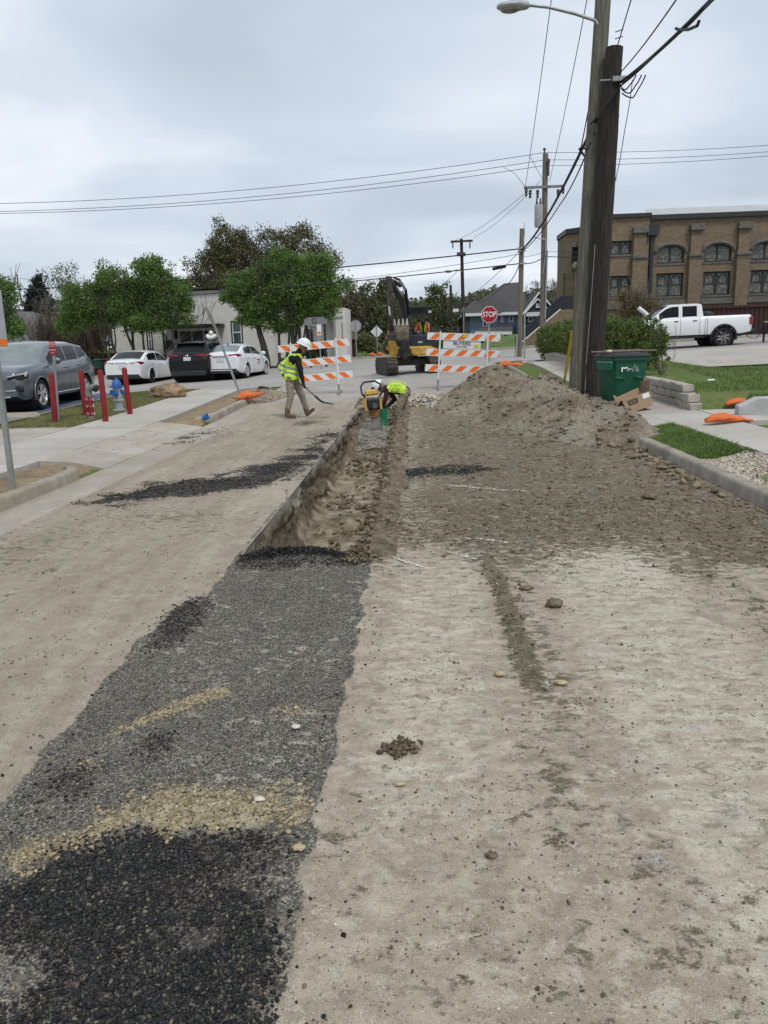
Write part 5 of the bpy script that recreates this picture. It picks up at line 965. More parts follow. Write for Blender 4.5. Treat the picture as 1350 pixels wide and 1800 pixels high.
tree('green_tree', 'bright green tree above the white sedan with side decal', (492, 640), 43.5, [(440, 495, 40, 36), (425, 530, 36, 30), (490, 470, 46, 40), (545, 470, 42, 36), (580, 505, 34, 38), (520, 512, 72, 44), (455, 545, 48, 24), (555, 540, 46, 32), (500, 562, 42, 20)], 64000, .066, M_lf1, M_bark, [(-.75, -.05, 0, 1.9), (.05, -.2, .1, .8), (.3, .1, -.1, .8), (.55, .35, 0, .8), (.8, .6, .1, .7)], 103, 2.7, .13, per=18, clump=.33, shell=.5)
tree('green_tree', 'green tree cut off by the left picture edge', (-15, 640), 38, [(-5, 540, 40, 42), (25, 570, 24, 30), (10, 505, 24, 18), (-30, 520, 36, 40)], 20000, .06, M_lf1, M_bark, [(0, 0, 0, 1), (.2, .3, 0, .8)], 104, 2.4, .15, per=18, clump=.3)
tree('conifer', 'dark conifer behind the grey-roofed house', (68, 640), 66, [(67, 492, 10, 14), (66, 515, 20, 20), (68, 540, 28, 22), (70, 565, 30, 20)], 17000, .11, M_lf3, M_bark, [(0, 0, 0, 1)], 105, 5.0, .22, per=24, clump=.45, shell=.4, lev=1, droop=.1)
tree('bare_tree', 'tall bare tree with pale new buds left of the first green tree', (118, 640), 60, [(110, 490, 26, 36), (130, 520, 26, 30)], 2500, .07, M_lf4, M_bark2, [(0, 0, 0, 1), (.3, .25, 0, .7), (-.3, -.3, 0, .7)], 106, 2.7, .10, per=8, clump=.4, lev=4)
def shrub(name, label, base, Y, lobes_px, n, size, mat, seed, twigs=40, h=1.6, cat='shrub', bark=None, group=None, per=16, clump=.18, lev=2, tr=.012):
    b = at(base[0], base[1], Y); z = float(HZ(b.x, Y))-.04; root = thing(name, label, cat, (b.x, Y, z), group=group); rs = random.Random(seed); mb = MB(); k = Y/FPX; wid = max(l[2] for l in lobes_px)*k
    for i in range(twigs): branch(mb, (rs.uniform(-.4, .4)*wid, rs.uniform(-.3, .3)*wid, 0), (rs.uniform(-.6, .6), rs.uniform(-.6, .6), 1), h*rs.uniform(.4, .62), tr*rs.uniform(.7, 1.2), lev, rs, 3, .45, .25, .004*Y/20)
    mb.build('stem', bark or M_bark2, root)
    if n: leaves('foliage', root, px_lobes(Y, lobes_px), n, size, mat, seed, per=per, clump=clump, shell=.4)
    return root
M_twig = pm('brown_twig', (.115, .085, .065), (.065, .05, .04), 4, .95)
for i, (bx_, Y, lab) in enumerate([(92, 52, 'brown leafless shrub just behind the grey SUV roof'), (132, 51.5, 'brown leafless shrub between the SUV and the green bins'), (170, 51, 'brown leafless shrub touching the stucco building corner')]):
    shrub('bare_shrub', lab, (bx_, 645), Y, [(bx_, 590, 30, 34), (bx_-8, 610, 26, 24)], 2600, .05, M_lf6, 110+i, 34, 3.3, bark=M_twig, group='bare shrubs beside the stucco building', lev=3, tr=.022, per=8, clump=.3)
# hedge behind the block wall
hz0 = float(HZ(5.9, 25)); hed = thing('hedge', 'long clipped green hedge behind the utility poles and block wall', 'hedge', (5.9, 25, hz0)); lob = []
for y in np.arange(21.6, 33.2, .5):
    for s_ in (-.3, .35): lob.append((5.72+s_+random.uniform(-.1, .1), y, 1.55+random.uniform(-.08, .10), .55, .55, .62))
    lob.append((5.9+random.uniform(-.2, .2), y, 1.0, .62, .5, .5))
lob += [(6.1, 21.2, 1.5, .5, .5, .62), (6.2, 21.0, 1.05, .5, .4, .45), (5.6, 21.1, 1.45, .5, .5, .6)]
leaves('foliage', hed, lob, 150000, .032, M_hedge, 120, per=20, clump=.075, shell=.82, aspect=.6)
rs = random.Random(5); mb = MB()
for y in np.arange(21.2, 33.0, .16):
    branch(mb, (rs.uniform(-.45, .45), y-25, -.1), (rs.uniform(-.4, .4), rs.uniform(-.4, .4), 1), .62, .02, 2, rs, 3, .5, .2, .006)
mb.build('stem', M_bark, hed)
shrub('flowering_sprig', 'loose leafy shoots with white blossom at the hedge end by the pickup', (1165, 650), 19.6, [(1162, 600, 14, 26), (1150, 620, 16, 20)], 1500, .03, M_hedge, 121, 10, 1.0, per=8, clump=.1)
shrub('yellow_shrub', 'thin yellow-brown shrub in front of the church corner', (1118, 575), 47, [(1118, 530, 34, 22), (1105, 545, 30, 14), (1140, 540, 20, 16)], 5200, .06, leaf_mat('yellowing', (.18, .14, .06), (.12, .09, .045)), 122, 26, 2.6, per=8, clump=.3, lev=3, tr=.02)
# wood beyond the junction
far = [(612, 520, 26, 60, 70, 4, 'grey-brown leafless tree at the corner of the white building'), (640, 520, 30, 70, 74, 5, 'tall budding tree behind the blank stop sign'), (672, 515, 26, 66, 80, 5, 'budding tree behind the diamond sign'), (700, 540, 24, 50, 84, 4, 'small tree hidden behind the excavator boom'), (735, 550, 24, 44, 88, 5, 'small tree hidden behind the excavator canopy'), (772, 530, 30, 62, 78, 4, 'pale green tree right of the excavator canopy'), (800, 545, 26, 50, 84, 5, 'pale green tree left of the far utility pole'), (828, 560, 22, 42, 90, 5, 'pale green tree left of the blue house')]
for i, (px, py, rx, ry, Y, kd, lab) in enumerate(far):
    m_ = [M_lf1, M_lf2, M_lf3, M_lf3, M_lf4, M_lf5][kd]; 
    L = [(px, py+random.uniform(-6, 6), rx*.7, ry*.45), (px-rx*.35, py+22, rx*.7, ry*.5), (px+rx*.4, py+30, rx*.7, ry*.5), (px, py+62, rx*1.0, ry*.5)]
    tree('wood_tree', lab, (px, 632), Y, L, 9000 if i else 3500, .12, m_ if i else M_lf6, M_bark2, [(0, .05, 0, 1), (.4, .3, 0, .6), (-.4, -.3, .1, .6)], 130+i, 1.9, .13, group='trees of the wood beyond the junction', per=12, clump=.55, shell=.3, lev=4)
r = np.random.default_rng(140); n = 42000; x = r.uniform(-95, 60, n); y = 118+r.uniform(-6, 14, n); hh = 4.5+5.0*fbm(x, y*0, .09, 3, seed=141)-1.5*sm(10, 45, x)*2; z = r.random(n)**.8*hh+1.6; a = r.normal(size=(n, 3)); a /= np.linalg.norm(a, axis=1)[:, None]; b = np.cross(a, r.normal(size=(n, 3))); b /= np.linalg.norm(b, axis=1)[:, None]; s = r.uniform(.18, .5, n)[:, None]; q = np.stack([x, y, z], 1)
link('woods', np_mesh('woods', np.stack([q-a*s, q+b*s*.7, q+a*s, q-b*s*.7], 1).reshape(-1, 3), np.arange(4*n).reshape(-1, 4), leaf_mat('far_wood', (.12, .13, .078), (.07, .078, .05), (.18, .19, .115)), None, False), kind='stuff', label='distant mixed wood closing the view beyond the junction')
# undergrowth below the wood
for i, (px, Y, w, lab) in enumerate([(600, 58, 16, 'low green bush below the shed'), (648, 60, 22, 'yellow-green bush below the blank stop sign'), (690, 62, 24, 'dark bush beside the diamond sign'), (760, 64, 26, 'bush right of the excavator below the wood'), (800, 64, 26, 'bush below the far utility pole'), (726, 63, 26, 'bush hidden behind the excavator body')]):
    shrub('bush', lab, (px, 628), Y, [(px, 605, w, 16), (px+8, 614, w*.9, 12)], 3500, .10, [M_lf5, M_lf4, M_lf5][i % 3], 150+i, 8, 1.6, 'bush', group='bushes at the wood edge', clump=.35)
tree('bare_tree', 'bare leafless tree right of the blue house gable', (975, 600), 95, [], 0, .1, None, M_bark2, [(0, 0, 0, 1), (1.2, .2, 0, .8), (-1.5, -.2, 0, .8)], 160, 2.6, .12, lev=5)
for i, (px, py, Y, w, lab) in enumerate([(525, 640, 46, 14, 'dark clipped shrub under the grey sign'), (560, 640, 46.5, 16, 'dark clipped shrub right of the grey sign'), (545, 645, 45.5, 12, 'low green shrub between the sign posts'), (372, 640, 46.8, 10, 'dark round shrub behind the globe lamp post')]):
    shrub('clipped_shrub', lab, (px, py), Y, [(px, 618 if px != 372 else 612, w, 10)], 2600, .05, M_lf3 if i != 2 else M_lf5, 165+i, 8, .7, group='clipped shrubs by the stucco building', clump=.14)
# ================================================================== VEHICLES
M_rub = pm('tyre_rubber', (.022, .022, .022), (.014, .014, .014), 10, .85, .3, 60); M_chr = pm('bright_trim', (.62, .63, .64), (.5, .51, .52), 4, .22, metal=.9); M_blkp = pm('black_plastic', (.022, .023, .024), (.015, .015, .016), 6, .55); M_well = pm('wheel_well', (.008, .008, .008), (.006, .006, .006), 5, .95)
M_cgl = pm('car_glass', (.009, .011, .012), (.006, .008, .009), 2, .07, spec=.18); M_wsgl = pm('windscreen_glass', (.20, .235, .235), (.13, .16, .16), 2, .08, spec=.6); M_red = pm('tail_lens', (.30, .012, .014), (.16, .008, .01), 8, .15, spec=.7); M_wlens = pm('clear_lens', (.55, .56, .57), (.3, .31, .32), 8, .12, spec=.8); M_alloy = pm('alloy_rim', (.60, .60, .61), (.5, .5, .51), 5, .4, metal=.3); M_plate = pm('number_plate', (.62, .63, .64), (.5, .51, .53), 9, .5)
def paint(name, c): return pm(name, c, tuple(v*.93 for v in c), 2, .28, spec=.5 if c[0] > .05 else .2, coat=.7 if c[0] > .05 else .12)
def wheel(par, name, x, y, r, w, rim_mat, spokes=5, sgn=1, dark=False, twin=True, chunky=False):
    mb = MB(); Mx = Matrix.Rotation(R(90), 4, 'X'); tr_ = .70
    mb.lathe([(r*tr_, -w*.42), (r*.86, -w*.5), (r*.965, -w*.42), (r, -w*.3), (r, w*.3), (r*.965, w*.42), (r*.86, w*.5), (r*tr_, w*.42)], 36, (x, y, r), Mx, False)
    if chunky:
        for k in range(36):
            a = 2*math.pi*k/36; mb.box((x+math.cos(a)*r*.985, y, r+math.sin(a)*r*.985), (.03, w*.9, .05), M=Matrix.Rotation(-a, 4, 'Y'))
    wh = mb.build(name, M_rub, par, smooth=35)
    mb = MB(); yo = y+sgn*w*.36
    mb.lathe([(r*.68, -.02), (r*.735, 0.012), (r*.72, .02), (r*.66, -.03), (r*.64, -w*.5)], 32, (x, yo, r), Matrix.Rotation(R(-90*sgn), 4, 'X'), False); mb.lathe([(.001, .012), (r*.10, .012), (r*.13, -.005), (r*.13, -.04)], 12, (x, yo, r), Matrix.Rotation(R(-90*sgn), 4, 'X'), False)
    for k in range(spokes):
        for t in ((-.16, .16) if twin else (0,)):
            a = 2*math.pi*k/spokes+.3; a2 = a+t*.9; p0 = Vector((x+math.cos(a+t*.4)*r*.11, yo, r+math.sin(a+t*.4)*r*.11)); p1 = Vector((x+math.cos(a2)*r*.68, yo+sgn*.0, r+math.sin(a2)*r*.68)); mb.bar(p0, p1, r*.085 if twin else r*.16, .03, up=(0, 1, 0))
    rim = mb.build('rim', rim_mat, wh, smooth=35)
    mb = MB(); mb.lathe([(.001, 0), (r*.68, 0)], 24, (x, yo-sgn*.07, r), Mx, False); mb.build('brake_disc', M_well if not dark else M_blkp, wh); return wh
def car(name, label, cat, loc, rz, P, group=None):
    root = thing(name, label, cat, loc, rz, group); L, W = P['L'], P['W']; hw = W/2
    ip = lambda k, x: float(np.interp(-x, [-a for a, b in P[k]], [b for a, b in P[k]]))
    st = set(np.round(np.linspace(L/2, -L/2, 58), 4)) | {L/2-.015, L/2-.05, -L/2+.015, -L/2+.05}
    for a, b in P['sides']+[P['ws'], P['rw']]: st |= {round(a, 4), round(b, 4)}
    for s in P['seams']: st |= {round(s+.008, 4), round(s-.008, 4)}
    st = sorted(st, reverse=True); keepst = [st[0]]
    for s in st[1:]:
        if keepst[-1]-s > .011 or any(abs(s-q) < .009 for q in P['seams']): keepst.append(s)
    st = keepst; grid = []; pw = P.get('pw', 7); sq = P.get('sq', 0.0); tum = P.get('tum', .17)
    for x in st:
        t = abs(x)/(L/2); w = hw*(1-P.get('nose', .16)*t**pw) if x > 0 else hw*(1-P.get('tail', .10)*t**pw); zt, zb, zf = ip('top', x), ip('belt', x), ip('bot', x); zb = min(zb, zt-.004); g = zt-zb; h = zb-zf; k_ = min(1, g/.45)
        half = [(0, zf), (w*.80, zf), (w*.93, zf+h*.05), (w*.965, zf+h*.14), (w*.98, zf+h*.24), (w*.995, zf+h*.36), (w*1.0, zf+h*.5), (w*1.0, zf+h*.62), (w*.997, zf+h*.74), (w*.985, zf+h*.86), (w*.965, zf+h*.95), (w*.94, zb)]
        we = w*.94-(tum*w)*k_-(w*.06)*(1-k_); wb_ = w*.925
        for u in (.12, .35, .6, .85, 1.0): half.append((wb_+(we-wb_)*(u**1.25), zb+g*(1-(1-u)**1.12)*(.985 if u == 1 else .97)))
        cr_ = .05*(1-sq)+.02*k_; half += [(we*.86, zt+cr_*.35), (we*.5, zt+cr_*.85), (0, zt+cr_)]
        grid.append([Vector((x, y, z)) for y, z in half])
    m = len(grid[0]); IB, IE = 11, 16
    for gi, g_ in enumerate(grid):          # ease the bumper corners
        x = st[gi]; d = (L/2-abs(x))
        if d < .06:
            for v in g_: zc = (P['belt'][0][1] if x > 0 else P['belt'][-1][1])*.6; v.z = zc+(v.z-zc)*(1-.10*(1-d/.06)); v.y *= 1-.05*(1-d/.06)
    axs = [P['axf'], P['axf']-P['wb']]; Ra = P['wr']*1.16+P.get('gap', 0); zc = P['wr']
    for g_ in grid:
        for i in range(1, IB):
            v = g_[i]
            for ax_ in axs:
                d = math.hypot(v.x-ax_, v.z-zc)
                if abs(d-Ra) < .055 and d > 1e-4: s = Ra/d; v.x = ax_+(v.x-ax_)*s; v.z = zc+(v.z-zc)*s
    parts = {'body': ([], [])}; tags = {}
    def tagf(i, j):
        xa, xb = st[i], st[i+1]; mid = (xa+xb)/2; c = (grid[i][j]+grid[i+1][j+1])/2
        if j < IB and abs(c.y) > hw*.6:
            for ax_ in axs:
                if math.hypot(c.x-ax_, c.z-zc) < Ra-.012: return None
        if IB < j < IE-1+1 and j < IE:
            for k, (a, b) in enumerate(P['sides']):
                if b-.001 <= mid <= a+.001 and IB <= j < IE-1 and (ip('top', mid)-ip('belt', mid)) > .10: return 'side_window'
        if j >= IE:
            if P['ws'][1]-.001 <= mid <= P['ws'][0]+.001: return 'windscreen' if (j > IE) else 'body'
            if P['rw'][1]-.001 <= mid <= P['rw'][0]+.001: return 'rear_window' if (j > IE) else 'body'
        if 2 <= j < IB and any(abs(mid-q) < .009 for q in P['seams']): return 'seam'
        if j < P.get('clad', 2): return 'lower_trim'
        return 'body'
    col = {}
    for i in range(len(st)-1):
        for j in range(m-1):
            t = tagf(i, j)
            if t is None: continue
            for s in (1, -1):
                key = t
                if t == 'side_window':
                    mid = (st[i]+st[i+1])/2; kk = [k for k, (a, b) in enumerate(P['sides']) if b-.001 <= mid <= a+.001][0]; key = (t, kk, s)
                mb = col.setdefault(key, MB()); q = [grid[i][j], grid[i+1][j], grid[i+1][j+1], grid[i][j+1]]; q = [(v.x, v.y*s, v.z) for v in q]
                mb.add(q, [(0, 1, 2, 3) if s > 0 else (3, 2, 1, 0)])
    for e_ in (0, -1):
        for j in range(m-1):
            q = [grid[e_][j], grid[e_][j+1]]; mb = col['body' if j >= P.get('clad', 2) else 'lower_trim']; mb.add([(q[0].x, q[0].y, q[0].z), (q[1].x, q[1].y, q[1].z), (q[1].x, -q[1].y, q[1].z), (q[0].x, -q[0].y, q[0].z)], [(0, 1, 2, 3)])
    gl = P.get('glass', M_cgl); mats = {'body': P['paint'], 'windscreen': P.get('wsmat', gl), 'rear_window': P.get('rwmat', gl), 'seam': M_well, 'lower_trim': P.get('trim', M_blkp)}
    objs = {}
    for key, mb in col.items():
        nm = key if isinstance(key, str) else key[0]; nm2 = {'seam': 'door_seam'}.get(nm, nm); mt = mats.get(nm, gl)
        me = mb.mesh(nm2, mt); bm = bmesh.new(); bm.from_mesh(me); bmesh.ops.remove_doubles(bm, verts=bm.verts, dist=.0008); bmesh.ops.recalc_face_normals(bm, faces=bm.faces); bm.to_mesh(me); bm.free()
        me.polygons.foreach_set('use_smooth', [True]*len(me.polygons)); me.set_sharp_from_angle(angle=R(38)); objs[key] = link(nm2, me, root)
    for ax_ in axs:
        mb = MB(); mb.lathe([(.001, -hw*.86), (Ra*1.01, -hw*.86), (Ra*1.01, hw*.86), (.001, hw*.86)], 24, (ax_, 0, zc), Matrix.Rotation(R(90), 4, 'X'), False); mb.build('wheel_well', M_well, root)
        for s in (1, -1):
            yy = s*(hw*(1.0)-P['tw']/2-.015); wheel(root, 'wheel', ax_, yy, P['wr'], P['tw'], P['rim'], P.get('spokes', 5), s, twin=P.get('twin', True), chunky=P.get('chunky', False))
            mb = MB(); n = 16; t = abs(ax_)/(L/2); yb = s*(hw*(1-.12*t**pw)*.992); mb.tube([(ax_+Ra*math.cos(R(a)), yb, zc+Ra*math.sin(R(a))) for a in np.linspace(-14, 194, n)], P.get('lip', .018), 6); mb.build('arch_lip', P.get('lipmat', P['paint']), root, smooth=60)
    # mirrors, handles
    for s in (1, -1):
        mx_ = P['ws'][0]-.32; zb = ip('belt', mx_); mb = MB(); mb.ell((mx_+.02, s*(hw+.10), zb+.10), (.08, .12, .085)); mb.bar((mx_, s*(hw*.9), zb+.03), (mx_, s*(hw+.06), zb+.06), .08, .04); mb.build('wing_mirror', P.get('mirror', P['paint']), root, smooth=60)
        for hx_ in P.get('handles', []): zz_ = ip('belt', hx_); mb = MB(); mb.box((hx_, s*(hw*.99), zz_-.10), (.19, .05, .035)); mb.build('door_handle', P.get('hmat', P['paint']), root, bevel=.01)
    return root, objs, ip
def part_box(root, name, c, d, mat, bevel=.015, rz=0, par=None):
    mb = MB(); mb.box(c, d, rz); return mb.build(name, mat, par or root, bevel=bevel, smooth=40)
P_sedan = dict(L=4.92, W=1.85, top=[(2.46, .66), (2.40, .72), (1.5, .90), (1.05, .97), (.25, 1.36), (-.1, 1.43), (-.9, 1.44), (-1.3, 1.38), (-2.0, 1.10), (-2.25, 1.07), (-2.42, 1.05), (-2.46, 1.0)], belt=[(2.46, .62), (1.5, .86), (1.05, .92), (0, .95), (-1.2, 1.0), (-2.2, 1.02), (-2.46, .95)], bot=[(2.46, .30), (2.2, .20), (1.5, .17), (-1.6, .17), (-2.25, .24), (-2.46, .34)], wb=2.83, axf=1.48, wr=.335, tw=.22, sides=[(.85, -.42), (-.48, -1.5)], ws=(1.0, .18), rw=(-1.25, -2.0), seams=[.98, -.45, -1.42], paint=paint('white_paint', (.74, .75, .76)), rim=pm('dark_alloy', (.03, .03, .032), (.02, .02, .02), 5, .35, metal=.6), handles=[-.28, -1.2])
def gcar(px, py, Y=None, dx=0, dy=0):
    p = gt(px, py); return Vector((p.x+dx, p.y+dy, float(HZ(p.x+dx, p.y+dy))))
def rear_kit(root, P, zl, hl, wl, zp, name_red=True, tailw=.30, dark_low=True, plate=True, lens_in=0):
    L, W = P['L'], P['W']
    for s in (1, -1):
        mb = MB(); yo = s*(W/2*.90); secs = []
        for t in np.linspace(0, 1, 7):
            if t < .5: y = W/2*.90-wl*(1-t*2); x = -L/2+.02+.03*(t*2)**2-.012
            else: y = W/2*(.90+.055*(t-.5)*2); x = -L/2+.05+(t-.5)*2*tailw-.012
            hh = hl*(.55+.45*min(1, t*2)) if t < .5 else hl*(1-.5*(t-.5)*2); secs.append([Vector((x, s*y, zl-hh/2)), Vector((x-.02*(t < .5), s*(y+.012*(t >= .5)), zl)), Vector((x, s*y, zl+hh/2)), Vector((x+.05, s*(y-.05), zl))])
        mb.loft(secs); mb.build('tail_light', M_red, root, smooth=50)
    part_box(root, 'number_plate', (-L/2-.012, 0, zp), (.02, .33, .16), M_plate, .004)
    if dark_low: part_box(root, 'rear_valance', (-L/2+.05, 0, .36), (.16, W*.82, .20), M_blkp, .03)
def setcar(root, p, rz=math.pi/2): root.location = p; root.rotation_euler = (0, 0, rz)
# white sedan beside the hydrant (rear right wheel survey point)
p = gcar(270, 673); c1, ob, ip = car('parked_sedan', 'white sedan with dark wheels parked behind the hydrant', 'car', (0, 0, 0), 0, P_sedan, 'cars parked head-in by the stucco building')
rear_kit(c1, P_sedan, .95, .15, .46, .80); part_box(c1, 'trunk_trim', (-2.475, 0, .97), (.02, .62, .03), M_chr, .006)
z_ = float(RZ(p.x-.85, p.y+1.35)); setcar(c1, (p.x-.85, p.y+1.35, z_), math.pi/2-R(3))
# compact white sedan
P2 = dict(P_sedan); P2.update(L=4.50, W=1.76, top=[(2.25, .70), (2.18, .76), (1.4, .94), (1.0, 1.0), (.2, 1.38), (-.2, 1.45), (-.8, 1.45), (-1.25, 1.38), (-1.85, 1.14), (-2.1, 1.12), (-2.2, 1.10), (-2.25, 1.05)], belt=[(2.25, .66), (1.4, .9), (.9, .95), (-1.1, 1.03), (-2.0, 1.06), (-2.25, 1.0)], bot=[(2.25, .32), (2.0, .22), (1.4, .18), (-1.5, .18), (-2.05, .26), (-2.25, .36)], wb=2.62, axf=1.36, ws=(.98, .12), rw=(-1.18, -1.84), sides=[(.8, -.38), (-.44, -1.38)], seams=[.92, -.41, -1.3], rim=M_alloy, rwmat=M_wsgl, handles=[-.25, -1.1], spokes=7)
p = gcar(441, 664); c2, ob, ip = car('parked_sedan', 'compact white sedan with red door decal parked nearest the leaning post', 'car', (0, 0, 0), 0, P2, 'cars parked head-in by the stucco building')
rear_kit(c2, P2, 1.02, .14, .42, .84); part_box(c2, 'trunk_trim', (-2.265, 0, .98), (.02, .7, .03), M_blkp, .006); part_box(c2, 'bumper_trim', (-2.27, 0, .40), (.03, 1.0, .05), M_plate, .01)
mb = MB(); mb.box((.25, -.882, .78), (.45, .006, .05)); mb.box((.3, -.882, .68), (.30, .006, .04)); mb.box((.2, -.882, .60), (.36, .006, .03)); mb.build('door_decal', pm('red_decal', (.5, .06, .04), (.35, .04, .03), 20, .5), c2)
part_box(c2, 'antenna', (-1.2, 0, 1.50), (.10, .03, .09), M_blkp, .01)
setcar(c2, (p.x-.80, p.y+1.28, float(RZ(p.x-.8, p.y+1.28))), math.pi/2-R(7))
# black crossover
P3 = dict(P_sedan); P3.update(L=4.60, W=1.93, top=[(2.3, .82), (2.22, .92), (1.4, 1.06), (1.0, 1.12), (.35, 1.55), (0, 1.64), (-1.1, 1.66), (-1.75, 1.58), (-2.12, 1.22), (-2.22, 1.14), (-2.3, 1.05)], belt=[(2.3, .78), (1.4, 1.02), (.9, 1.06), (-1.1, 1.15), (-2.1, 1.16), (-2.3, 1.02)], bot=[(2.3, .36), (2, .26), (-1.8, .26), (-2.15, .32), (-2.3, .42)], wb=2.86, axf=1.42, wr=.37, tw=.24, ws=(.98, .30), rw=(-1.72, -2.12), sides=[(.8, -.40), (-.46, -1.25), (-1.33, -1.72)], seams=[.95, -.43, -1.28], paint=paint('black_paint', (.012, .013, .015)), handles=[-.25, -1.1])
p = gcar(338, 671); c3, ob, ip = car('parked_crossover', 'black crossover parked between the two white sedans', 'car', (0, 0, 0), 0, P3, 'cars parked head-in by the stucco building')
rear_kit(c3, P3, 1.12, .11, .48, .98); part_box(c3, 'rear_badge', (-2.325, 0, 1.12), (.015, .14, .05), M_chr, .006); part_box(c3, 'rear_wiper', (-2.08, .05, 1.28), (.03, .5, .03), M_blkp, .008); part_box(c3, 'rear_spoiler', (-1.78, 0, 1.64), (.30, 1.3, .05), paint('black_paint', (.012, .013, .015)), .02)
setcar(c3, (p.x+.35, p.y+1.42, float(RZ(p.x+.35, p.y+1.42))), math.pi/2-R(6))
# grey crossover facing the camera
P4 = dict(P_sedan); P4.update(L=4.69, W=1.90, top=[(2.345, .86), (2.30, .93), (2.0, 1.02), (1.4, 1.10), (1.0, 1.14), (.32, 1.55), (0, 1.62), (-1.0, 1.63), (-1.7, 1.55), (-2.15, 1.22), (-2.25, 1.08), (-2.345, .98)], belt=[(2.345, .80), (1.8, .98), (1.0, 1.07), (0, 1.08), (-1.0, 1.12), (-1.7, 1.22), (-2.1, 1.18), (-2.345, .95)], bot=[(2.345, .34), (2.15, .24), (-1.8, .26), (-2.345, .40)], wb=2.865, axf=1.46, wr=.37, tw=.24, nose=.20, pw=5, ws=(1.0, .27), rw=(-1.65, -2.15), sides=[(.78, -.30), (-.36, -1.15), (-1.22, -1.72)], seams=[.93, -.33, -1.2], paint=paint('slate_paint', (.095, .112, .13)), rim=M_alloy, wsmat=M_wsgl, glass=M_cgl, handles=[-.15, -1.02], hmat=paint('slate_paint', (.095, .112, .13)), lip=.02)
p = gcar(68, 722); c4, ob, ip = car('parked_suv', 'grey SUV facing the camera in the lot behind the red bollards', 'car', (0, 0, 0), 0, P4)
for s in (1, -1):
    mb = MB(); secs = []
    for t in np.linspace(0, 1, 7):
        y = .52+.40*t; x = 2.315-.06*t**2-.17*max(0, t-.6)*2.2; hh = .085+.045*t; secs.append([Vector((x+.03, s*y, .80-hh/2+.05*t)), Vector((x+.045, s*y, .80+.05*t)), Vector((x+.02, s*y, .80+hh/2+.05*t)), Vector((x-.08, s*(y-.02), .80+.05*t))])
    mb.loft(secs); hl = mb.build('headlight', M_blkp, c4, smooth=40)
    mb = MB(); mb.tube([Vector((2.37-.06*t**2-.37*max(0, t-.6), s*(.52+.40*t), .835+.075*t)) for t in np.linspace(0, 1, 7)], .018, 6); mb.tube([Vector((2.245, s*.905, .84)), Vector((2.18, s*.925, .94))], .025, 6); mb.build('lamp_bar', M_wlens, hl, smooth=50)
    part_box(c4, 'bumper_inlet', (2.30, s*.70, .56), (.10, .36, .16), M_blkp, .03, rz=-s*.25); mb = MB(); mb.tube([(2.355, s*.45, .505), (2.345, s*.65, .51), (2.27, s*.86, .545)], .018, 6); mb.build('bumper_trim', M_chr, c4, smooth=50)
    mb = MB(); mb.tube([(x, s*(.93*(1-.17*min(1, (ip('top', x)-ip('belt', x))/.45))-.075), ip('top', x)-.045) for x in np.linspace(.15, -1.65, 10)], .02, 6); mb.build('roof_rail', M_chr, c4, smooth=50)
    mb = MB(); mb.tube([(x, s*.895, ip('belt', x)+.006) for x in np.linspace(.80, -1.7, 12)]+[(-1.78, s*.83, 1.32), (-1.62, s*.79, 1.45)], .011, 6); mb.build('window_trim', M_chr, c4, smooth=50)
    mb = MB(); mb.tube([(.85, s*.955, .36), (-.95, s*.955, .38), (-1.0, s*.955, .43)], .016, 6); mb.build('sill_trim', M_chr, c4, smooth=50)
part_box(c4, 'grille', (2.335, 0, .74), (.06, .80, .26), M_blkp, .04); mb = MB(); mb.tube([(2.37, -.40, .87), (2.37, .40, .87), (2.37, .34, .62), (2.37, -.34, .62), (2.37, -.40, .87)], .014, 6); mb.build('grille_frame', M_chr, c4)
mb = MB(); mb.tube([(2.36, -.55, .36), (2.375, 0, .35), (2.36, .55, .36)], .022, 6); mb.build('skid_trim', M_chr, c4, smooth=50)
part_box(c4, 'sensor_pod', (.62, 0, 1.36), (.10, .22, .10), M_blkp, .03); part_box(c4, 'front_plate', (2.38, 0, .56), (.015, .32, .14), M_plate, .004)
setcar(c4, (p.x-.83, p.y+1.46, float(HZ(p.x-.83, p.y+1.46))+.012), -math.pi/2+R(2))
# white pickup
P5 = dict(P_sedan); P5.update(L=5.84, W=2.03, top=[(2.92, 1.08), (2.85, 1.16), (1.9, 1.27), (1.45, 1.30), (.85, 1.80), (.6, 1.90), (-.55, 1.92), (-.72, 1.88), (-.80, 1.37), (-.82, 1.36), (-2.8, 1.38), (-2.92, 1.37)], belt=[(2.92, 1.02), (1.9, 1.22), (1.4, 1.25), (-.7, 1.29), (-.82, 1.31), (-2.8, 1.33), (-2.92, 1.32)], bot=[(2.92, .52), (2.5, .42), (-2.5, .46), (-2.92, .56)], wb=3.65, axf=1.95, wr=.425, tw=.30, gap=.05, nose=.08, tail=.02, pw=6, sq=.8, tum=.12, ws=(1.42, .72), rw=(-.71, -.80), sides=[(1.15, .30), (.14, -.50)], seams=[1.35, .22, -.62, -.85], paint=paint('white_paint', (.74, .75, .76)), rim=pm('machined_rim', (.55, .55, .55), (.03, .03, .03), 6, .3, metal=.7), spokes=8, twin=True, chunky=True, handles=[.42, -.40], hmat=M_blkp, lip=.055, lipmat=M_blkp, clad=3, mirror=M_blkp)
p = gcar(1271, 608); c5, ob, ip = car('pickup_truck', 'white pickup truck towing a trailer past the brick church', 'pickup truck', (0, 0, 0), 0, P5)
for s in (1, -1):
    part_box(c5, 'tail_light', (-2.86, s*1.0, 1.12), (.16, .06, .34), M_red, .02)
part_box(c5, 'rear_bumper', (-2.98, 0, .66), (.22, 1.9, .20), M_blkp, .04); part_box(c5, 'running_board', (.2, 1.0, .46), (2.1, .12, .06), M_blkp, .02); part_box(c5, 'running_board', (.2, -1.0, .46), (2.1, .12, .06), M_blkp, .02)
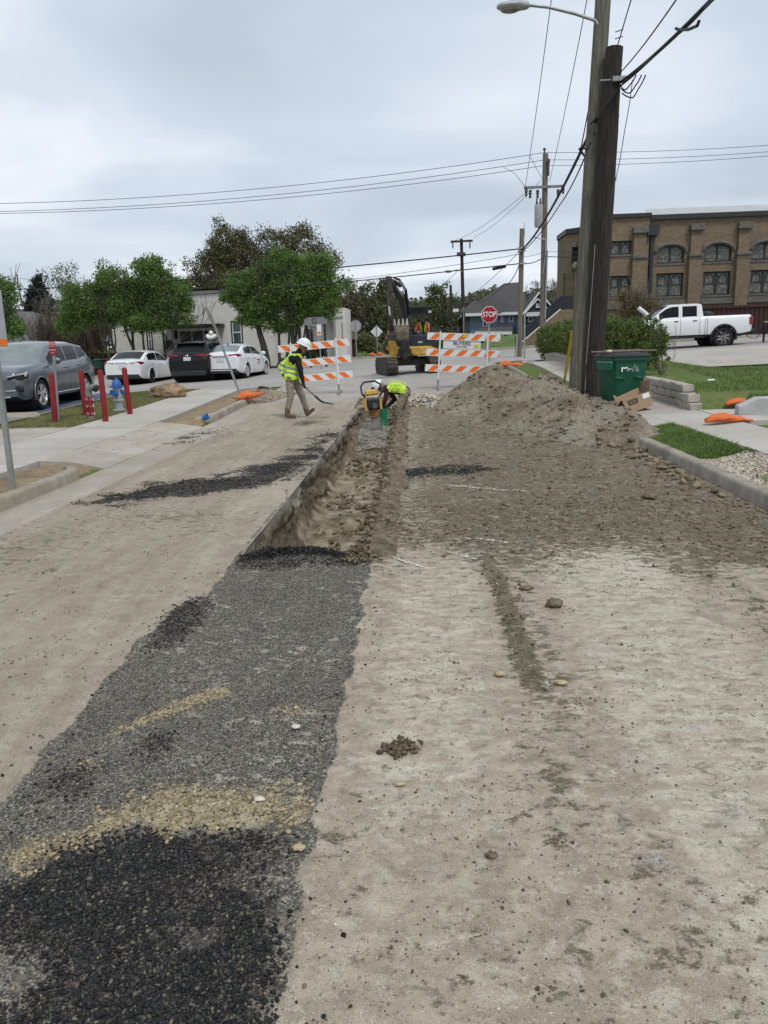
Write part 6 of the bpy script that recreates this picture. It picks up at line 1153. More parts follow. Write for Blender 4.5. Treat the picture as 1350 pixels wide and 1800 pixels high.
mb = MB(); mb.ell((-1.15, .3, 1.46), (.28, .3, .14)); mb.ell((-1.0, -.1, 1.5), (.12, .14, .16)); mb.build('bed_load', M_blkp, c5)
mb = MB(); mb.cyl((-.95, 1.02, .5), (-.95, 1.02, 1.3), .008, n=4); mb.build('bed_gap', M_well, c5)
setcar(c5, (p.x-1.70, p.y+1.0, float(RZ(p.x-1.7, p.y+1.0))), math.pi)
# trailer behind it
tp = Vector((p.x+1.75, p.y+1.0, 0)); tp.z = float(RZ(tp.x, tp.y)); tl = thing('utility_trailer', 'black flatbed trailer with wooden boards hitched to the pickup', 'trailer', tp)
mb = MB(); mb.bar((-.55, 0, .5), (1.2, .55, .55), .10, .12).bar((-.55, 0, .5), (1.2, -.55, .55), .10, .12); mb.build('tongue', M_blkp, tl)
mb = MB(); mb.box((3.4, -.95, .60), (4.4, .10, .16)).box((3.4, .95, .60), (4.4, .10, .16)).box((1.2, 0, .6), (.1, 1.9, .16)); mb.build('bed_frame', M_blkp, tl)
mb = MB(); mb.box((3.4, 0, .71), (4.4, 1.85, .05)); mb.build('deck', M_wood, tl)
mb = MB(); mb.cyl((.35, -.2, .0), (.35, -.2, .95), .05, n=8).box((.35, -.2, .98), (.12, .12, .08)); mb.build('jack', M_blkp, tl)
mb = MB(); mb.bar((.4, -.7, 1.0), (2.6, -.8, 1.35), .12, .05); mb.build('board', pm('raw_timber', (.50, .38, .24), (.40, .29, .18), 5, .8, stretch=(1, 8, 8)), tl); mb = MB(); mb.bar((.2, -.5, .92), (3.0, -.6, .98), .14, .05); mb.build('board', MATS['raw_timber'], tl)
mb = MB(); mb.box((.95, -.75, .8), (.10, .10, .7)).box((1.6, -.75, .85), (.08, .08, .8)); mb.build('stake', M_blkp, tl)
mb = MB(); mb.tube([(-.5, -.1, .5), (-.25, -.15, .22), (.05, -.15, .20), (.3, -.1, .5)], .015, 5); mb.build('safety_chain', M_blkp, tl)
for s in (1, -1): wheel(tl, 'wheel', 4.2, s*1.15, .34, .2, M_alloy, 5, s)
# ================================================================== PEOPLE
def capsule(mb, p, q, r0, r1, n=12):
    p = Vector(p); q = Vector(q); d = q-p; L = d.length
    if L < 1e-5: mb.ell(p, (r0, r0, r0), n, 8); return
    d = d/L; P = []; Rr = []
    for a in (-80, -50, -20): P.append(p+d*(r0*math.sin(R(a)))); Rr.append(r0*math.cos(R(a)))
    for t in (0, .33, .66, 1): P.append(p+d*L*t); Rr.append(r0+(r1-r0)*t)
    for a in (20, 50, 80): P.append(q+d*(r1*math.sin(R(a)))); Rr.append(r1*math.cos(R(a)))
    mb.tube(P, Rr, n, True)
def figure(root, bones, mats, voxel=.011, origin=None, smooth=5):
    """one continuous body: overlapping tapered limbs fused into a single skin"""
    mb = MB(); o3 = Vector(origin)
    for (p, q, r0, r1, reg) in bones: capsule(mb, Vector(p)-o3, Vector(q)-o3, r0, r1)
    me = mb.mesh('body', mats[0]); t = bpy.data.objects.new('tmp', me); C.objects.link(t)
    m = t.modifiers.new('r', 'REMESH'); m.mode = 'VOXEL'; m.voxel_size = voxel; s = t.modifiers.new('s', 'SMOOTH'); s.iterations = smooth; s.factor = .5
    bpy.context.view_layer.update(); me2 = bpy.data.meshes.new_from_object(t.evaluated_get(bpy.context.evaluated_depsgraph_get())); bpy.data.objects.remove(t)
    me2.name = 'body'; me2.materials.clear(); [me2.materials.append(x) for x in mats]
    c = np.zeros(len(me2.polygons)*3); me2.polygons.foreach_get('center', c); c = c.reshape(-1, 3); best = np.full(len(c), 1e9); reg_ = np.zeros(len(c), int)
    for (p, q, r0, r1, reg) in bones:
        p = np.array(Vector(p)-o3); q = np.array(Vector(q)-o3); d = q-p; tt = np.clip(((c-p)@d)/(d@d+1e-9), 0, 1); dist = np.linalg.norm(c-p-tt[:, None]*d, axis=1)-(r0+(r1-r0)*tt); k = dist < best; best[k] = dist[k]; reg_[k] = reg
    me2.polygons.foreach_set('material_index', reg_.astype(np.int32)); me2.polygons.foreach_set('use_smooth', np.ones(len(me2.polygons), bool)); me2.update()
    return link('body', me2, root), c, reg_
def garment(root, body, sel, mats, midx, off=.016, name='safety_vest'):
    me = body.data.copy(); me.name = name; bm = bmesh.new(); bm.from_mesh(me); bm.faces.ensure_lookup_table(); bm.normal_update()
    kill = [f for i, f in enumerate(bm.faces) if not sel[i]]
    for i, f in enumerate(bm.faces): f.material_index = int(midx[i])
    bmesh.ops.delete(bm, geom=kill, context='FACES'); bm.normal_update()
    for v in bm.verts: v.co += v.normal*(off+.008*mnoise.noise(v.co*14))
    bmesh.ops.solidify(bm, geom=bm.faces[:], thickness=-.006); me.materials.clear(); [me.materials.append(x) for x in mats]; bm.to_mesh(me); bm.free(); return link(name, me, root)
def hand(bones, wrist, d, palm_n, reg, s=1.0, curl=1.0):
    d = Vector(d).normalized(); n = Vector(palm_n).normalized(); side = d.cross(n).normalized(); w = Vector(wrist); pl = .085*s
    bones.append((w, w+d*pl*.9, .030*s, .034*s, reg)); bones.append((w+side*.022*s, w+d*pl+side*.03*s, .02*s, .018*s, reg)); bones.append((w-side*.022*s, w+d*pl-side*.03*s, .02*s, .018*s, reg))
    for i, (o, ln) in enumerate(((-.034, .062), (-.012, .074), (.012, .070), (.033, .055))):
        b = w+d*pl+side*o*s; e1 = b+(d*(1-.5*curl)+n*.75*curl).normalized()*ln*.55*s; e2 = e1+(d*(.2-.7*curl)+n*curl).normalized()*ln*.5*s; bones.append((b, e1, .011*s, .0105*s, reg)); bones.append((e1, e2, .0105*s, .009*s, reg))
    b = w+d*pl*.25-side*.036*s; e1 = b+(d*.55-side*.55+n*.5).normalized()*.045*s; e2 = e1+(d*.5+n*.8+side*.2).normalized()*.034*s; bones.append((b, e1, .014*s, .0125*s, reg)); bones.append((e1, e2, .0125*s, .010*s, reg))
M_skin = pm('skin', (.30, .17, .11), (.24, .13, .085), 8, .55); M_khk = pm('khaki_cloth', (.36, .31, .245), (.22, .185, .14), 9, .9, 1.0, 16, dist=.06); M_boot = pm('work_boot', (.15, .10, .065), (.09, .06, .04), 12, .85, .4, 40); M_blkc = pm('black_cloth', (.014, .014, .016), (.009, .009, .01), 9, .95, .5, 30); M_mrn = pm('maroon_cloth', (.052, .016, .022), (.03, .011, .015), 9, .95, .5, 26); M_glv = pm('dark_glove', (.04, .038, .036), (.025, .024, .023), 12, .85); M_hiv = pm('hivis_yellow', (.58, .80, .10), (.42, .60, .06), 9, .75, 1.0, 15, dist=.06); M_refl = pm('reflective_grey', (.25, .29, .27), (.20, .23, .22), 9, .45); M_hat = pm('white_helmet', (.76, .78, .79), (.70, .72, .73), 4, .35, spec=.5); M_jean = pm('jeans', (.045, .075, .115), (.03, .05, .08), 9, .9, .4, 30); M_hair = pm('dark_hair', (.015, .012, .01), (.01, .008, .007), 20, .7); M_org = pm('hivis_orange', (.72, .22, .10), (.6, .17, .07), 7, .8)
def hardhat(root, c, up, fwd, s=1.0, mat=None, brim=.035):
    up = Vector(up).normalized(); fwd = Vector(fwd); fwd = (fwd-up*fwd.dot(up)).normalized(); sd = up.cross(fwd); M = Matrix(((fwd.x, sd.x, up.x, 0), (fwd.y, sd.y, up.y, 0), (fwd.z, sd.z, up.z, 0), (0, 0, 0, 1))) @ Matrix.Diagonal((1.14, .98, 1, 1))
    mb = MB(); mb.lathe([(.128+brim, -.008), (.130+brim, 0), (.134, .012), (.132, .05), (.118, .095), (.085, .128), (.04, .145), (.001, .148)], 24, c, M, False); mb.lathe([(.128+brim, -.008), (.122, .004)], 24, c, M, False)
    mb.box(Vector(c)+fwd*.16*s-up*.004, (.09, .16, .012), M=M); mb.tube([Vector(c)+fwd*(.13*math.cos(a))*1.05+up*(.02+.13*math.sin(a)) for a in np.linspace(.35, 2.8, 9)], .012, 6)
    return mb.build('hard_hat', mat or M_hat, root, smooth=50)
def head(bones, c, up, fwd, reg, s=1.0):
    up = Vector(up).normalized(); fwd = Vector(fwd).normalized(); c = Vector(c); sd = up.cross(fwd)
    bones += [(c+up*.03, c+up*.02-fwd*.02, .092*s, .095*s, reg), (c-up*.05+fwd*.03, c-up*.085+fwd*.045, .066*s, .045*s, reg), (c+fwd*.095-up*.005, c+fwd*.112-up*.035, .012*s, .016*s, reg), (c+sd*.092-up*.01, c+sd*.094+up*.02, .013*s, .016*s, reg), (c-sd*.092-up*.01, c-sd*.094+up*.02, .013*s, .016*s, reg), (c+fwd*.085-up*.072, c+fwd*.084-up*.072+sd*.02, .012*s, .012*s, reg)]
def face_bits(root, c, up, fwd, o3):
    up = Vector(up).normalized(); fwd = Vector(fwd).normalized(); c = Vector(c)-Vector(o3); sd = up.cross(fwd)
    for k in (1, -1): mb = MB(); mb.ell(c+fwd*.088+sd*.034*k+up*.005, (.013, .013, .011), 8, 6); mb.build('eye', M_hair, root)
# ---- worker sweeping with a shovel
Y1 = 17.5; A1 = lambda px, py, dy=0.0: at(px, py, Y1+dy)
foot_z = min(A1(512, 738).z, float(RZ(A1(512, 738).x, Y1))); zfix = float(RZ(A1(512, 738).x, Y1))-A1(512, 738).z
def J(px, py, dy=0): v = A1(px, py, dy); return Vector((v.x, v.y, v.z+zfix))
w1 = thing('person', 'person in yellow safety vest and white hard hat pushing a shovel', 'person', J(515, 738)); W0 = Vector(w1.location)
hip = J(513, 668); chest = J(516, 640); shl = J(520, 631, .0); nk = J(524, 622); hd = J(533, 613)
b = [(hip, J(513, 655), .155, .155, 2), (J(513, 655), chest, .15, .165, 1), (chest, shl, .165, .13, 1), (J(514, 634, -.16), J(520, 632, .14), .085, .085, 1), (shl, nk, .075, .062, 1), (nk, hd, .06, .06, 1)]
b += [(J(510, 668, -.09), J(516, 668, .09), .125, .125, 2)]
# rear leg (near camera), flat foot
b += [(J(509, 668, -.09), J(511, 700, -.10), .105, .082, 2), (J(511, 700, -.10), J(506, 722, -.10), .080, .062, 2), (J(506, 720, -.10), J(505, 731, -.10), .064, .058, 3), (J(505, 733, -.1), J(518, 735, -.12), .048, .040, 3)]
# front leg, toe lifted
b += [(J(517, 668, .09), J(531, 699, .10), .105, .080, 2), (J(531, 699, .10), J(538, 720, .10), .078, .062, 2), (J(537, 718, .1), J(540, 729, .1), .062, .056, 3), (J(540, 731, .1), J(551, 722, .08), .047, .038, 3)]
# near arm reaching down to the shaft
b += [(J(523, 633, -.17), J(529, 656, -.20), .068, .056, 1), (J(529, 656, -.20), J(533, 676, -.17), .054, .042, 1)]; hand(b, J(533, 677, -.17), (J(536, 684, -.16)-J(533, 677, -.17)), (.8, .4, -.2), 4, 1.05)
# far arm bent back to the handle end
b += [(J(512, 633, .17), J(494, 648, .20), .068, .056, 1), (J(494, 648, .20), J(499, 661, .06), .054, .042, 1)]; hand(b, J(499, 661, .06), (J(508, 668, -.05)-J(499, 661, .06)), (.3, -.4, -.8), 4, 1.0)
head(b, hd, (.45, 0, .9), (.85, 0, -.5), 0)
body, cc, rg = figure(w1, b, [M_skin, M_blkc, M_khk, M_boot, M_glv], origin=W0); face_bits(w1, hd, (.45, 0, .9), (.85, 0, -.5), W0)
hl = cc[:, 2]; z_h, z_s = hip.z-W0.z, shl.z-W0.z; arm = np.abs(cc[:, 1]) > .185; tdx = cc[:, 0]-((hip.x-W0.x)+(shl.x-hip.x)*(cc[:, 2]-z_h)/(z_s-z_h))
sel = ((rg == 1) | (rg == 2)) & (hl > z_h-.02) & (hl < z_s+.07) & (np.abs(cc[:, 1]) < .205) & (tdx < .23)
nearsh = (np.hypot(cc[:, 0]-(J(525, 640).x-W0.x), cc[:, 2]-(J(525, 640).z-W0.z)) < .115) & (np.abs(cc[:, 1]) > .15); sel &= ~nearsh
rel = (hl-z_h)/(z_s-z_h)+tdx*.55
mi = np.where(((rel > .18) & (rel < .29)) | ((rel > .42) & (rel < .53)), 1, 0); garment(w1, body, sel, [M_hiv, M_refl], mi)
hardhat(w1, hd-W0+Vector((.02, 0, .045)), (.42, 0, .9), (.9, 0, -.42))
# shovel
s0, s1, s2 = J(504, 664, -.02), J(536, 683, -.17), J(563, 707, -.16); bl = J(575, 713, -.16); sv = thing('shovel', 'long-handled shovel pushed along the street by the standing worker', 'shovel', s2); S0 = Vector(sv.location)
mb = MB(); mb.tube([s0-S0, s1-S0, s2-S0], .017, 8); mb.build('shaft', pm('shovel_wood', (.22, .11, .055), (.14, .07, .035), 9, .6), sv, smooth=60)
mb = MB(); d_ = (bl-s2).normalized(); mb.tube([s2-S0-(s2-s1).normalized()*.16, s2-S0, s2+d_*.10-S0], [.024, .026, .022], 8); mb.build('socket', M_blkp, sv, smooth=60)
mb = MB(); secs = []
for t, w_ in ((0, .03), (.2, .115), (.6, .12), (.85, .09), (1, .02)):
    c_ = s2-S0+Vector((.04+.26*t, 0, -.05-.045*t)); c_.z = max(c_.z, float(RZ(bl.x, bl.y))-S0.z+.012); secs.append([c_+Vector((0, -w_, .03*(w_/.12))), c_+Vector((0, 0, 0)), c_+Vector((0, w_, .03*(w_/.12))), c_+Vector((0, 0, -.008))])
mb.loft(secs); mb.build('blade', pm('worn_steel', (.20, .18, .16), (.12, .11, .1), 9, .5, metal=.5), sv, smooth=50)
# ---- worker bending into the trench
Y2 = 18.1; K = lambda px, py, dy=0.0: at(px, py, Y2+dy)
w2 = thing('person', 'person in maroon shirt and yellow vest bending down into the trench', 'person', (K(698, 745).x, Y2, trench_z(Y2))); W0 = Vector(w2.location)
hip = K(711, 689); che = K(692, 682); shl = K(681, 685); nk = K(675, 684); hd = K(670, 681, .02)
b = [(K(711, 690, -.09), K(711, 688, .09), .125, .125, 2), (hip, K(702, 682), .145, .145, 1), (K(702, 682), che, .145, .155, 1), (che, shl, .155, .12, 1), (K(681, 685, -.16), K(681, 684, .16), .085, .085, 1), (shl, nk, .07, .06, 0), (nk, hd, .058, .06, 0)]
for dy, kx, fx in ((-.11, 702, 697), (.12, 709, 704)):
    b += [(K(711, 692, dy), K(kx, 716, dy), .105, .082, 2), (K(kx, 716, dy), K(fx, 739, dy), .08, .064, 2), (K(fx, 738, dy), K(fx-11, 744, dy), .052, .042, 3)]
b += [(K(681, 687, -.18), K(677, 702, -.22), .066, .055, 1), (K(677, 702, -.22), K(673, 716, -.18), .052, .042, 1)]; hand(b, K(673, 716, -.18), (.15, .1, -1), (.9, .2, -.2), 4, 1.0)
b += [(K(684, 687, .16), K(694, 702, .12), .066, .055, 1), (K(694, 702, .12), K(683, 713, .05), .052, .042, 1)]; hand(b, K(683, 713, .05), (-.9, -.3, -.35), (-.2, -.2, -.9), 4, 1.0)
head(b, hd, (-.75, 0, .35), (-.55, -.1, -.85), 0)
body, cc, rg = figure(w2, b, [M_skin, M_mrn, M_khk, M_boot, M_glv], origin=W0); face_bits(w2, hd, (-.75, 0, .35), (-.55, -.1, -.85), W0)
ax0, ax1 = np.array(hip-W0), np.array(shl-W0); dv = ax1-ax0; tt = ((cc-ax0)@dv)/(dv@dv); perp = cc[:, 2]-(ax0[2]+tt*(ax1[2]-ax0[2]))
sel = ((rg == 1) | (rg == 2)) & (tt > -.05) & (tt < 1.02) & (perp > -.03) & (np.abs(cc[:, 1]) < .24)
mi = np.where((np.abs(cc[:, 1]) > .055) & (np.abs(cc[:, 1]) < .085), 1, 0); garment(w2, body, sel, [M_hiv, M_refl], mi)
hardhat(w2, hd-W0+Vector((-.055, 0, .03)), (-.85, 0, .45), (-.45, -.1, -.9))
# ---- rammer
p = at(661, 755, 17.25); tz0 = trench_z(17.25)+.05; rm = thing('trench_rammer', 'yellow and black upright trench rammer standing in the trench', 'rammer', (p.x, 17.25, tz0), R(8)); rm.rotation_euler = (R(-3), R(-5), R(10))
M_yel = pm('machine_yellow', (.62, .38, .06), (.36, .23, .06), 5, .55, rvar=.12, lo=.3, hi=.6); M_bel = pm('bellows_rubber', (.36, .19, .07), (.25, .13, .05), 9, .75)
mb = MB(); mb.prism([(-.14, -.17), (.14, -.17), (.14, .12), (.09, .17), (-.09, .17), (-.14, .12)], .05, Matrix.Translation((0, 0, .03))); mb.box((0, 0, .08), (.2, .24, .06), taper=.8); mb.build('shoe', M_blkp, rm, bevel=.012)
mb = MB(); mb.lathe([(.085, .10), (.09, .14), (.075, .24), (.08, .27)], 16, (0, 0, 0)); mb.build('lower_leg', pm('dusty_steel', (.17, .155, .13), (.1, .09, .075), 9, .7), rm, smooth=40)
mb = MB(); pr_ = []
for i in range(5): pr_ += [(.082, .27+i*.036), (.108, .27+i*.036+.012), (.108, .27+i*.036+.024), (.082, .27+i*.036+.036)]
mb.lathe(pr_, 18); mb.build('bellows', M_bel, rm, smooth=30)
mb = MB(); mb.box((0, 0, .56), (.26, .26, .24), taper=1.12); mb.build('engine_housing', M_blkp, rm, bevel=.03); mb = MB(); mb.cyl((.02, -.15, .52), (.02, -.19, .52), .065, .055, 14); mb.build('pull_starter', pm('starter_grey', (.10, .10, .10), (.06, .06, .06), 9, .5), rm, smooth=40)
for s in (1, -1): mb = MB(); mb.prism([(-.10, .42), (.04, .40), (.12, .72), (-.08, .74)], .05, Matrix.Translation((s*.165, 0, 0)) @ Matrix.Rotation(R(90), 4, 'Z') @ Matrix.Rotation(R(90), 4, 'X')); mb.build('side_cover', M_yel, rm, bevel=.015)
mb = MB(); mb.box((0, .02, .82), (.34, .26, .13), taper=.86); mb.build('fuel_tank', M_yel, rm, bevel=.035); mb = MB(); mb.cyl((.04, .0, .88), (.04, .0, .93), .035, n=12); mb.build('fuel_cap', M_blkp, rm)
mb = MB(); mb.tube([(-.17, -.10, .74), (-.235, -.2, .82), (-.22, .02, .98), (-.12, .18, 1.06), (.12, .18, 1.06), (.22, .02, .98), (.235, -.2, .82), (.17, -.10, .74)], .022, 8); mb.build('handle_loop', M_blkp, rm, smooth=60)
# ---- green pipe, stake, hose
p = at(675, 742, 17.75); tz0 = trench_z(17.75)-.02; mb = MB(); r_ = .082; mb.lathe([(r_-.006, .0), (r_, 0), (r_, .43), (r_+.006, .435), (r_+.006, .45), (r_-.006, .45), (r_-.006, .0)], 24, cap=False); mb.build('sewer_pipe', pm('green_pvc', (.012, .22, .10), (.01, .18, .08), 4, .4, spec=.5), loc=(p.x, 17.75, tz0), smooth=40, label='upright green plastic pipe in the trench before the bending worker', cat='pipe')
p = at(713, 728, 18.35); mb = MB(); mb.bar((0, 0, 0), (.02, .02, .52), .035, .02); mb.build('wooden_stake', pm('pale_stake', (.55, .47, .36), (.45, .38, .28), 6, .8), loc=(p.x, 18.35, trench_z(18.35)), label='thin pale stake beside the bending worker', cat='stake')
p = at(738, 697, 20.2); q = at(757, 700, 19.8); zz = float(RZ(p.x, 20)); mb = MB(); mb.tube([(0, 0, .03), (.1, -.1, .05), (q.x-p.x, -.4, .03)], .03, 8); mb.build('blue_pipe', pm('blue_pvc', (.05, .07, .18), (.03, .05, .13), 4, .4), loc=(p.x, 20.2, zz), label='short dark blue pipe lying at the trench end', cat='pipe')
r = np.random.default_rng(201); n = 900; a = r.normal(size=(n, 2))*np.array([.35, .7]); s = .015+.035*r.random(n)**2; x = .15+a[:, 0]; y = 20.4+a[:, 1]; h_ = np.clip(.16-.12*np.hypot(a[:, 0]/.35, a[:, 1]/.7), 0, 1); 
scatter('pale_rubble', np.stack([x, y, RZ(x, y)+h_+s*.3], 1), s, M_pale, seed=30, kind='stuff', label='pale broken stone heaped behind the trench end')
r = np.random.default_rng(202); n = 1500; x = r.uniform(-1.6, .3, n); y = r.uniform(18.8, 21.5, n); s = .01+.05*r.random(n)**4; scatter('dirt_clods', np.stack([x, y, RZ(x, y)+s*.3], 1), s, M_clod, seed=31, kind='stuff', label='clods scattered past the far trench end')
m_, nt, b_ = new_mat('dust_puff'); nt.nodes.remove(b_); v_ = N(nt, 'ShaderNodeVolumePrincipled'); v_.inputs['Color'].default_value = (.72, .68, .60, 1); P_ = world_pos(nt); tco = N(nt, 'ShaderNodeTexCoord'); gl_ = N(nt, 'ShaderNodeVectorMath', operation='LENGTH'); nt.links.new(tco.outputs['Object'], gl_.inputs[0]); fall = sstep(nt, gl_.outputs['Value'], 1.0, .1); nt.links.new(mathn(nt, 'MULTIPLY', mathn(nt, 'MULTIPLY', fall, sstep(nt, nodes_noise(nt, P_, 4, 4, .6), .35, .65)), 1.6), v_.inputs['Density']); nt.links.new(v_.outputs[0], nt.nodes['Material Output'].inputs['Volume'])
mb = MB(); mb.ell((0, 0, 0), (1, 1, 1), 20, 12); du = mb.build('dust', m_, loc=(-.98, 16.3, trench_z(16.3)+.22), kind='stuff', label='thin puff of dust in the trench before the rammer'); du.scale = (.42, .75, .30)
# ================================================================== EXCAVATOR
YE = 29.6; pe = gt(716, 659); YE = pe.y+1.0; ez = float(RZ(pe.x, YE)); ex = thing('excavator', 'yellow and black tracked mini excavator with raised boom facing the camera', 'excavator', (at(716, 659, YE).x, YE, ez)); E0 = Vector(ex.location)
EL = lambda px, py, dy=0.0: at(px, py, YE+dy)-E0
M_trk = pm('dusty_track', (.10, .09, .075), (.035, .033, .03), 9, .9, .4, 30); M_arm = pm('boom_black', (.028, .027, .026), (.018, .017, .016), 6, .55, c3=(.04, .036, .03)); M_rust = pm('dirty_arm', (.07, .05, .034), (.022, .02, .018), 7, .75, c3=(.036, .03, .025)); M_steel = pm('cylinder_rod', (.45, .44, .42), (.35, .34, .33), 5, .25, metal=.9); M_pan = pm('dark_panel', (.030, .034, .042), (.02, .023, .03), 5, .45); M_buk = pm('bucket_steel', (.19, .155, .115), (.085, .07, .052), 7, .7, metal=.2)
yaw = R(14)
def RX(v): return Matrix.Rotation(yaw, 4, 'Z') @ Vector(v)
for s in (1, -1):
    mb = MB(); path = []
    for a in range(90, 271, 22): path.append((-.92+.30*math.cos(R(a)), .30+.29*math.sin(R(a))))
    for a in range(-90, 91, 22): path.append((.92+.30*math.cos(R(a)), .30+.29*math.sin(R(a))))
    n = len(path); vs = []
    for (u, z) in path: vs += [RX((s*.82-.2, u, z)), RX((s*.82+.2, u, z))]
    fs = [(2*i, 2*i+1, 2*((i+1) % n)+1, 2*((i+1) % n)) for i in range(n)]; mb.add(vs, fs); mb.add([RX((s*.82-.19, u, z)) for u, z in path], [tuple(range(n))]); mb.add([RX((s*.82+.19, u, z)) for u, z in path], [tuple(range(n))]); tk = mb.build('track', M_trk, ex)
    mb = MB(); seg_ = 34; per = [];  P_ = [Vector((0, u, z)) for u, z in path]+[Vector((0, *path[0]))]; ln = [0]
    for a_, b_ in zip(P_, P_[1:]): ln.append(ln[-1]+(b_-a_).length)
    for k in range(seg_):
        t = ln[-1]*k/seg_; i = max(j for j in range(len(ln)-1) if ln[j] <= t); f_ = (t-ln[i])/(ln[i+1]-ln[i]+1e-9); c_ = P_[i].lerp(P_[i+1], f_); tg = (P_[i+1]-P_[i]).normalized(); nn = Vector((0, tg.z, -tg.y)); mid_ = Vector((0, 0, .3)); nn = nn if (c_-mid_).dot(nn) > 0 else -nn
        c2_ = c_+nn*.012; mb.bar(RX((s*.82-.205, c2_.y, c2_.z)), RX((s*.82+.205, c2_.y, c2_.z)), .055, .034, up=RX(nn))
    mb.build('lug', M_trk, tk)['kind'] = 'stuff'
    mb = MB()
    for u in (-.92, .92): mb.cyl(RX((s*(.82)-.21, u, .30)), RX((s*.82+.21, u, .30)), .17, n=16)
    mb.build('idler', M_arm, tk)
mb = MB(); mb.box((0, 0, .42), (1.25, .9, .22), rz=yaw); mb.cyl((0, 0, .5), (0, 0, .66), .42, n=24); mb.build('undercarriage', M_trk, ex)
mb = MB(); mb.bar(RX((-1.0, -1.45, .18)), RX((1.0, -1.45, .18)), .08, .34); mb.bar(RX((-.45, -1.4, .25)), RX((-.4, -.5, .4)), .12, .14).bar(RX((.45, -1.4, .25)), RX((.4, -.5, .4)), .12, .14)
# house: chamfered hull
mb = MB(); x0, x1 = EL(684, 620, -.7).x, EL(768, 620, -.7).x; pl = [(x0+.02, -.55), (x0+.30, -.80), (x1-.35, -.80), (x1-.05, -.6), (x1, .6), (x1-.4, 1.05), (x0+.4, 1.05), (x0, .6)]
mb.prism(pl, .34, Matrix.Translation((0, 0, .85))); hs = mb.build('deck', M_yel, ex, bevel=.04)
mb = MB(); mb.prism([(x0+.01, .62), (x0+.62, .62), (x0+.62, .95), (x0+.36, .98), (x0+.14, 1.5), (x0+.03, 1.72), (x0-.04, 1.72)], .10, Matrix.Translation((0, -.72, 0)) @ Matrix.Rotation(R(90), 4, 'X')); mb.build('side_pillar', M_yel, ex, bevel=.02)
mb = MB(); mb.prism([(x0+.34, 1.0), (x0+.84, 1.0), (x0+.84, 1.55), (x0+.12, 1.55), (x0+.10, 1.5)], .5, Matrix.Translation((0, -.48, 0)) @ Matrix.Rotation(R(90), 4, 'X')); mb.build('front_panel', M_pan, ex, bevel=.03)
cx0, cx1 = EL(717, 600, -.5).x, EL(762, 600, -.5).x
mb = MB(); mb.box(((cx0+cx1)/2, -.42, 1.22), (cx1-cx0+.25, .55, .46)); mb.build('console_panel', M_pan, ex, bevel=.04); mb = MB(); mb.box(((cx0+cx1)/2+.1, .55, 1.25), (cx1-cx0, .8, .7)); mb.build('engine_cover', M_pan, ex, bevel=.06)
mb = MB(); mb.box(((cx0+cx1)/2-.02, -.705, 1.17), (.17, .012, .07)); mb.build('badge', M_chr, ex)
zc1 = EL(735, 543, -.3).z
for px, yy in ((717, -.45), (757, -.45), (717, .5), (757, .5)):
    q = EL(px, 580, -.45); mb = MB(); mb.bar((q.x, yy, 1.3), (q.x, yy, zc1), .075, .075); mb.build('canopy_post', M_blkp, ex)
mb = MB(); a, b_ = EL(714, 545, -.4).x, EL(761, 545, -.4).x; mb.box(((a+b_)/2, .02, zc1+.05), (b_-a, 1.25, .10)); cn = mb.build('canopy', M_blkp, ex, bevel=.03); mb = MB(); mb.box(((a+b_)/2-.08, -.46, zc1-.14), (b_-a-.28, .05, .26)); mb.build('visor', M_blkp, cn)
mb = MB(); mb.box((EL(755, 546).x, -.62, EL(755, 548, -.6).z), (.12, .06, .10)); mb.build('work_light', M_wlens, cn, bevel=.015)
mb = MB(); q = EL(744, 598); mb.box((q.x, .12, 1.30), (.5, .5, .16)).box((q.x, .36, 1.62), (.48, .14, .6)); mb.build('seat', M_blkc, ex, bevel=.05)
for px in (733, 752): q = EL(px, 600, -.25); mb = MB(); mb.tube([(q.x, -.25, 1.4), (q.x, -.22, 1.62)], [.02, .03], 8); mb.build('control_lever', M_blkp, ex)
for py, m_ in ((594, M_org), (612, M_org)): q = EL(682, py, -.7); mb = MB(); mb.box((q.x, -.75, q.z), (.12, .06, .16)); mb.build('marker_plate', m_, ex)
# swing post, boom, stick, bucket
B0 = EL(712, 637, -1.0); B1 = EL(711, 560, -1.25); B2 = EL(703, 522, -1.7); T = EL(683, 492, -2.35); S = EL(689, 592, -2.75); S1 = EL(690, 560, -2.75)
mb = MB(); mb.lathe([(.16, -.25), (.19, -.2), (.19, .2), (.16, .25)], 14, (B0.x, -.95, .82)); mb.box((B0.x, -.85, .85), (.5, .4, .18)); mb.box((B0.x, -1.05, .72), (.62, .2, .10)); mb.build('swing_post', M_arm, ex, smooth=40)
def boom(name, pts, hs_, w, mat):
    secs = []; P = [Vector(p) for p in pts]
    for i, p in enumerate(P):
        d = (P[min(i+1, len(P)-1)]-P[max(i-1, 0)]).normalized(); sd = Vector((1, .25, 0)); sd = (sd-d*sd.dot(d)).normalized(); up = sd.cross(d); h_ = hs_[i]; secs.append([p-sd*w/2-up*h_/2, p+sd*w/2-up*h_/2, p+sd*w/2+up*h_/2, p-sd*w/2+up*h_/2])
    mb = MB(); mb.loft(secs); return mb.build(name, mat, ex, bevel=.012)
boom('boom', [B0+Vector((0, 0, .12)), B0.lerp(B1, .5)+Vector((.02, 0, 0)), B1, B2, B2.lerp(T, .5), T], [.22, .28, .34, .33, .27, .18], .20, M_arm)
mb = MB(); mb.tube([B0+Vector((0, -.25, .2)), B0+Vector((0, -.35, .85))], .075, 10); mb.build('boom_cylinder', M_rust, ex, smooth=50); mb = MB(); mb.tube([B0+Vector((0, -.35, .8)), B1+Vector((-.02, -.3, -.1))], .042, 10); mb.build('boom_rod', M_steel, ex, smooth=50)
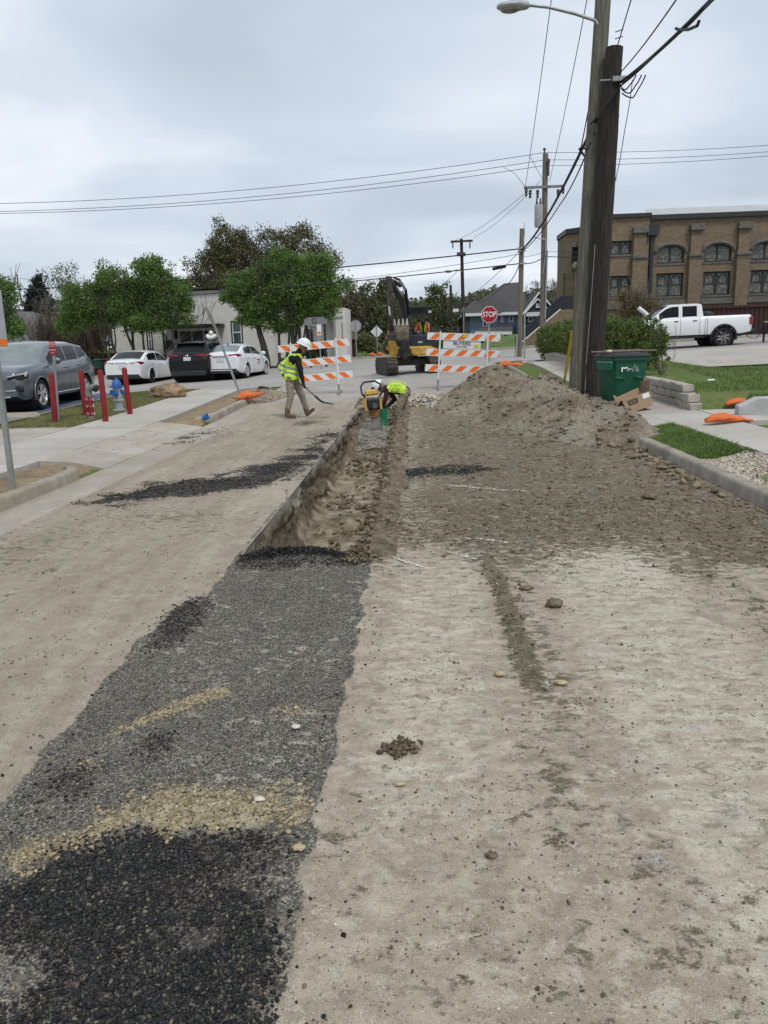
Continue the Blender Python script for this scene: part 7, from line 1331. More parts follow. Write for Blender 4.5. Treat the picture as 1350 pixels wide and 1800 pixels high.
boom('stick', [T+Vector((-.02, -.05, .12)), T.lerp(S, .15), T.lerp(S, .55), S], [.12, .25, .21, .17], .17, M_rust)
u1 = B2.lerp(T, .12)+Vector((.06, .1, .32)); u2 = T+Vector((.05, .0, .06)); mb = MB(); mb.tube([u1, u1.lerp(u2, .62)], .07, 10); mb.build('stick_cylinder', M_arm, ex, smooth=50); mb = MB(); mb.tube([u1.lerp(u2, .6), u2], .04, 10); mb.build('stick_rod', M_steel, ex, smooth=50)
v1 = T.lerp(S, .2)+Vector((-.06, -.22, 0)); v2 = S1+Vector((-.08, -.18, .1)); mb = MB(); mb.tube([v1, v1.lerp(v2, .62)], .06, 10); mb.build('bucket_cylinder', M_rust, ex, smooth=50); mb = MB(); mb.tube([v1.lerp(v2, .6), v2], .035, 10); mb.build('bucket_rod', M_steel, ex, smooth=50)
mb = MB(); mb.bar(v2, S+Vector((.15, -.05, -.1)), .10, .06).bar(v2, S+Vector((-.1, -.1, .2)), .10, .06); mb.box(S+Vector((0, -.02, -.02)), (.34, .26, .22)); mb.build('linkage', M_rust, ex, bevel=.02)
for k in range(3): mb = MB(); o_ = Vector((.13+.03*k, .05, .1+.02*k)); mb.tube([B1+o_, B2+o_+Vector((.05, 0, .12)), B2.lerp(T, .6)+o_+Vector((.05, 0, .12)), T+Vector((.1, -.05, .1)), T.lerp(S, .35)+Vector((.12, -.05, 0))], .018, 6); mb.build('hose', M_blkp, ex, smooth=60)
# bucket curled with its teeth up
bl_, br_ = EL(693, 590, -2.8), EL(717, 590, -2.8); zt_ = EL(705, 570, -2.8).z; zb_ = EL(705, 598, -2.8).z; cxb = (bl_.x+br_.x)/2; wbk = br_.x-bl_.x+.08; yb_ = bl_.y
prf = [(0, zt_), (-.08, zt_-.25), (-.05, zt_-.5), (.12, zb_-.02), (.36, zb_+.03), (.5, zb_+.22), (.52, zb_+.4)]; ins = [(a+.03 if a < .3 else a-.03, z+.03*(1 if z < zt_-.4 else 0)) for a, z in prf]
mb = MB(); vs = []; k = len(prf)
for s in (-1, 1): vs += [(cxb+s*wbk/2, yb_+a, z) for a, z in prf]+[(cxb+s*wbk/2, yb_+a, z) for a, z in ins]
fs = [(i, i+1, 2*k+i+1, 2*k+i) for i in range(k-1)]+[(k+i, k+i+1, 3*k+i+1, 3*k+i) for i in range(k-1)]+[(0, k, 3*k, 2*k), (k-1, 2*k-1, 4*k-1, 3*k-1)]
mb.add(vs, fs)
for s in (-1, 1): mb.add([(cxb+s*(wbk/2), yb_+a, z) for a, z in prf], [tuple(range(k))])
bk = mb.build('bucket', M_buk, ex)
for i in range(4): xx = cxb-wbk/2+.06+(wbk-.12)*i/3; mb = MB(); mb.prism([(-.045, 0), (.045, 0), (.025, .22), (-.015, .22)], .05, Matrix.Translation((xx, yb_, zt_-.03)) @ Matrix.Rotation(R(90), 4, 'X')); mb.build('tooth', pm('worn_tooth', (.55, .53, .48), (.4, .38, .34), 6, .5, metal=.4), bk)
# ---- operator
YO = YE+.05; O_ = lambda px, py, dy=0: at(px, py, YO+dy); op = thing('person', 'person in orange and yellow vest and grey sun hat seated in the excavator', 'person', (O_(744, 600).x, YO, E0.z+1.36)); W0 = Vector(op.location); bx0 = W0.x
B_ = lambda x, y, z: W0+Vector((x, y, z))
b = [(B_(-.09, .1, .1), B_(.09, .1, .1), .12, .12, 2), (B_(0, .1, .12), B_(0, .1, .35), .145, .16, 1), (B_(0, .1, .35), B_(0, .08, .48), .165, .12, 1), (B_(-.17, .08, .48), B_(.17, .08, .48), .08, .08, 1), (B_(0, .08, .5), B_(0, .06, .62), .065, .06, 0)]
for s in (1, -1):
    b += [(B_(s*.1, .08, .08), B_(s*.14, -.38, .10), .09, .075, 2), (B_(s*.14, -.38, .10), B_(s*.15, -.42, -.30), .07, .055, 2), (B_(s*.15, -.42, -.31), B_(s*.15, -.56, -.34), .05, .04, 3), (B_(s*.2, .08, .46), B_(s*.27, -.02, .22), .062, .052, 1), (B_(s*.27, -.02, .22), B_(s*.2, -.24, .2), .05, .04, 1)]; hand(b, B_(s*.2, -.24, .2), (-.1*s, -1, .1), (0, -.2, -1), 0, .95)
hd = B_(0, .05, .70); head(b, hd, (0, 0, 1), (-.15, -1, -.1), 0, 1.0)
body, cc, rg = figure(op, b, [M_skin, M_org, M_jean, M_boot], origin=W0, voxel=.014); face_bits(op, hd, (0, 0, 1), (-.15, -1, -.1), W0)
sel = (rg == 1) & (np.abs(cc[:, 0]) < .19) & (cc[:, 2] > .12) & (cc[:, 1] < .12); vee = np.abs(cc[:, 0]) < .03+.22*np.clip(cc[:, 2]-.30, 0, 1); mi = np.where(vee, 1, np.where(np.abs(cc[:, 0]) < .075+.22*np.clip(cc[:, 2]-.3, 0, 1), 0, 2)); garment(op, body, sel, [M_hiv, pm('dark_shirt', (.03, .045, .035), (.02, .03, .025), 8, .9), M_org], mi)
mb = MB(); mb.lathe([(.20, -.035), (.205, -.03), (.125, .01), (.118, .07), (.10, .105), (.04, .12), (.001, .12)], 22, hd-W0+Vector((0, 0, .055)), None, False); mb.build('sun_hat', pm('grey_hat', (.33, .32, .29), (.24, .23, .21), 9, .9), op, smooth=50)
# ================================================================== POLES AND CABLES
M_pA = pm('green_grey_pole', (.20, .19, .145), (.08, .08, .06), 5, .9, .9, 10, stretch=(6, 6, .35), c3=(.135, .13, .10)); M_pB = pm('creosote_pole', (.055, .042, .034), (.018, .015, .013), 5, .9, 1.0, 10, stretch=(6, 6, .4), c3=(.032, .026, .022)); M_pC = pm('weathered_pole', (.20, .175, .14), (.12, .105, .085), 5, .9, .6, 10, stretch=(6, 6, .4)); M_pD = pm('dark_far_pole', (.05, .042, .036), (.03, .026, .023), 5, .9); M_galv = pm('galvanised', (.36, .37, .37), (.26, .27, .27), 6, .5, metal=.5); M_ins = pm('insulator', (.07, .065, .065), (.04, .04, .04), 6, .4); M_cab = pm('cable_black', (.014, .014, .015), (.01, .01, .011), 6, .6); M_wire = pm('wire_grey', (.06, .062, .066), (.045, .046, .05), 6, .5)
def pole(label, base, top, Y, r0, r1, mat, name='utility_pole', root_z=None):
    b = at(*base, Y); z = float(HZ(b.x, Y)); root = thing(name, label, 'utility pole', (b.x, Y, z)); t = at(*top, Y)-Vector(root.location); n = 14; P = []; rr = []
    for i in range(n): u = i/(n-1); P.append(Vector((t.x*u, 0, -.1+(t.z+.1)*u))+Vector((random.uniform(-.006, .006), 0, 0))); rr.append(r0+(r1-r0)*u)
    mb = MB(); mb.tube(P, rr, 18); mb.build('shaft', mat, root, smooth=50); return root
pa = pole('tall green-grey wooden pole carrying the street light arm', (1013, 686), (1078, -260), 18.6, .192, .155, M_pA)
O_ = Vector(pa.location); q = [at(x, y, 18.5)-O_ for x, y in ((1052, 62), (1053, 45), (1046, 36), (1010, 24), (965, 13), (928, 9))]
mb = MB(); mb.tube(q, [.035, .035, .034, .032, .03, .03], 10); arm = mb.build('lamp_arm', M_galv, pa, smooth=60)
hd_ = at(903, 11, 18.5)-O_; secs = []
for t, w_, h_ in ((-.36, .05, .03), (-.30, .12, .07), (-.1, .17, .10), (.12, .17, .10), (.28, .10, .09), (.34, .045, .045)): secs.append([hd_+Vector((t, w_*math.cos(a), h_*math.sin(a)*(1 if math.sin(a) > 0 else .8))) for a in np.linspace(0, 2*math.pi, 13)[:-1]])
mb = MB(); mb.loft(secs); lh = mb.build('lamp_head', pm('lamp_housing', (.42, .43, .43), (.33, .34, .34), 5, .5), pa, smooth=50)
mb = MB(); mb.ell(hd_+Vector((-.08, 0, -.075)), (.20, .13, .05)); mb.build('lens', pm('lamp_lens', (.30, .29, .26), (.2, .19, .17), 6, .3), lh, smooth=60); mb = MB(); mb.cyl(hd_+Vector((-.02, 0, .08)), hd_+Vector((-.02, 0, .19)), .04, n=10); mb.build('photocell', M_ins, lh)
for i, y in enumerate((60, 72, 135, 210, 320)): q0 = at(1072-.04*y, y, 18.45)-O_; mb = MB(); mb.cyl(q0+Vector((.12, -.1, 0)), q0+Vector((.26, -.2, .01)), .012, n=6); mb.build('step_bolt', M_galv, pa)
pb = pole('shorter dark creosote pole strapped against the street light pole', (1043, 692), (1080, 84), 18.25, .197, .18, M_pB)
O_ = Vector(pb.location); mb = MB(); q0 = at(1088, 140, 18.1)-O_; mb.box(q0, (.30, .18, .10)); mb.cyl(q0+Vector((-.4, 0, 0)), q0+Vector((.2, 0, 0)), .02, n=8); mb.build('cable_clamp', M_galv, pb, bevel=.02)
mb = MB(); q0 = at(1046, 430, 18.0)-O_; q1 = at(1030, 640, 18.0)-O_; mb.tube([q0, q0.lerp(q1, .5)+Vector((.01, 0, 0)), q1], .008, 6); mb.build('ground_wire', pm('pale_wire', (.30, .28, .25), (.2, .18, .16), 5, .6), pb)
pc = pole('far wooden pole with crossarm and transformer right of the stop sign', (953, 622), (959, 270), 42, .17, .135, M_pC); O_ = Vector(pc.location)
mb = MB(); a, b_ = at(921, 330, 41.8)-O_, at(992, 327, 41.8)-O_; mb.bar(a, b_, .10, .12); mb.build('crossarm', pm('grey_arm', (.24, .23, .215), (.17, .16, .15), 5, .9), pc)
for px, py in ((925, 335), (932, 338), (945, 338), (981, 337), (990, 330)): q0 = at(px, py, 41.7)-O_; mb = MB(); mb.lathe([(.05, .12), (.09, .05), (.06, 0), (.09, -.06), (.05, -.12), (.07, -.2), (.03, -.3)], 8, q0); mb.build('insulator', M_ins, pc)
mb = MB(); q0 = at(951, 381, 41.6)-O_; mb.lathe([(.02, .62), (.2, .58), (.21, .5), (.21, -.45), (.18, -.5)], 16, q0+Vector((-.12, 0, 0))); tf = mb.build('transformer', pm('transformer_grey', (.40, .41, .42), (.32, .33, .34), 5, .45), pc, smooth=40)
for dx_ in (-.1, .08): mb = MB(); mb.lathe([(.05, 0), (.06, .08), (.03, .2), (.05, .28)], 8, q0+Vector((-.12+dx_, 0, .6))); mb.build('bushing', M_ins, tf)
q0 = at(957, 268, 42)-O_; mb = MB(); mb.lathe([(.03, -.2), (.04, .1), (.10, .14), (.03, .22)], 8, q0); mb.build('insulator', M_ins, pc); q0 = at(964, 290, 41.8)-O_; mb = MB(); mb.lathe([(.05, .3), (.09, .2), (.06, 0), (.06, -.5)], 8, q0); mb.build('cutout_fuse', M_ins, pc)
mb = MB(); q0 = at(955, 425, 41.8)-O_; mb.tube([q0+Vector((0, 0, -1.6)), q0+Vector((.12, 0, -.6)), q0+Vector((.1, 0, .1)), q0+Vector((-.5, 0, .25))], .03, 6); mb.tube([at(962, 440, 41.8)-O_, at(958, 560, 41.8)-O_], .045, 6); mb.build('riser_pipe', M_galv, pc)
pd = pole('slim weathered pole with grey conduit left of the transformer pole', (913, 627), (917.5, 402), 38, .125, .11, M_pC); O_ = Vector(pd.location)
mb = MB(); q0 = at(909, 588, 37.8)-O_; q1 = at(907, 628, 37.8)-O_; mb.tube([q0, q1], .06, 8); mb.build('conduit', M_galv, pd)
mb = MB(); q0 = at(922, 390, 38)-O_; q1 = at(922, 415, 38)-O_; mb.tube([q0, q1], .012, 5); mb.build('pin', M_galv, pd)
for i, py in enumerate((436, 441, 463)): mb = MB(); mb.box(at(917, py, 37.85)-O_, (.34, .12, .08)); mb.build('cable_clamp', M_galv, pd)
pe_ = pole('distant dark pole with wooden crossarm left of the blue house', (816, 592), (811, 420), 68, .17, .13, M_pD); O_ = Vector(pe_.location)
mb = MB(); mb.bar(at(792, 425, 67.8)-O_, at(831, 423, 67.8)-O_, .12, .16); mb.build('crossarm', M_pD, pe_)
for px in (796, 826): mb = MB(); q0 = at(px, 430, 67.7)-O_; mb.tube([q0+Vector((0, 0, .35)), q0+Vector((0, 0, -.3))], .06, 6); mb.build('insulator', M_ins, pe_)
mb = MB(); mb.tube([at(812, 477, 67.8)-O_, at(803, 474, 67.8)-O_, at(792, 477, 67.8)-O_], .035, 6); mb.ell(at(788, 477, 67.8)-O_, (.32, .15, .12)); mb.build('lamp_arm', M_galv, pe_)
mb = MB(); mb.bar(at(803, 447, 67.8)-O_, at(818, 447, 67.8)-O_, .25, .3); mb.build('transformer_rack', M_ins, pe_)
pole('short dark pole just left of the distant crossarm pole', (795, 592), (792, 501), 76, .15, .12, M_pD)
pg = pole('thin dark pole behind the excavator boom', (678, 600), (673, 505), 84, .15, .11, M_pD); mb = MB(); O_ = Vector(pg.location); mb.bar(at(667, 508, 83.8)-O_, at(676, 508, 83.8)-O_, .12, .15); mb.build('crossarm', M_pD, pg)
# cables
def cable(label, pts, r, sag=0.0, mat=None, name='overhead_cable', n=16, fixed=None):
    P = [Vector(p) for p in pts]; out = [P[0]]
    for a, b in zip(P, P[1:]):
        for i in range(1, n+1): t = i/n; v = a.lerp(b, t); v.z -= sag*4*t*(1-t); out.append(v)
    o = out[0].copy(); mb = MB(); mb.tube([v-o for v in out], r, 6); return mb.build(name, mat or M_cab, loc=o, smooth=60, label=label, cat='cable')
A = at
cable('grey wire from the frame top down to the left end of the far crossarm', [A(1000, -240, 18.6), A(923, 330, 41.8)], .012, .25, M_wire)
cable('grey wire from the frame top down past the far pole crown', [A(1062, -160, 18.6), A(966, 318, 41.8)], .012, .25, M_wire)
cable('thin wire rising steeply beside the dark pole top', [A(1085, 82, 18.3), A(1118, -30, 14), A(1190, -300, 8)], .012, .0, M_wire)
cable('thin black wire running up right from the dark pole above the thick bundle', [A(1090, 128, 18.2), A(1195, -10, 11.5), A(1330, -260, 6)], .012, .05)
cable('thick black cable bundle running up to the right edge from the dark pole', [A(1090, 145, 18.15), A(1258, -8, 11), A(1430, -220, 6.5)], .030, .06)
cable('second black strand twisted along the thick bundle to the right', [A(1092, 150, 18.1), A(1180, 68, 14.0), A(1235, 18, 11.7), A(1440, -215, 6.4)], .018, .03)
bd = [A(1229, 36, 11.6), A(1226, 45, 11.6), A(1210, 52, 12.2), A(1193, 52, 12.9), A(1188, 50, 13.1)]
cable('black slack loop hanging below the thick bundle at the upper right', bd, .022, 0, n=4)
cable('bundle sagging from the poles down left to the slim pole', [A(1050, 205, 18.2), A(918, 438, 37.8)], .040, .35)
cable('second thinner cable following the sagging bundle down left', [A(1046, 232, 18.3), A(984, 360, 27), A(919, 441, 37.8)], .018, .15)
cable('wavy black drop cable hugging the left side of the tall pole', [A(1049, 118, 18.5), A(1035, 190, 18.9), A(1021, 262, 20), A(992, 325, 41)], .014, .0)
cable('cable crossing both poles diagonally below the clamp', [A(1092, 150, 18.0), A(1062, 188, 17.98), A(1048, 208, 17.98), A(1037, 219, 18.2)], .018, .0)
cable('black coil of cable at the tall pole left edge', [A(1028, 275, 18.35), A(1018, 262, 18.3), A(1024, 258, 18.3), A(1032, 264, 18.3), A(1038, 250, 18.35)], .022, 0, n=5)
cable('slack grey wire dangling right of the dark pole', [A(1112, 140, 17.9), A(1107, 180, 17.9), A(1098, 230, 17.9), A(1090, 280, 17.9), A(1080, 325, 17.9), A(1072, 356, 17.9)], .009, 0, M_wire, n=4)
for i, (dx_, dy_) in enumerate(((0, 0), (8, 6), (14, 14))): cable(['black jumper loop at the dark pole clamp, uppermost', 'black jumper loop at the dark pole clamp, middle', 'black jumper loop at the dark pole clamp, lowest'][i], [A(1091+dx_*.2, 150+dy_, 18.0), A(1098+dx_, 158+dy_, 17.6), A(1108+dx_, 148+dy_*.6, 17.2), A(1118+dx_*1.2, 132, 16.8)], .014, .02, n=5, name='jumper_cable')
cable('thick black cable running left from the slim pole behind the green trees, upper one', [A(917, 437, 37.9), A(-60, 512, 47)], .030, .28)
cable('black cable running left from the slim pole behind the green trees, lower one', [A(917, 463, 37.9), A(-60, 541, 47)], .026, .28)
cable('thin grey wire between the two black cables left of the slim pole', [A(917, 446, 37.9), A(400, 512, 44)], .012, .2, M_wire)
mb = MB(); a, b_ = A(866, 473, 38.4), A(889, 468, 38.2); mb.tube([(0, 0, 0), b_-a], .07, 8); mb.build('splice_case', M_cab, loc=a, label='black splice case hung on the lower cable left of slim pole', cat='splice case')
cable('black cable crossing the church front to the slim pole', [A(1420, 451, 44), A(957, 451, 41.8), A(917, 463, 37.9)], .022, .12)
cable('thin grey wire above the black one crossing to the slim pole', [A(1100, 441, 47), A(957, 442, 41.9), A(917, 452, 37.9)], .010, .05, M_wire)
for i, (yl, yr, lab) in enumerate(((357, 251, 'topmost'), (371, 262, 'middle'), (374, 269, 'lowest'))):
    ym = (268, 281, 291)[i]; cable(f'{lab} of three power lines crossing the sky left of the far pole', [A(-80, yl+2, 44), A(958, ym, 42)], .014, .55, M_wire); cable(f'{lab} of three power lines crossing the sky right of the far pole', [A(958, ym, 42), A(1430, yr-2, 42)], .012, .15, M_wire)
cable('curved jumper wire from the power line to the far crossarm', [A(885, 294, 42), A(905, 305, 41.9), A(918, 322, 41.8), A(924, 330, 41.8)], .012, 0, M_wire, n=4, name='jumper_wire')
cable('diagonal brace wire left of the far pole crown', [A(930, 272, 42), A(954, 316, 42)], .012, 0, M_wire)
cable('heavy service drop falling from the slim pole to the blue house', [A(914, 463, 37.8), A(884, 502, 50), A(828, 534, 72)], .022, .3)
cable('thin wire falling left from the slim pole to the distant crossarm pole', [A(912, 443, 38), A(814, 528, 67.5)], .014, .2, M_wire)
cable('thin wire from distant crossarm pole sloping left behind the excavator', [A(811, 470, 67.6), A(700, 560, 83)], .018, .3, M_wire)
cable('faint wire from the far pole sloping left across the sky', [A(950, 318, 42), A(832, 418, 67.6)], .012, .3, M_wire)
cable('faint second wire from the far crossarm to the distant pole', [A(922, 340, 42), A(796, 424, 67.6)], .012, .3, M_wire)
cable('thin wire at the far left edge above the conifer', [A(-40, 478, 60), A(70, 492, 66)], .014, .1, M_wire)
# guy wire with yellow guard
g0, g1 = gt(990, 683), at(1032, 420, 18.5); gw = thing('guy_wire', 'guy wire with yellow plastic guard left of the utility poles', 'guy wire', g0); d_ = g1-g0; mb = MB(); mb.tube([(0, 0, -.05), d_], .012, 6); mb.build('wire', M_wire, gw); mb = MB(); mb.tube([d_*.06, d_*.42], .035, 10); mb.build('guard', pm('guard_yellow', (.62, .42, .03), (.5, .33, .03), 5, .5), gw, smooth=60); mb = MB(); mb.tube([(.05, 0, -.02), (.03, 0, .1), d_*.06], .02, 6); mb.build('anchor', M_galv, gw)
# ================================================================== SIGNS AND BARRICADES
M_ogs = pm('sign_orange', (.80, .20, .025), (.72, .17, .02), 6, .5); M_alu = pm('bare_aluminium', (.42, .43, .44), (.36, .37, .38), 5, .45, metal=.4); M_whs = pm('sign_white', (.72, .73, .74), (.66, .67, .68), 5, .5); M_rds = pm('sign_red', (.36, .012, .018), (.30, .01, .014), 5, .45)
def stripes(name, sgn, off=0):
    m, nt, b = new_mat(name); t = N(nt, 'ShaderNodeTexCoord'); s = N(nt, 'ShaderNodeSeparateXYZ'); nt.links.new(t.outputs['Object'], s.inputs[0])
    v = mathn(nt, 'ADD', s.outputs[0], mathn(nt, 'MULTIPLY', s.outputs[2], sgn)); f = mathn(nt, 'FRACT', mathn(nt, 'ADD', mathn(nt, 'DIVIDE', v, .40), 20.3+off)); k = mathn(nt, 'LESS_THAN', f, .5)
    ed = mathn(nt, 'GREATER_THAN', mathn(nt, 'ABSOLUTE', s.outputs[2]), .088); k = mathn(nt, 'MULTIPLY', k, mathn(nt, 'SUBTRACT', 1, ed)); n_ = nodes_noise(nt, t.outputs['Object'], 14, 5, .7)
    c = mixc(nt, k, (.72, .73, .73), (.80, .17, .018)); c = mixc(nt, mathn(nt, 'MULTIPLY', sstep(nt, n_, .55, .75), .25), c, (.35, .32, .28)); nt.links.new(c, b.inputs['Base Color']); b.inputs['Roughness'].default_value = .5; return m
def frame_of(p, q):
    x = (q-p).normalized(); y = Vector((0, 0, 1)).cross(x).normalized(); z = x.cross(y); return Matrix(((x.x, y.x, z.x, 0), (x.y, y.y, z.y, 0), (x.z, y.z, z.z, 0), (0, 0, 0, 1)))
def barricade(label, boards, posts, sgn, foot_ext):
    p, q = boards[0]; F_ = frame_of(p, q); base = posts[0][1]; root = thing('barricade', label, 'barricade', base, group='striped road barricades'); root.rotation_mode = 'XYZ'; root.rotation_euler = F_.to_euler(); Fi = F_.inverted(); ms = stripes('barricade_stripes%d' % (1 if sgn > 0 else 2), sgn)
    for (a, b) in boards:
        la, lb = Fi @ (a-base), Fi @ (b-base); c = (la+lb)/2; mb = MB(); mb.box((0, 0, 0), (abs(lb.x-la.x), .025, .205)); o = mb.build('board', ms, root, bevel=.004, loc=(c.x, c.y, c.z))
    for (t, b_) in posts:
        lt, lb = Fi @ (t-base), Fi @ (b_-base); mb = MB(); mb.bar((lb.x, -.04+lb.y, lb.z+.05), (lt.x, -.04+lb.y, lt.z+.12), .045, .045); po = mb.build('post', M_whs, root); mb = MB(); mb.bar((lb.x, lb.y-foot_ext, lb.z+.03), (lb.x, lb.y+foot_ext, lb.z+.03), .055, .055); mb.build('foot', M_galv, po); mb = MB(); mb.bar((lb.x, lb.y-.04, lb.z+.02), (lb.x, lb.y-.04, lb.z+.28), .055, .055); mb.build('sleeve', M_galv, po)
    return root, Fi, base
def ground_at(v): return Vector((v.x, v.y, float(RZ(v.x, v.y))))
YL = 23.0; bL = ground_at(at(597, 688, YL)); bL2 = ground_at(at(515, 690, YL))
b1, Fi, B0_ = barricade('orange and white striped barricade behind the shovelling worker', [(at(489, 614, YL), at(614, 601.5, YL)), (at(494, 642, YL), at(617, 630.5, YL)), (at(499, 667, YL), at(620, 659.5, YL))], [(at(591, 601, YL), bL), (at(512, 610, YL), bL2)], 1, .45)
mb = MB(); q0 = Fi @ (at(546, 607.5, YL)-B0_); mb.box((q0.x, q0.y-.03, q0.z), (.09, .01, .08)); mb.build('sticker', pm('sticker_yellow', (.70, .58, .08), (.6, .48, .06), 8, .5), b1)
YR_ = 23.2; bR = ground_at(at(769, 671, YR_)); bR2 = ground_at(at(855, 664, YR_))
b2, Fi, B0_ = barricade('orange and white striped barricade with company panel before the stop sign', [(at(751, 590.5, YR_), at(880, 594.5, YR_)), (at(749, 618.5, YR_), at(878, 623, YR_)), (at(747, 646, YR_), at(876, 651, YR_))], [(at(774, 590, YR_), bR), (at(857, 594, YR_), bR2)], -1, .45)
mb = MB(); q0 = Fi @ (at(812, 606, YR_)-B0_); mb.box((q0.x, q0.y+.02, q0.z), (1.10, .015, .24)); pn = mb.build('company_panel', M_whs, b2)
tm = text_mesh('BUYERS', .15, M_blkp, .002, bold=.0015); t = link('lettering', tm, pn, loc=(q0.x+.0, q0.y+.008, q0.z+.03)); t.rotation_euler = (R(90), 0, 0); tm = text_mesh('BARRICADES', .055, M_blkp, .002); t = link('lettering', tm, pn, loc=(q0.x, q0.y+.008, q0.z-.065)); t.rotation_euler = (R(90), 0, 0)
mb = MB(); mb.box((q0.x+.43, q0.y+.008, q0.z-.03), (.15, .01, .10)); mb.build('sticker', MATS['sticker_yellow'], pn)
mb = MB(); q0 = Fi @ (at(818, 590.5, YR_)-B0_); mb.box((q0.x, q0.y-.022, q0.z), (.14, .01, .08)); mb.build('sticker', MATS['sticker_yellow'], b2)
def signpost(name, label, base, top_z, r=.03, mat=None, yaw=0):
    root = thing(name, label, 'sign', base, yaw); mb = MB(); mb.bar((0, .02, -.05), (0, .02, top_z), r*2, r*1.4); mb.build('post', mat or M_galv, root); return root
octg = lambda r: [(r*math.cos(R(22.5+45*i)), r*math.sin(R(22.5+45*i))) for i in range(8)]
UP = Matrix.Rotation(R(90), 4, 'X')
p = at(860, 553, 35); zb = float(HZ(p.x, 35)); ss = signpost('stop_sign', 'red stop sign facing the camera in front of the blue house', (p.x, 35, zb), p.z-zb+.3)
mb = MB(); mb.prism(octg(.375), .006, Matrix.Translation((0, -.02, p.z-zb)) @ UP); pl_ = mb.build('border', M_whs, ss); mb = MB(); mb.prism(octg(.348), .006, Matrix.Translation((0, -.027, p.z-zb)) @ UP); fc = mb.build('face', M_rds, ss)
t = link('lettering', text_mesh('STOP', .30, M_whs, .002, bold=.005), fc, loc=(0, -.034, p.z-zb)); t.rotation_euler = (R(90), 0, 0); t.scale = (.82, 1.05, 1)
p = at(625, 573, 51.5); zb = float(HZ(p.x, 51.5)); fs_ = signpost('stop_sign', 'blank grey back of an octagonal sign at the far corner', (p.x, 51.5, zb), p.z-zb+.4); mb = MB(); mb.prism(octg(.385), .006, Matrix.Translation((0, .06, p.z-zb)) @ UP); mb.build('back_plate', M_alu, fs_)
p = at(662, 583, 56); zb = float(HZ(p.x, 56)); ds = signpost('diamond_sign', 'white back of a diamond warning sign on a stand below the wood', (p.x, 56, zb), p.z-zb+.5, .025); mb = MB(); mb.prism([(0, .44), (.44, 0), (0, -.44), (-.44, 0)], .01, Matrix.Translation((0, .06, p.z-zb)) @ UP); mb.build('back_plate', M_whs, ds)
mb = MB(); mb.bar((-.5, 0, .02), (.5, 0, .02), .04, .04).bar((0, 0, .05), (.35, 0, .7), .02, .02); mb.build('stand', M_galv, ds)
p = at(815, 545, 60); zb = float(HZ(p.x, 60)); sn = signpost('street_name_sign', 'small street name blades on a post left of the stop sign', (p.x, 60, zb), p.z-zb+.25, .03)
for px, w_, dz_ in ((805, .55, 0), (813, .95, 0)): q0 = at(px, 545, 60); mb = MB(); mb.box((q0.x-p.x+(.2 if w_ > .9 else -.1), -.02, p.z-zb+dz_), (w_, .01, .22)); mb.build('blade', pm('blade_green', (.13, .15, .13), (.1, .12, .1), 20, .5) if w_ > .9 else M_whs, sn)
p = at(922, 600, 36); zb = float(HZ(p.x, 36)); signpost('grey_post', 'bare grey metal post right of the slim utility pole', (p.x, 36, zb), at(922, 551, 36).z-zb, .035)
# leaning posts with edge-on construction signs
def leaning(label, b, top, sign_c, rz, size, lo=0.0):
    root = thing('construction_sign', label, 'sign', b); d = top-b; mb = MB(); mb.bar((0, 0, -.1*1), d, .055, .05); mb.bar(Vector((.02, -.02, -.1)), d*.98+Vector((.02, -.02, 0)), .02, .02); mb.build('post', M_galv, root); Q = d.normalized(); tilt = math.atan2(Q.x, Q.z); c = sign_c-b
    M_ = Matrix.Translation(c) @ Matrix.Rotation(tilt, 4, 'Y') @ Matrix.Rotation(rz, 4, 'Z') @ UP; mb = MB(); mb.prism([(0, size), (size, 0), (0, -size), (-size, 0)] if not lo else [(-size, -size*1.3), (size, -size*1.3), (size, size*1.3), (-size, size*1.3)], .006, M_); bk_ = mb.build('sign_back', M_alu, root)
    mb = MB(); M2 = Matrix.Translation(c) @ Matrix.Rotation(tilt, 4, 'Y') @ Matrix.Rotation(rz, 4, 'Z') @ Matrix.Translation((0, -.008, 0)) @ UP; mb.prism([(0, size*.98), (size*.98, 0), (0, -size*.98), (-size*.98, 0)] if not lo else [(-size*.98, -size*1.28), (size*.98, -size*1.28), (size*.98, -size*.95), (-size*.98, -size*.95)], .006, M2); mb.build('sign_face', M_ogs, root); return root
b = gt(425, 697); leaning('grey steel post leaning left beside the orange sandbag, sign edge-on', b, at(368, 548, b.y+.05), at(369, 556, b.y), R(113), .36)
b = gt(23, 861); leaning('leaning grey post in the bare dirt island, sign cut by picture edge', b, at(-18, 540, b.y), at(-33, 560, b.y+.03), R(38), .24, 1)
# fire department sign
b = gt(103, 738); tp_ = at(93, 600, b.y); root = thing('fire_connection_sign', 'small red F.D.C. sign on a post behind the first red bollard', 'sign', b); d = tp_-b; mb = MB(); mb.bar((0, 0, -.05), d, .05, .04); mb.build('post', M_galv, root); c = at(92, 612, b.y-.04)-b; mb = MB(); mb.box(c, (.145, .008, .30)); fc = mb.build('plate', M_rds, root)
for dz_, tx, sz in ((.10, 'FDC', .085), (.04, 'FIRE DEPT', .028), (-.04, 'CONN', .045), (-.10, 'ONLY', .03)): t = link('lettering', text_mesh(tx, sz, M_whs, .001), fc, loc=c+Vector((0, -.006, dz_))); t.rotation_euler = (R(90), 0, 0)
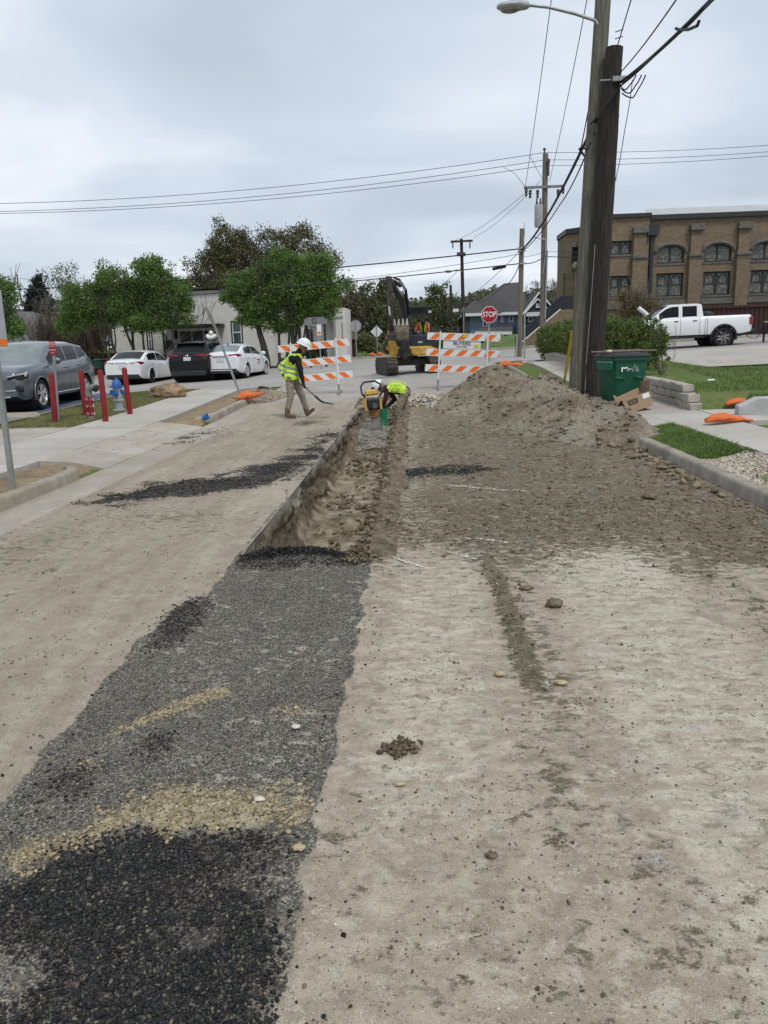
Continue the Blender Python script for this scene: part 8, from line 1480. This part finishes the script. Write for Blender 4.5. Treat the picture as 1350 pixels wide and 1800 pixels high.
# grey office sign
p = at(555, 568, 41); zb = float(HZ(p.x, 41)); gs = thing('office_sign', 'grey office sign with letter G on black posts by the white building', 'sign', (p.x, 41, zb)); zc_ = p.z-zb
mb = MB(); mb.prism([(-.60, -.10), (-.60, .22), (-.48, .22), (-.48, .30), (.46, .30), (.46, .2), (.6, .2), (.6, -.06), (.30, -.06), (.30, -.30), (-.42, -.30), (-.42, -.10)], .05, Matrix.Translation((0, 0, zc_)) @ UP); fc = mb.build('board', pm('sign_grey', (.20, .20, .195), (.17, .17, .165), 4, .6), gs)
t = link('lettering', text_mesh('G', .40, M_blk2, .003), fc, loc=(-.07, -.03, zc_+.10)); t.rotation_euler = (R(90), 0, 0); t = link('lettering', text_mesh('Grace', .17, M_blk2, .003), fc, loc=(-.12, -.03, zc_-.20)); t.rotation_euler = (R(90), 0, 0)
for x in (-.38, .45): mb = MB(); mb.bar((x, .06, 0), (x, .06, zc_+.25), .10, .10); mb.build('post', M_blk2, gs)
p = at(561, 580, 39); zb = float(HZ(p.x, 39)); ps = signpost('parking_sign', 'small white and orange sign on a thin post in front of the office sign', (p.x, 39, zb), p.z-zb+.2, .025); mb = MB(); mb.box((0, -.02, p.z-zb), (.22, .01, .52)); fc = mb.build('plate', M_whs, ps); mb = MB(); mb.box((0, -.028, p.z-zb-.14), (.18, .008, .12)); mb.build('arrow_band', M_ogs, fc)
p = at(1159, 556, 36.5); zb = float(HZ(p.x, 36.5)); ws_ = signpost('direction_sign', 'small white sign with black arrow in front of the pickup bonnet', (p.x, 36.5, zb), p.z-zb+.15, .03); mb = MB(); mb.box((0, -.03, p.z-zb), (.40, .01, .36)); fc = mb.build('plate', M_whs, ws_); mb = MB(); mb.bar((.04, -.04, p.z-zb-.12), (.04, -.04, p.z-zb+.08), .04, .006).bar((.04, -.04, p.z-zb+.08), (-.10, -.04, p.z-zb+.08), .04, .006, up=(0, 1, 0)); mb.build('arrow', M_blk2, fc)
# globe lamp post
p = at(375, 640, 45.2); zb = float(HZ(p.x, 45.2)); zl = at(375, 590, 45.2).z-zb; gl = thing('globe_lamp_post', 'black lamp post with white globes before the stucco entrance', 'lamp post', (p.x, 45.2, zb)); mb = MB(); mb.lathe([(.16, 0), (.16, .2), (.07, .3), (.05, zl-.4), (.07, zl-.35)], 10); mb.build('post', M_blk2, gl, smooth=40)
for i, (dx_, dz_) in enumerate(((-.20, -.05), (.20, -.05), (0, .14), (-.08, -.12), (.09, -.12))): mb = MB(); dy_ = -.18 if i > 2 else 0; mb.tube([(0, 0, zl-.4), (dx_, dy_, zl-.32+dz_), (dx_, dy_, zl-.1+dz_)], .02, 6); ar = mb.build('lamp_bracket', M_blk2, gl); mb = MB(); mb.ell((dx_, dy_, zl+.02+dz_), (.13, .13, .13)); mb.build('globe', pm('globe_white', (.80, .80, .78), (.74, .74, .72), 4, .3), ar, smooth=60)
# ================================================================== SMALL THINGS
M_bred = pm('bollard_red', (.25, .012, .015), (.17, .010, .012), 6, .6, rvar=.1)
for (bpx, tpx, lab) in (((97, 741), (90, 656), 'red bollard before the grey SUV wheel, with the F.D.C. sign behind it'), ((151, 731), (142, 650), 'red bollard left of the striped standpipe'), ((186, 741), (176, 650), 'red bollard between the striped standpipe and the hydrant'), ((229, 728), (218, 646), 'red bollard right of the hydrant')):
    b = gt(*bpx); t = at(*tpx, b.y)-b; d = t.normalized(); mb = MB(); mb.tube([d*-.1, d*.2, t*.96, t*.985, t], [.06, .06, .06, .052, .02], 16); mb.build('bollard', M_bred, loc=b, smooth=50, label=lab, cat='bollard', group='red bollards')
# striped standpipe
b = gt(161, 737); sp = thing('standpipe', 'red standpipe with white striped bands and grey elbow between the bollards', 'standpipe', b); k = (b.y/FPX)*1.03; M_gp = pm('pipe_grey', (.22, .225, .225), (.15, .155, .155), 6, .6)
mb = MB(); mb.lathe([(.078, -.05), (.078, .07)], 16); mb.build('base_collar', M_gp, sp); mb = MB(); mb.lathe([(.068, .05), (.068, .52)], 18, cap=False); rp = mb.build('riser', M_bred, sp, smooth=50)
for z in (.10, .27, .42):
    for j in range(6):
        a = 2*math.pi*j/6; mb = MB(); mb.bar((.069*math.cos(a), .069*math.sin(a), z), (.069*math.cos(a+.5), .069*math.sin(a+.5), z+.05), .006, .035, up=(math.cos(a), math.sin(a), 0)); mb.build('band_stripe', M_whs, rp)
mb = MB(); mb.tube([(0, 0, .50), (0, 0, .60), (.03, -.01, .67), (.11, -.02, .70), (.17, -.03, .69)], [.075, .075, .075, .072, .07], 14); mb.build('elbow', M_gp, sp, smooth=50); mb = MB(); mb.tube([(.17, -.03, .69), (.22, -.04, .66)], [.085, .08], 14); mb.build('coupling', M_blkp, sp, smooth=50)
# hydrant
b = gt(210, 723); hy = thing('fire_hydrant', 'silver fire hydrant with blue cap between red bollards', 'fire hydrant', b); M_sil = pm('hydrant_silver', (.44, .45, .46), (.30, .31, .32), 7, .45, metal=.3); M_blu = pm('hydrant_blue', (.025, .12, .36), (.02, .09, .28), 7, .45)
mb = MB(); mb.lathe([(.16, .0), (.16, .045), (.10, .06), (.10, .24), (.13, .25), (.13, .28), (.105, .30), (.105, .56), (.12, .57)], 20); mb.build('barrel', M_sil, hy, smooth=35); mb = MB(); mb.lathe([(.165, .57), (.165, .595), (.12, .60), (.115, .65), (.09, .72), (.045, .765), (.03, .77), (.03, .815), (.001, .815)], 20); mb.build('bonnet', M_blu, hy, smooth=40)
mb = MB(); mb.cyl((.0, -.10, .44), (-.02, -.17, .44), .075, n=14); mb.build('nozzle_cap', M_blu, hy, smooth=40)
for s in (1, -1): mb = MB(); mb.cyl((s*.10, 0, .46), (s*.17, 0, .46), .055, n=12); mb.build('nozzle_cap', M_blu, hy, smooth=40)
mb = MB(); mb.tube([(-.05, -.14, .40), (0, -.13, .33), (.08, -.1, .34), (.14, -.02, .42)], .008, 5); mb.build('chain', M_galv, hy)
# boulders
def boulder(name, label, p, dims, mat, seed):
    v, f = ico(4); v = v*np.array(dims); q = []
    for w in v/np.array(dims): q.append(1+.28*mnoise.fractal(Vector(w)*1.6+Vector((seed, 0, 0)), 1, 2, 5)+.10*abs(mnoise.noise(Vector(w)*5+Vector((0, seed, 0)))))
    v = v*np.array(q)[:, None]; v[:, 2] = np.maximum(v[:, 2], -dims[2]*.55)
    return link(name, np_mesh(name, v, f, mat, None, True), loc=(p.x, p.y, p.z+dims[2]*.45), label=label, cat='boulder')
M_bld = pm('sandstone', (.34, .25, .15), (.13, .085, .055), 4, .93, 1.0, 9, c3=(.24, .165, .10))
b = gt(290, 699); boulder('boulder', 'long tan sandstone boulder on the grass edge', b+Vector((0, .2, .02)), (.55, .30, .24), M_bld, 3)
b = gt(466, 655); boulder('boulder', 'small tan boulder beside the compact white sedan', Vector((b.x, 44.6, float(HZ(b.x, 44.6)))), (.42, .35, .36), M_bld, 9)
# wheel stop
b = gt(28, 734); mb = MB(); mb.loft([[Vector((x, -.09*w, 0)), Vector((x, -.06*w, .11*w)), Vector((x, .06*w, .11*w)), Vector((x, .09*w, 0))] for x, w in ((-1.1, .95), (-.9, 1), (.5, 1), (.56, .9), (.62, .35))]); mb.build('wheel_stop', M_apron, loc=(b.x-.05, b.y, b.z), label='cream concrete wheel stop in front of the grey SUV', cat='wheel stop')
# sandbags
M_bag = pm('sandbag_orange', (.72, .17, .045), (.55, .12, .035), 7, .75, .5, 18)
def sandbag(label, p, L_, W_, H_, rz, neck=1, lift=0):
    n = 12; secs = []; rs = random.Random(label)
    for i in range(n+1):
        t = i/n; w = W_*math.sin(math.pi*min(1, t*1.15+.12))**.6 if t < .72 else W_*(.72-.0)*max(.16, 1-(t-.72)*5.5); h = H_*(math.sin(math.pi*min(.97, t*1.15+.1))**.7 if t < .72 else max(.20, .75-(t-.72)*3.2)); w = max(w, .03); z0 = lift*t*t
        if t > .9: w *= 1.7; h *= 1.3
        secs.append([Vector((L_*(t-.45), w*math.cos(a)*(1+.08*math.sin(5*a+i)), max(0, h*(.5+.5*math.sin(a))*(1+.08*math.sin(3*a+i*2)))+z0)) for a in np.linspace(0, 2*math.pi, 17)[:-1]])
    mb = MB(); mb.loft(secs); return mb.build('sandbag', M_bag, smooth=60, loc=p, rz=rz, label=label, cat='sandbag', group='orange sandbags')
b = gt(438, 706); sandbag('orange sandbag at the foot of the leaning post', b+Vector((.1, -.5, .06)), .72, .19, .24, R(12), lift=.16)
b = gt(1277, 742); sandbag('orange sandbag lying flat on the right sidewalk', b, .72, .13, .15, R(2))
b = gt(1300, 714); sandbag('orange sandbag propped against the grey concrete wall', b+Vector((0, 0, .02)), .62, .11, .12, R(10), lift=.10)
b = gt(893, 646); sandbag('far orange sandbag behind the dirt heap peak', b, .85, .22, .26, R(8)); sandbag('orange sandbag leaning on the far one behind the heap', b+Vector((.35, -.3, 0)), .7, .2, .2, R(-25))
for i, dx_ in enumerate((-.35, .35)): p = at(663+dx_*20, 630, 56); sandbag(['orange sandbag left of the diamond sign stand', 'orange sandbag right of the diamond sign stand'][i], Vector((p.x, 55.8, float(RZ(p.x, 55.8))+.02)), .7, .2, .25, 0)
# blue cup
b = gt(357, 741); mb = MB(); mb.lathe([(.05, 0), (.06, .02), (.07, .13), (.066, .13), (.055, .03)], 14, M=Matrix.Rotation(R(60), 4, 'Y')); mb.build('blue_cup', pm('bright_blue', (.02, .14, .45), (.015, .1, .36), 5, .4), loc=b+Vector((0, 0, .06)), smooth=40, label='small bright blue plastic cup on the sidewalk edge', cat='cup')
# wheeled cart
b = gt(1091, 719); wc = thing('wheeled_cart', 'green wheeled recycling cart with black lid and boards on top', 'cart', b, R(14)); M_grn = pm('cart_green', (.012, .105, .062), (.009, .082, .048), 4, .5, rvar=.1); H_ = 1.02
def rsec(w, d, z, oy=0, c=.06): return [Vector((x, y+oy, z)) for x, y in ((-w+c, -d), (w-c, -d), (w, -d+c), (w, d-c), (w-c, d), (-w+c, d), (-w, d-c), (-w, -d+c))]
mb = MB(); mb.loft([rsec(.27, .25, 0), rsec(.27, .25, .03), rsec(.335, .335, .62, .02), rsec(.35, .35, .66, .02), rsec(.375, .385, .96, .03), rsec(.41, .42, .965, .03), rsec(.42, .43, H_, .03)]); mb.build('bin_body', M_grn, wc, smooth=35)
mb = MB(); mb.loft([rsec(.425, .435, H_, .03), rsec(.43, .44, H_+.025, .03), rsec(.36, .37, H_+.075, .03), rsec(.2, .2, H_+.09, .03)]); mb.build('lid', M_blkp, wc, smooth=35)
mb = MB(); mb.box((-.43, -.1, .86), (.10, .5, .20), taper=1.15); mb.build('grab_rim', M_grn, wc, bevel=.03)
mb = MB(); mb.tube([(.42, -.2, H_-.02), (.52, -.2, H_-.05), (.52, .3, H_-.05), (.42, .3, H_-.02)], .02, 8); mb.build('handle', M_grn, wc, smooth=50)
for x in (-.2, .22): mb = MB(); mb.prism([(0, 0), (.16, .02), (.03, .06), (-.1, .06)], .03, Matrix.Translation((x-.05, -.335, .60)) @ UP); mb.build('body_rib', M_grn, wc, bevel=.01)
for s in (-1, 1): mb = MB(); mb.cyl((s*.24, .27, .13), (s*.30, .27, .13), .13, n=18); mb.build('wheel', M_rub, wc, smooth=40)
q0 = Vector((-.05, -.345, .78)); tilt_ = R(90-4.5)
t = link('logo', text_mesh('re', .17, M_whs, .001, bold=.006), wc, loc=q0+Vector((-.10, -.03, .03))); t.rotation_euler = (tilt_, 0, 0)
mb = MB(); mb.box(q0+Vector((.01, -.028, .02)), (.07, .004, .014)); mb.tube([q0+Vector((.06, -.028, -.03)), q0+Vector((.11, -.04, .10)), q0+Vector((.17, -.028, -.03))], .006, 5); mb.tube([q0+Vector((.13, -.028, -.03)), q0+Vector((.16, -.035, .06)), q0+Vector((.20, -.028, -.03))], .005, 5); mb.build('logo', M_whs, wc)['kind'] = 'stuff'
M_brd = pm('grey_board', (.25, .21, .175), (.15, .125, .10), 5, .9, .5, 20, stretch=(1, 8, 8))
for (a, c, w_, lab) in (((1040, 624), (1152, 616), .10, 'long narrow weathered board lying across the green cart lid'), ((1062, 619), (1128, 611), .20, 'short wide weathered board lying on the green cart lid')):
    yb = b.y+(.05 if w_ < .15 else .25); A_, C_ = at(*a, yb), at(*c, yb); zt = b.z+H_+.115; A_.z = C_.z = zt+(.01 if w_ > .15 else 0); mb = MB(); mb.bar((0, 0, 0), C_-A_, w_, .028); mb.build('loose_board', M_brd, loc=A_, bevel=.004, label=lab, cat='board', group='boards on the green cart')
# cardboard box
b2_ = gt(1112, 722); cbx = thing('cardboard_box', 'crushed brown cardboard box leaning against the green cart', 'box', b2_+Vector((.08, -.02, .0)), R(8)); cbx.rotation_euler = (R(-12), R(-17), R(10)); M_cbd = pm('cardboard', (.34, .235, .145), (.28, .19, .115), 5, .85, .2, 30)
mb = MB(); w_, d_, h_ = .52, .36, .30; vs = [(-w_/2, -d_/2, 0), (w_/2, -d_/2, 0), (w_/2, d_/2, 0), (-w_/2, d_/2, 0), (-w_/2-.02, -d_/2+.02, h_), (w_/2+.03, -d_/2, h_-.02), (w_/2, d_/2, h_), (-w_/2, d_/2, h_-.03)]; mb.add(vs, [(0, 1, 5, 4), (1, 2, 6, 5), (2, 3, 7, 6), (3, 0, 4, 7), (0, 3, 2, 1)]); mb.add([(x*.98, y*.98, z*.97+.003) for x, y, z in vs], [(4, 5, 1, 0), (5, 6, 2, 1), (6, 7, 3, 2), (7, 4, 0, 3)]); mb.build('carton', M_cbd, cbx)
for pts in ([(w_/2+.03, -d_/2, h_-.02), (w_/2, d_/2, h_), (w_/2+.06, d_/2, h_+.2), (w_/2+.10, -d_/2, h_+.17)], [(-w_/2-.02, -d_/2+.02, h_), (-w_/2, d_/2, h_-.03), (-w_/2-.17, d_/2, h_-.12), (-w_/2-.17, -d_/2, h_-.1)], [(-w_/2, d_/2, h_-.03), (w_/2, d_/2, h_), (w_/2, d_/2+.05, h_+.16), (-w_/2, d_/2+.05, h_+.13)]):
    mb = MB(); mb.add(pts+[(x, y+.003, z+.004) for x, y, z in pts], [(0, 1, 2, 3), (7, 6, 5, 4), (0, 4, 5, 1), (1, 5, 6, 2), (2, 6, 7, 3), (3, 7, 4, 0)]); mb.build('flap', M_cbd, cbx)
mb = MB(); mb.box((-.09, -d_/2+.004, .19), (.20, .006, .10)); pt = mb.build('print', pm('ink_print', (.07, .055, .045), (.05, .04, .03), 20, .8), cbx); t = link('lettering', text_mesh('BOX', .07, M_cbd, .001), pt, loc=(-.09, -d_/2-.002, .19)); t.rotation_euler = (R(90), 0, 0)
mb = MB(); mb.box((.18, -d_/2-.006, .22), (.14, .004, .09)); mb.build('shipping_label', M_whs, cbx)
# stone on the cart lid, scraps
mb = MB(); v, f = stones(2, 2, .15, 77); link('stone', np_mesh('stone', v[0]*.05, f, M_pale, None, True), loc=(b.x-.30, b.y-.15, b.z+H_+.12), label='small pale stone on the front corner of the cart lid', cat='stone')
b = gt(1250, 673); mb = MB(); mb.add([(-.07, 0, .05), (.08, -.02, .06), (.09, .1, .08), (-.05, .1, .07)], [(0, 1, 2, 3)]); mb.add([(-.07, 0, .045), (.08, -.02, .055), (.09, .1, .075), (-.05, .1, .065)], [(3, 2, 1, 0)]); mb.build('paper_scrap', M_whs, loc=b+Vector((0, 0, .0)), label='white paper scrap on the right lawn', cat='paper')
# bins, pots by the stucco building
for i, (px, lab, m_) in enumerate(((176, 'dark green wheeled bin beside the yard wall', M_grn), (189, 'dark grey wheeled bin next to the stucco building corner', M_pan))):
    p = at(px, 645, 48.5); zb = float(HZ(p.x, 48.5)); bn = thing('wheeled_bin', lab, 'bin', (p.x, 48.5, zb), group='wheeled bins by the stucco building'); mb = MB(); mb.loft([rsec(.24, .26, 0), rsec(.3, .33, .85), rsec(.33, .36, .9)]); mb.build('bin_body', m_, bn); mb = MB(); mb.loft([rsec(.34, .37, .9), rsec(.34, .37, .95), rsec(.25, .28, 1.0)]); mb.build('lid', m_, bn)
p = at(163, 647, 47.6); mb = MB(); mb.lathe([(.2, 0), (.32, .28), (.36, .42), (.39, .42), (.39, .5), (.34, .5), (.30, .42)], 16); mb.build('clay_pot', pm('terracotta', (.30, .11, .06), (.22, .08, .045), 5, .85), loc=(p.x, 47.6, float(HZ(p.x, 47.6))), smooth=40, label='wide terracotta pot on the grass beside the bins', cat='pot')
p = at(308, 640, 46.9); mb = MB(); mb.loft([rsec(.21, .21, .0, c=.02), rsec(.27, .27, .55, c=.02), rsec(.25, .25, .55, c=.02), rsec(.22, .22, .3, c=.02)]); mb.build('planter', pm('teal_glaze', (.055, .16, .15), (.04, .12, .115), 5, .4), loc=(p.x, 46.9, zw+.36), label='square teal planter on the stucco entrance steps', cat='planter')
p = at(1131, 548, 45); zb = float(HZ(p.x, 45)); fl = thing('floodlight', 'white slanted tube light above the hedge before the church', 'light', (p.x, 45, zb)); zc_ = p.z-zb; mb = MB(); mb.tube([(-.28, 0, zc_+.22), (.26, 0, zc_-.22)], .12, 12); mb.build('housing', M_whs, fl, smooth=40); mb = MB(); mb.tube([(.1, .1, -.05), (.1, .1, zc_)], .05, 8); mb.build('post', M_galv, fl)
# blue accessible-bay paint in the lot
X, Y = np.meshgrid(np.linspace(-10.0, -9.2, 3), np.linspace(18, 24, 10)); mb = None
link('bay_marking', grid_mesh('bay_marking', X+.0, Y, HZ(X, Y)+.018, None, None, pm('blue_paint', (.05, .08, .17), (.11, .12, .14), 6, .8, coord='World')), label='worn blue parking bay paint beside the grey SUV', cat='paint mark')
# dark tyre smears on the apron
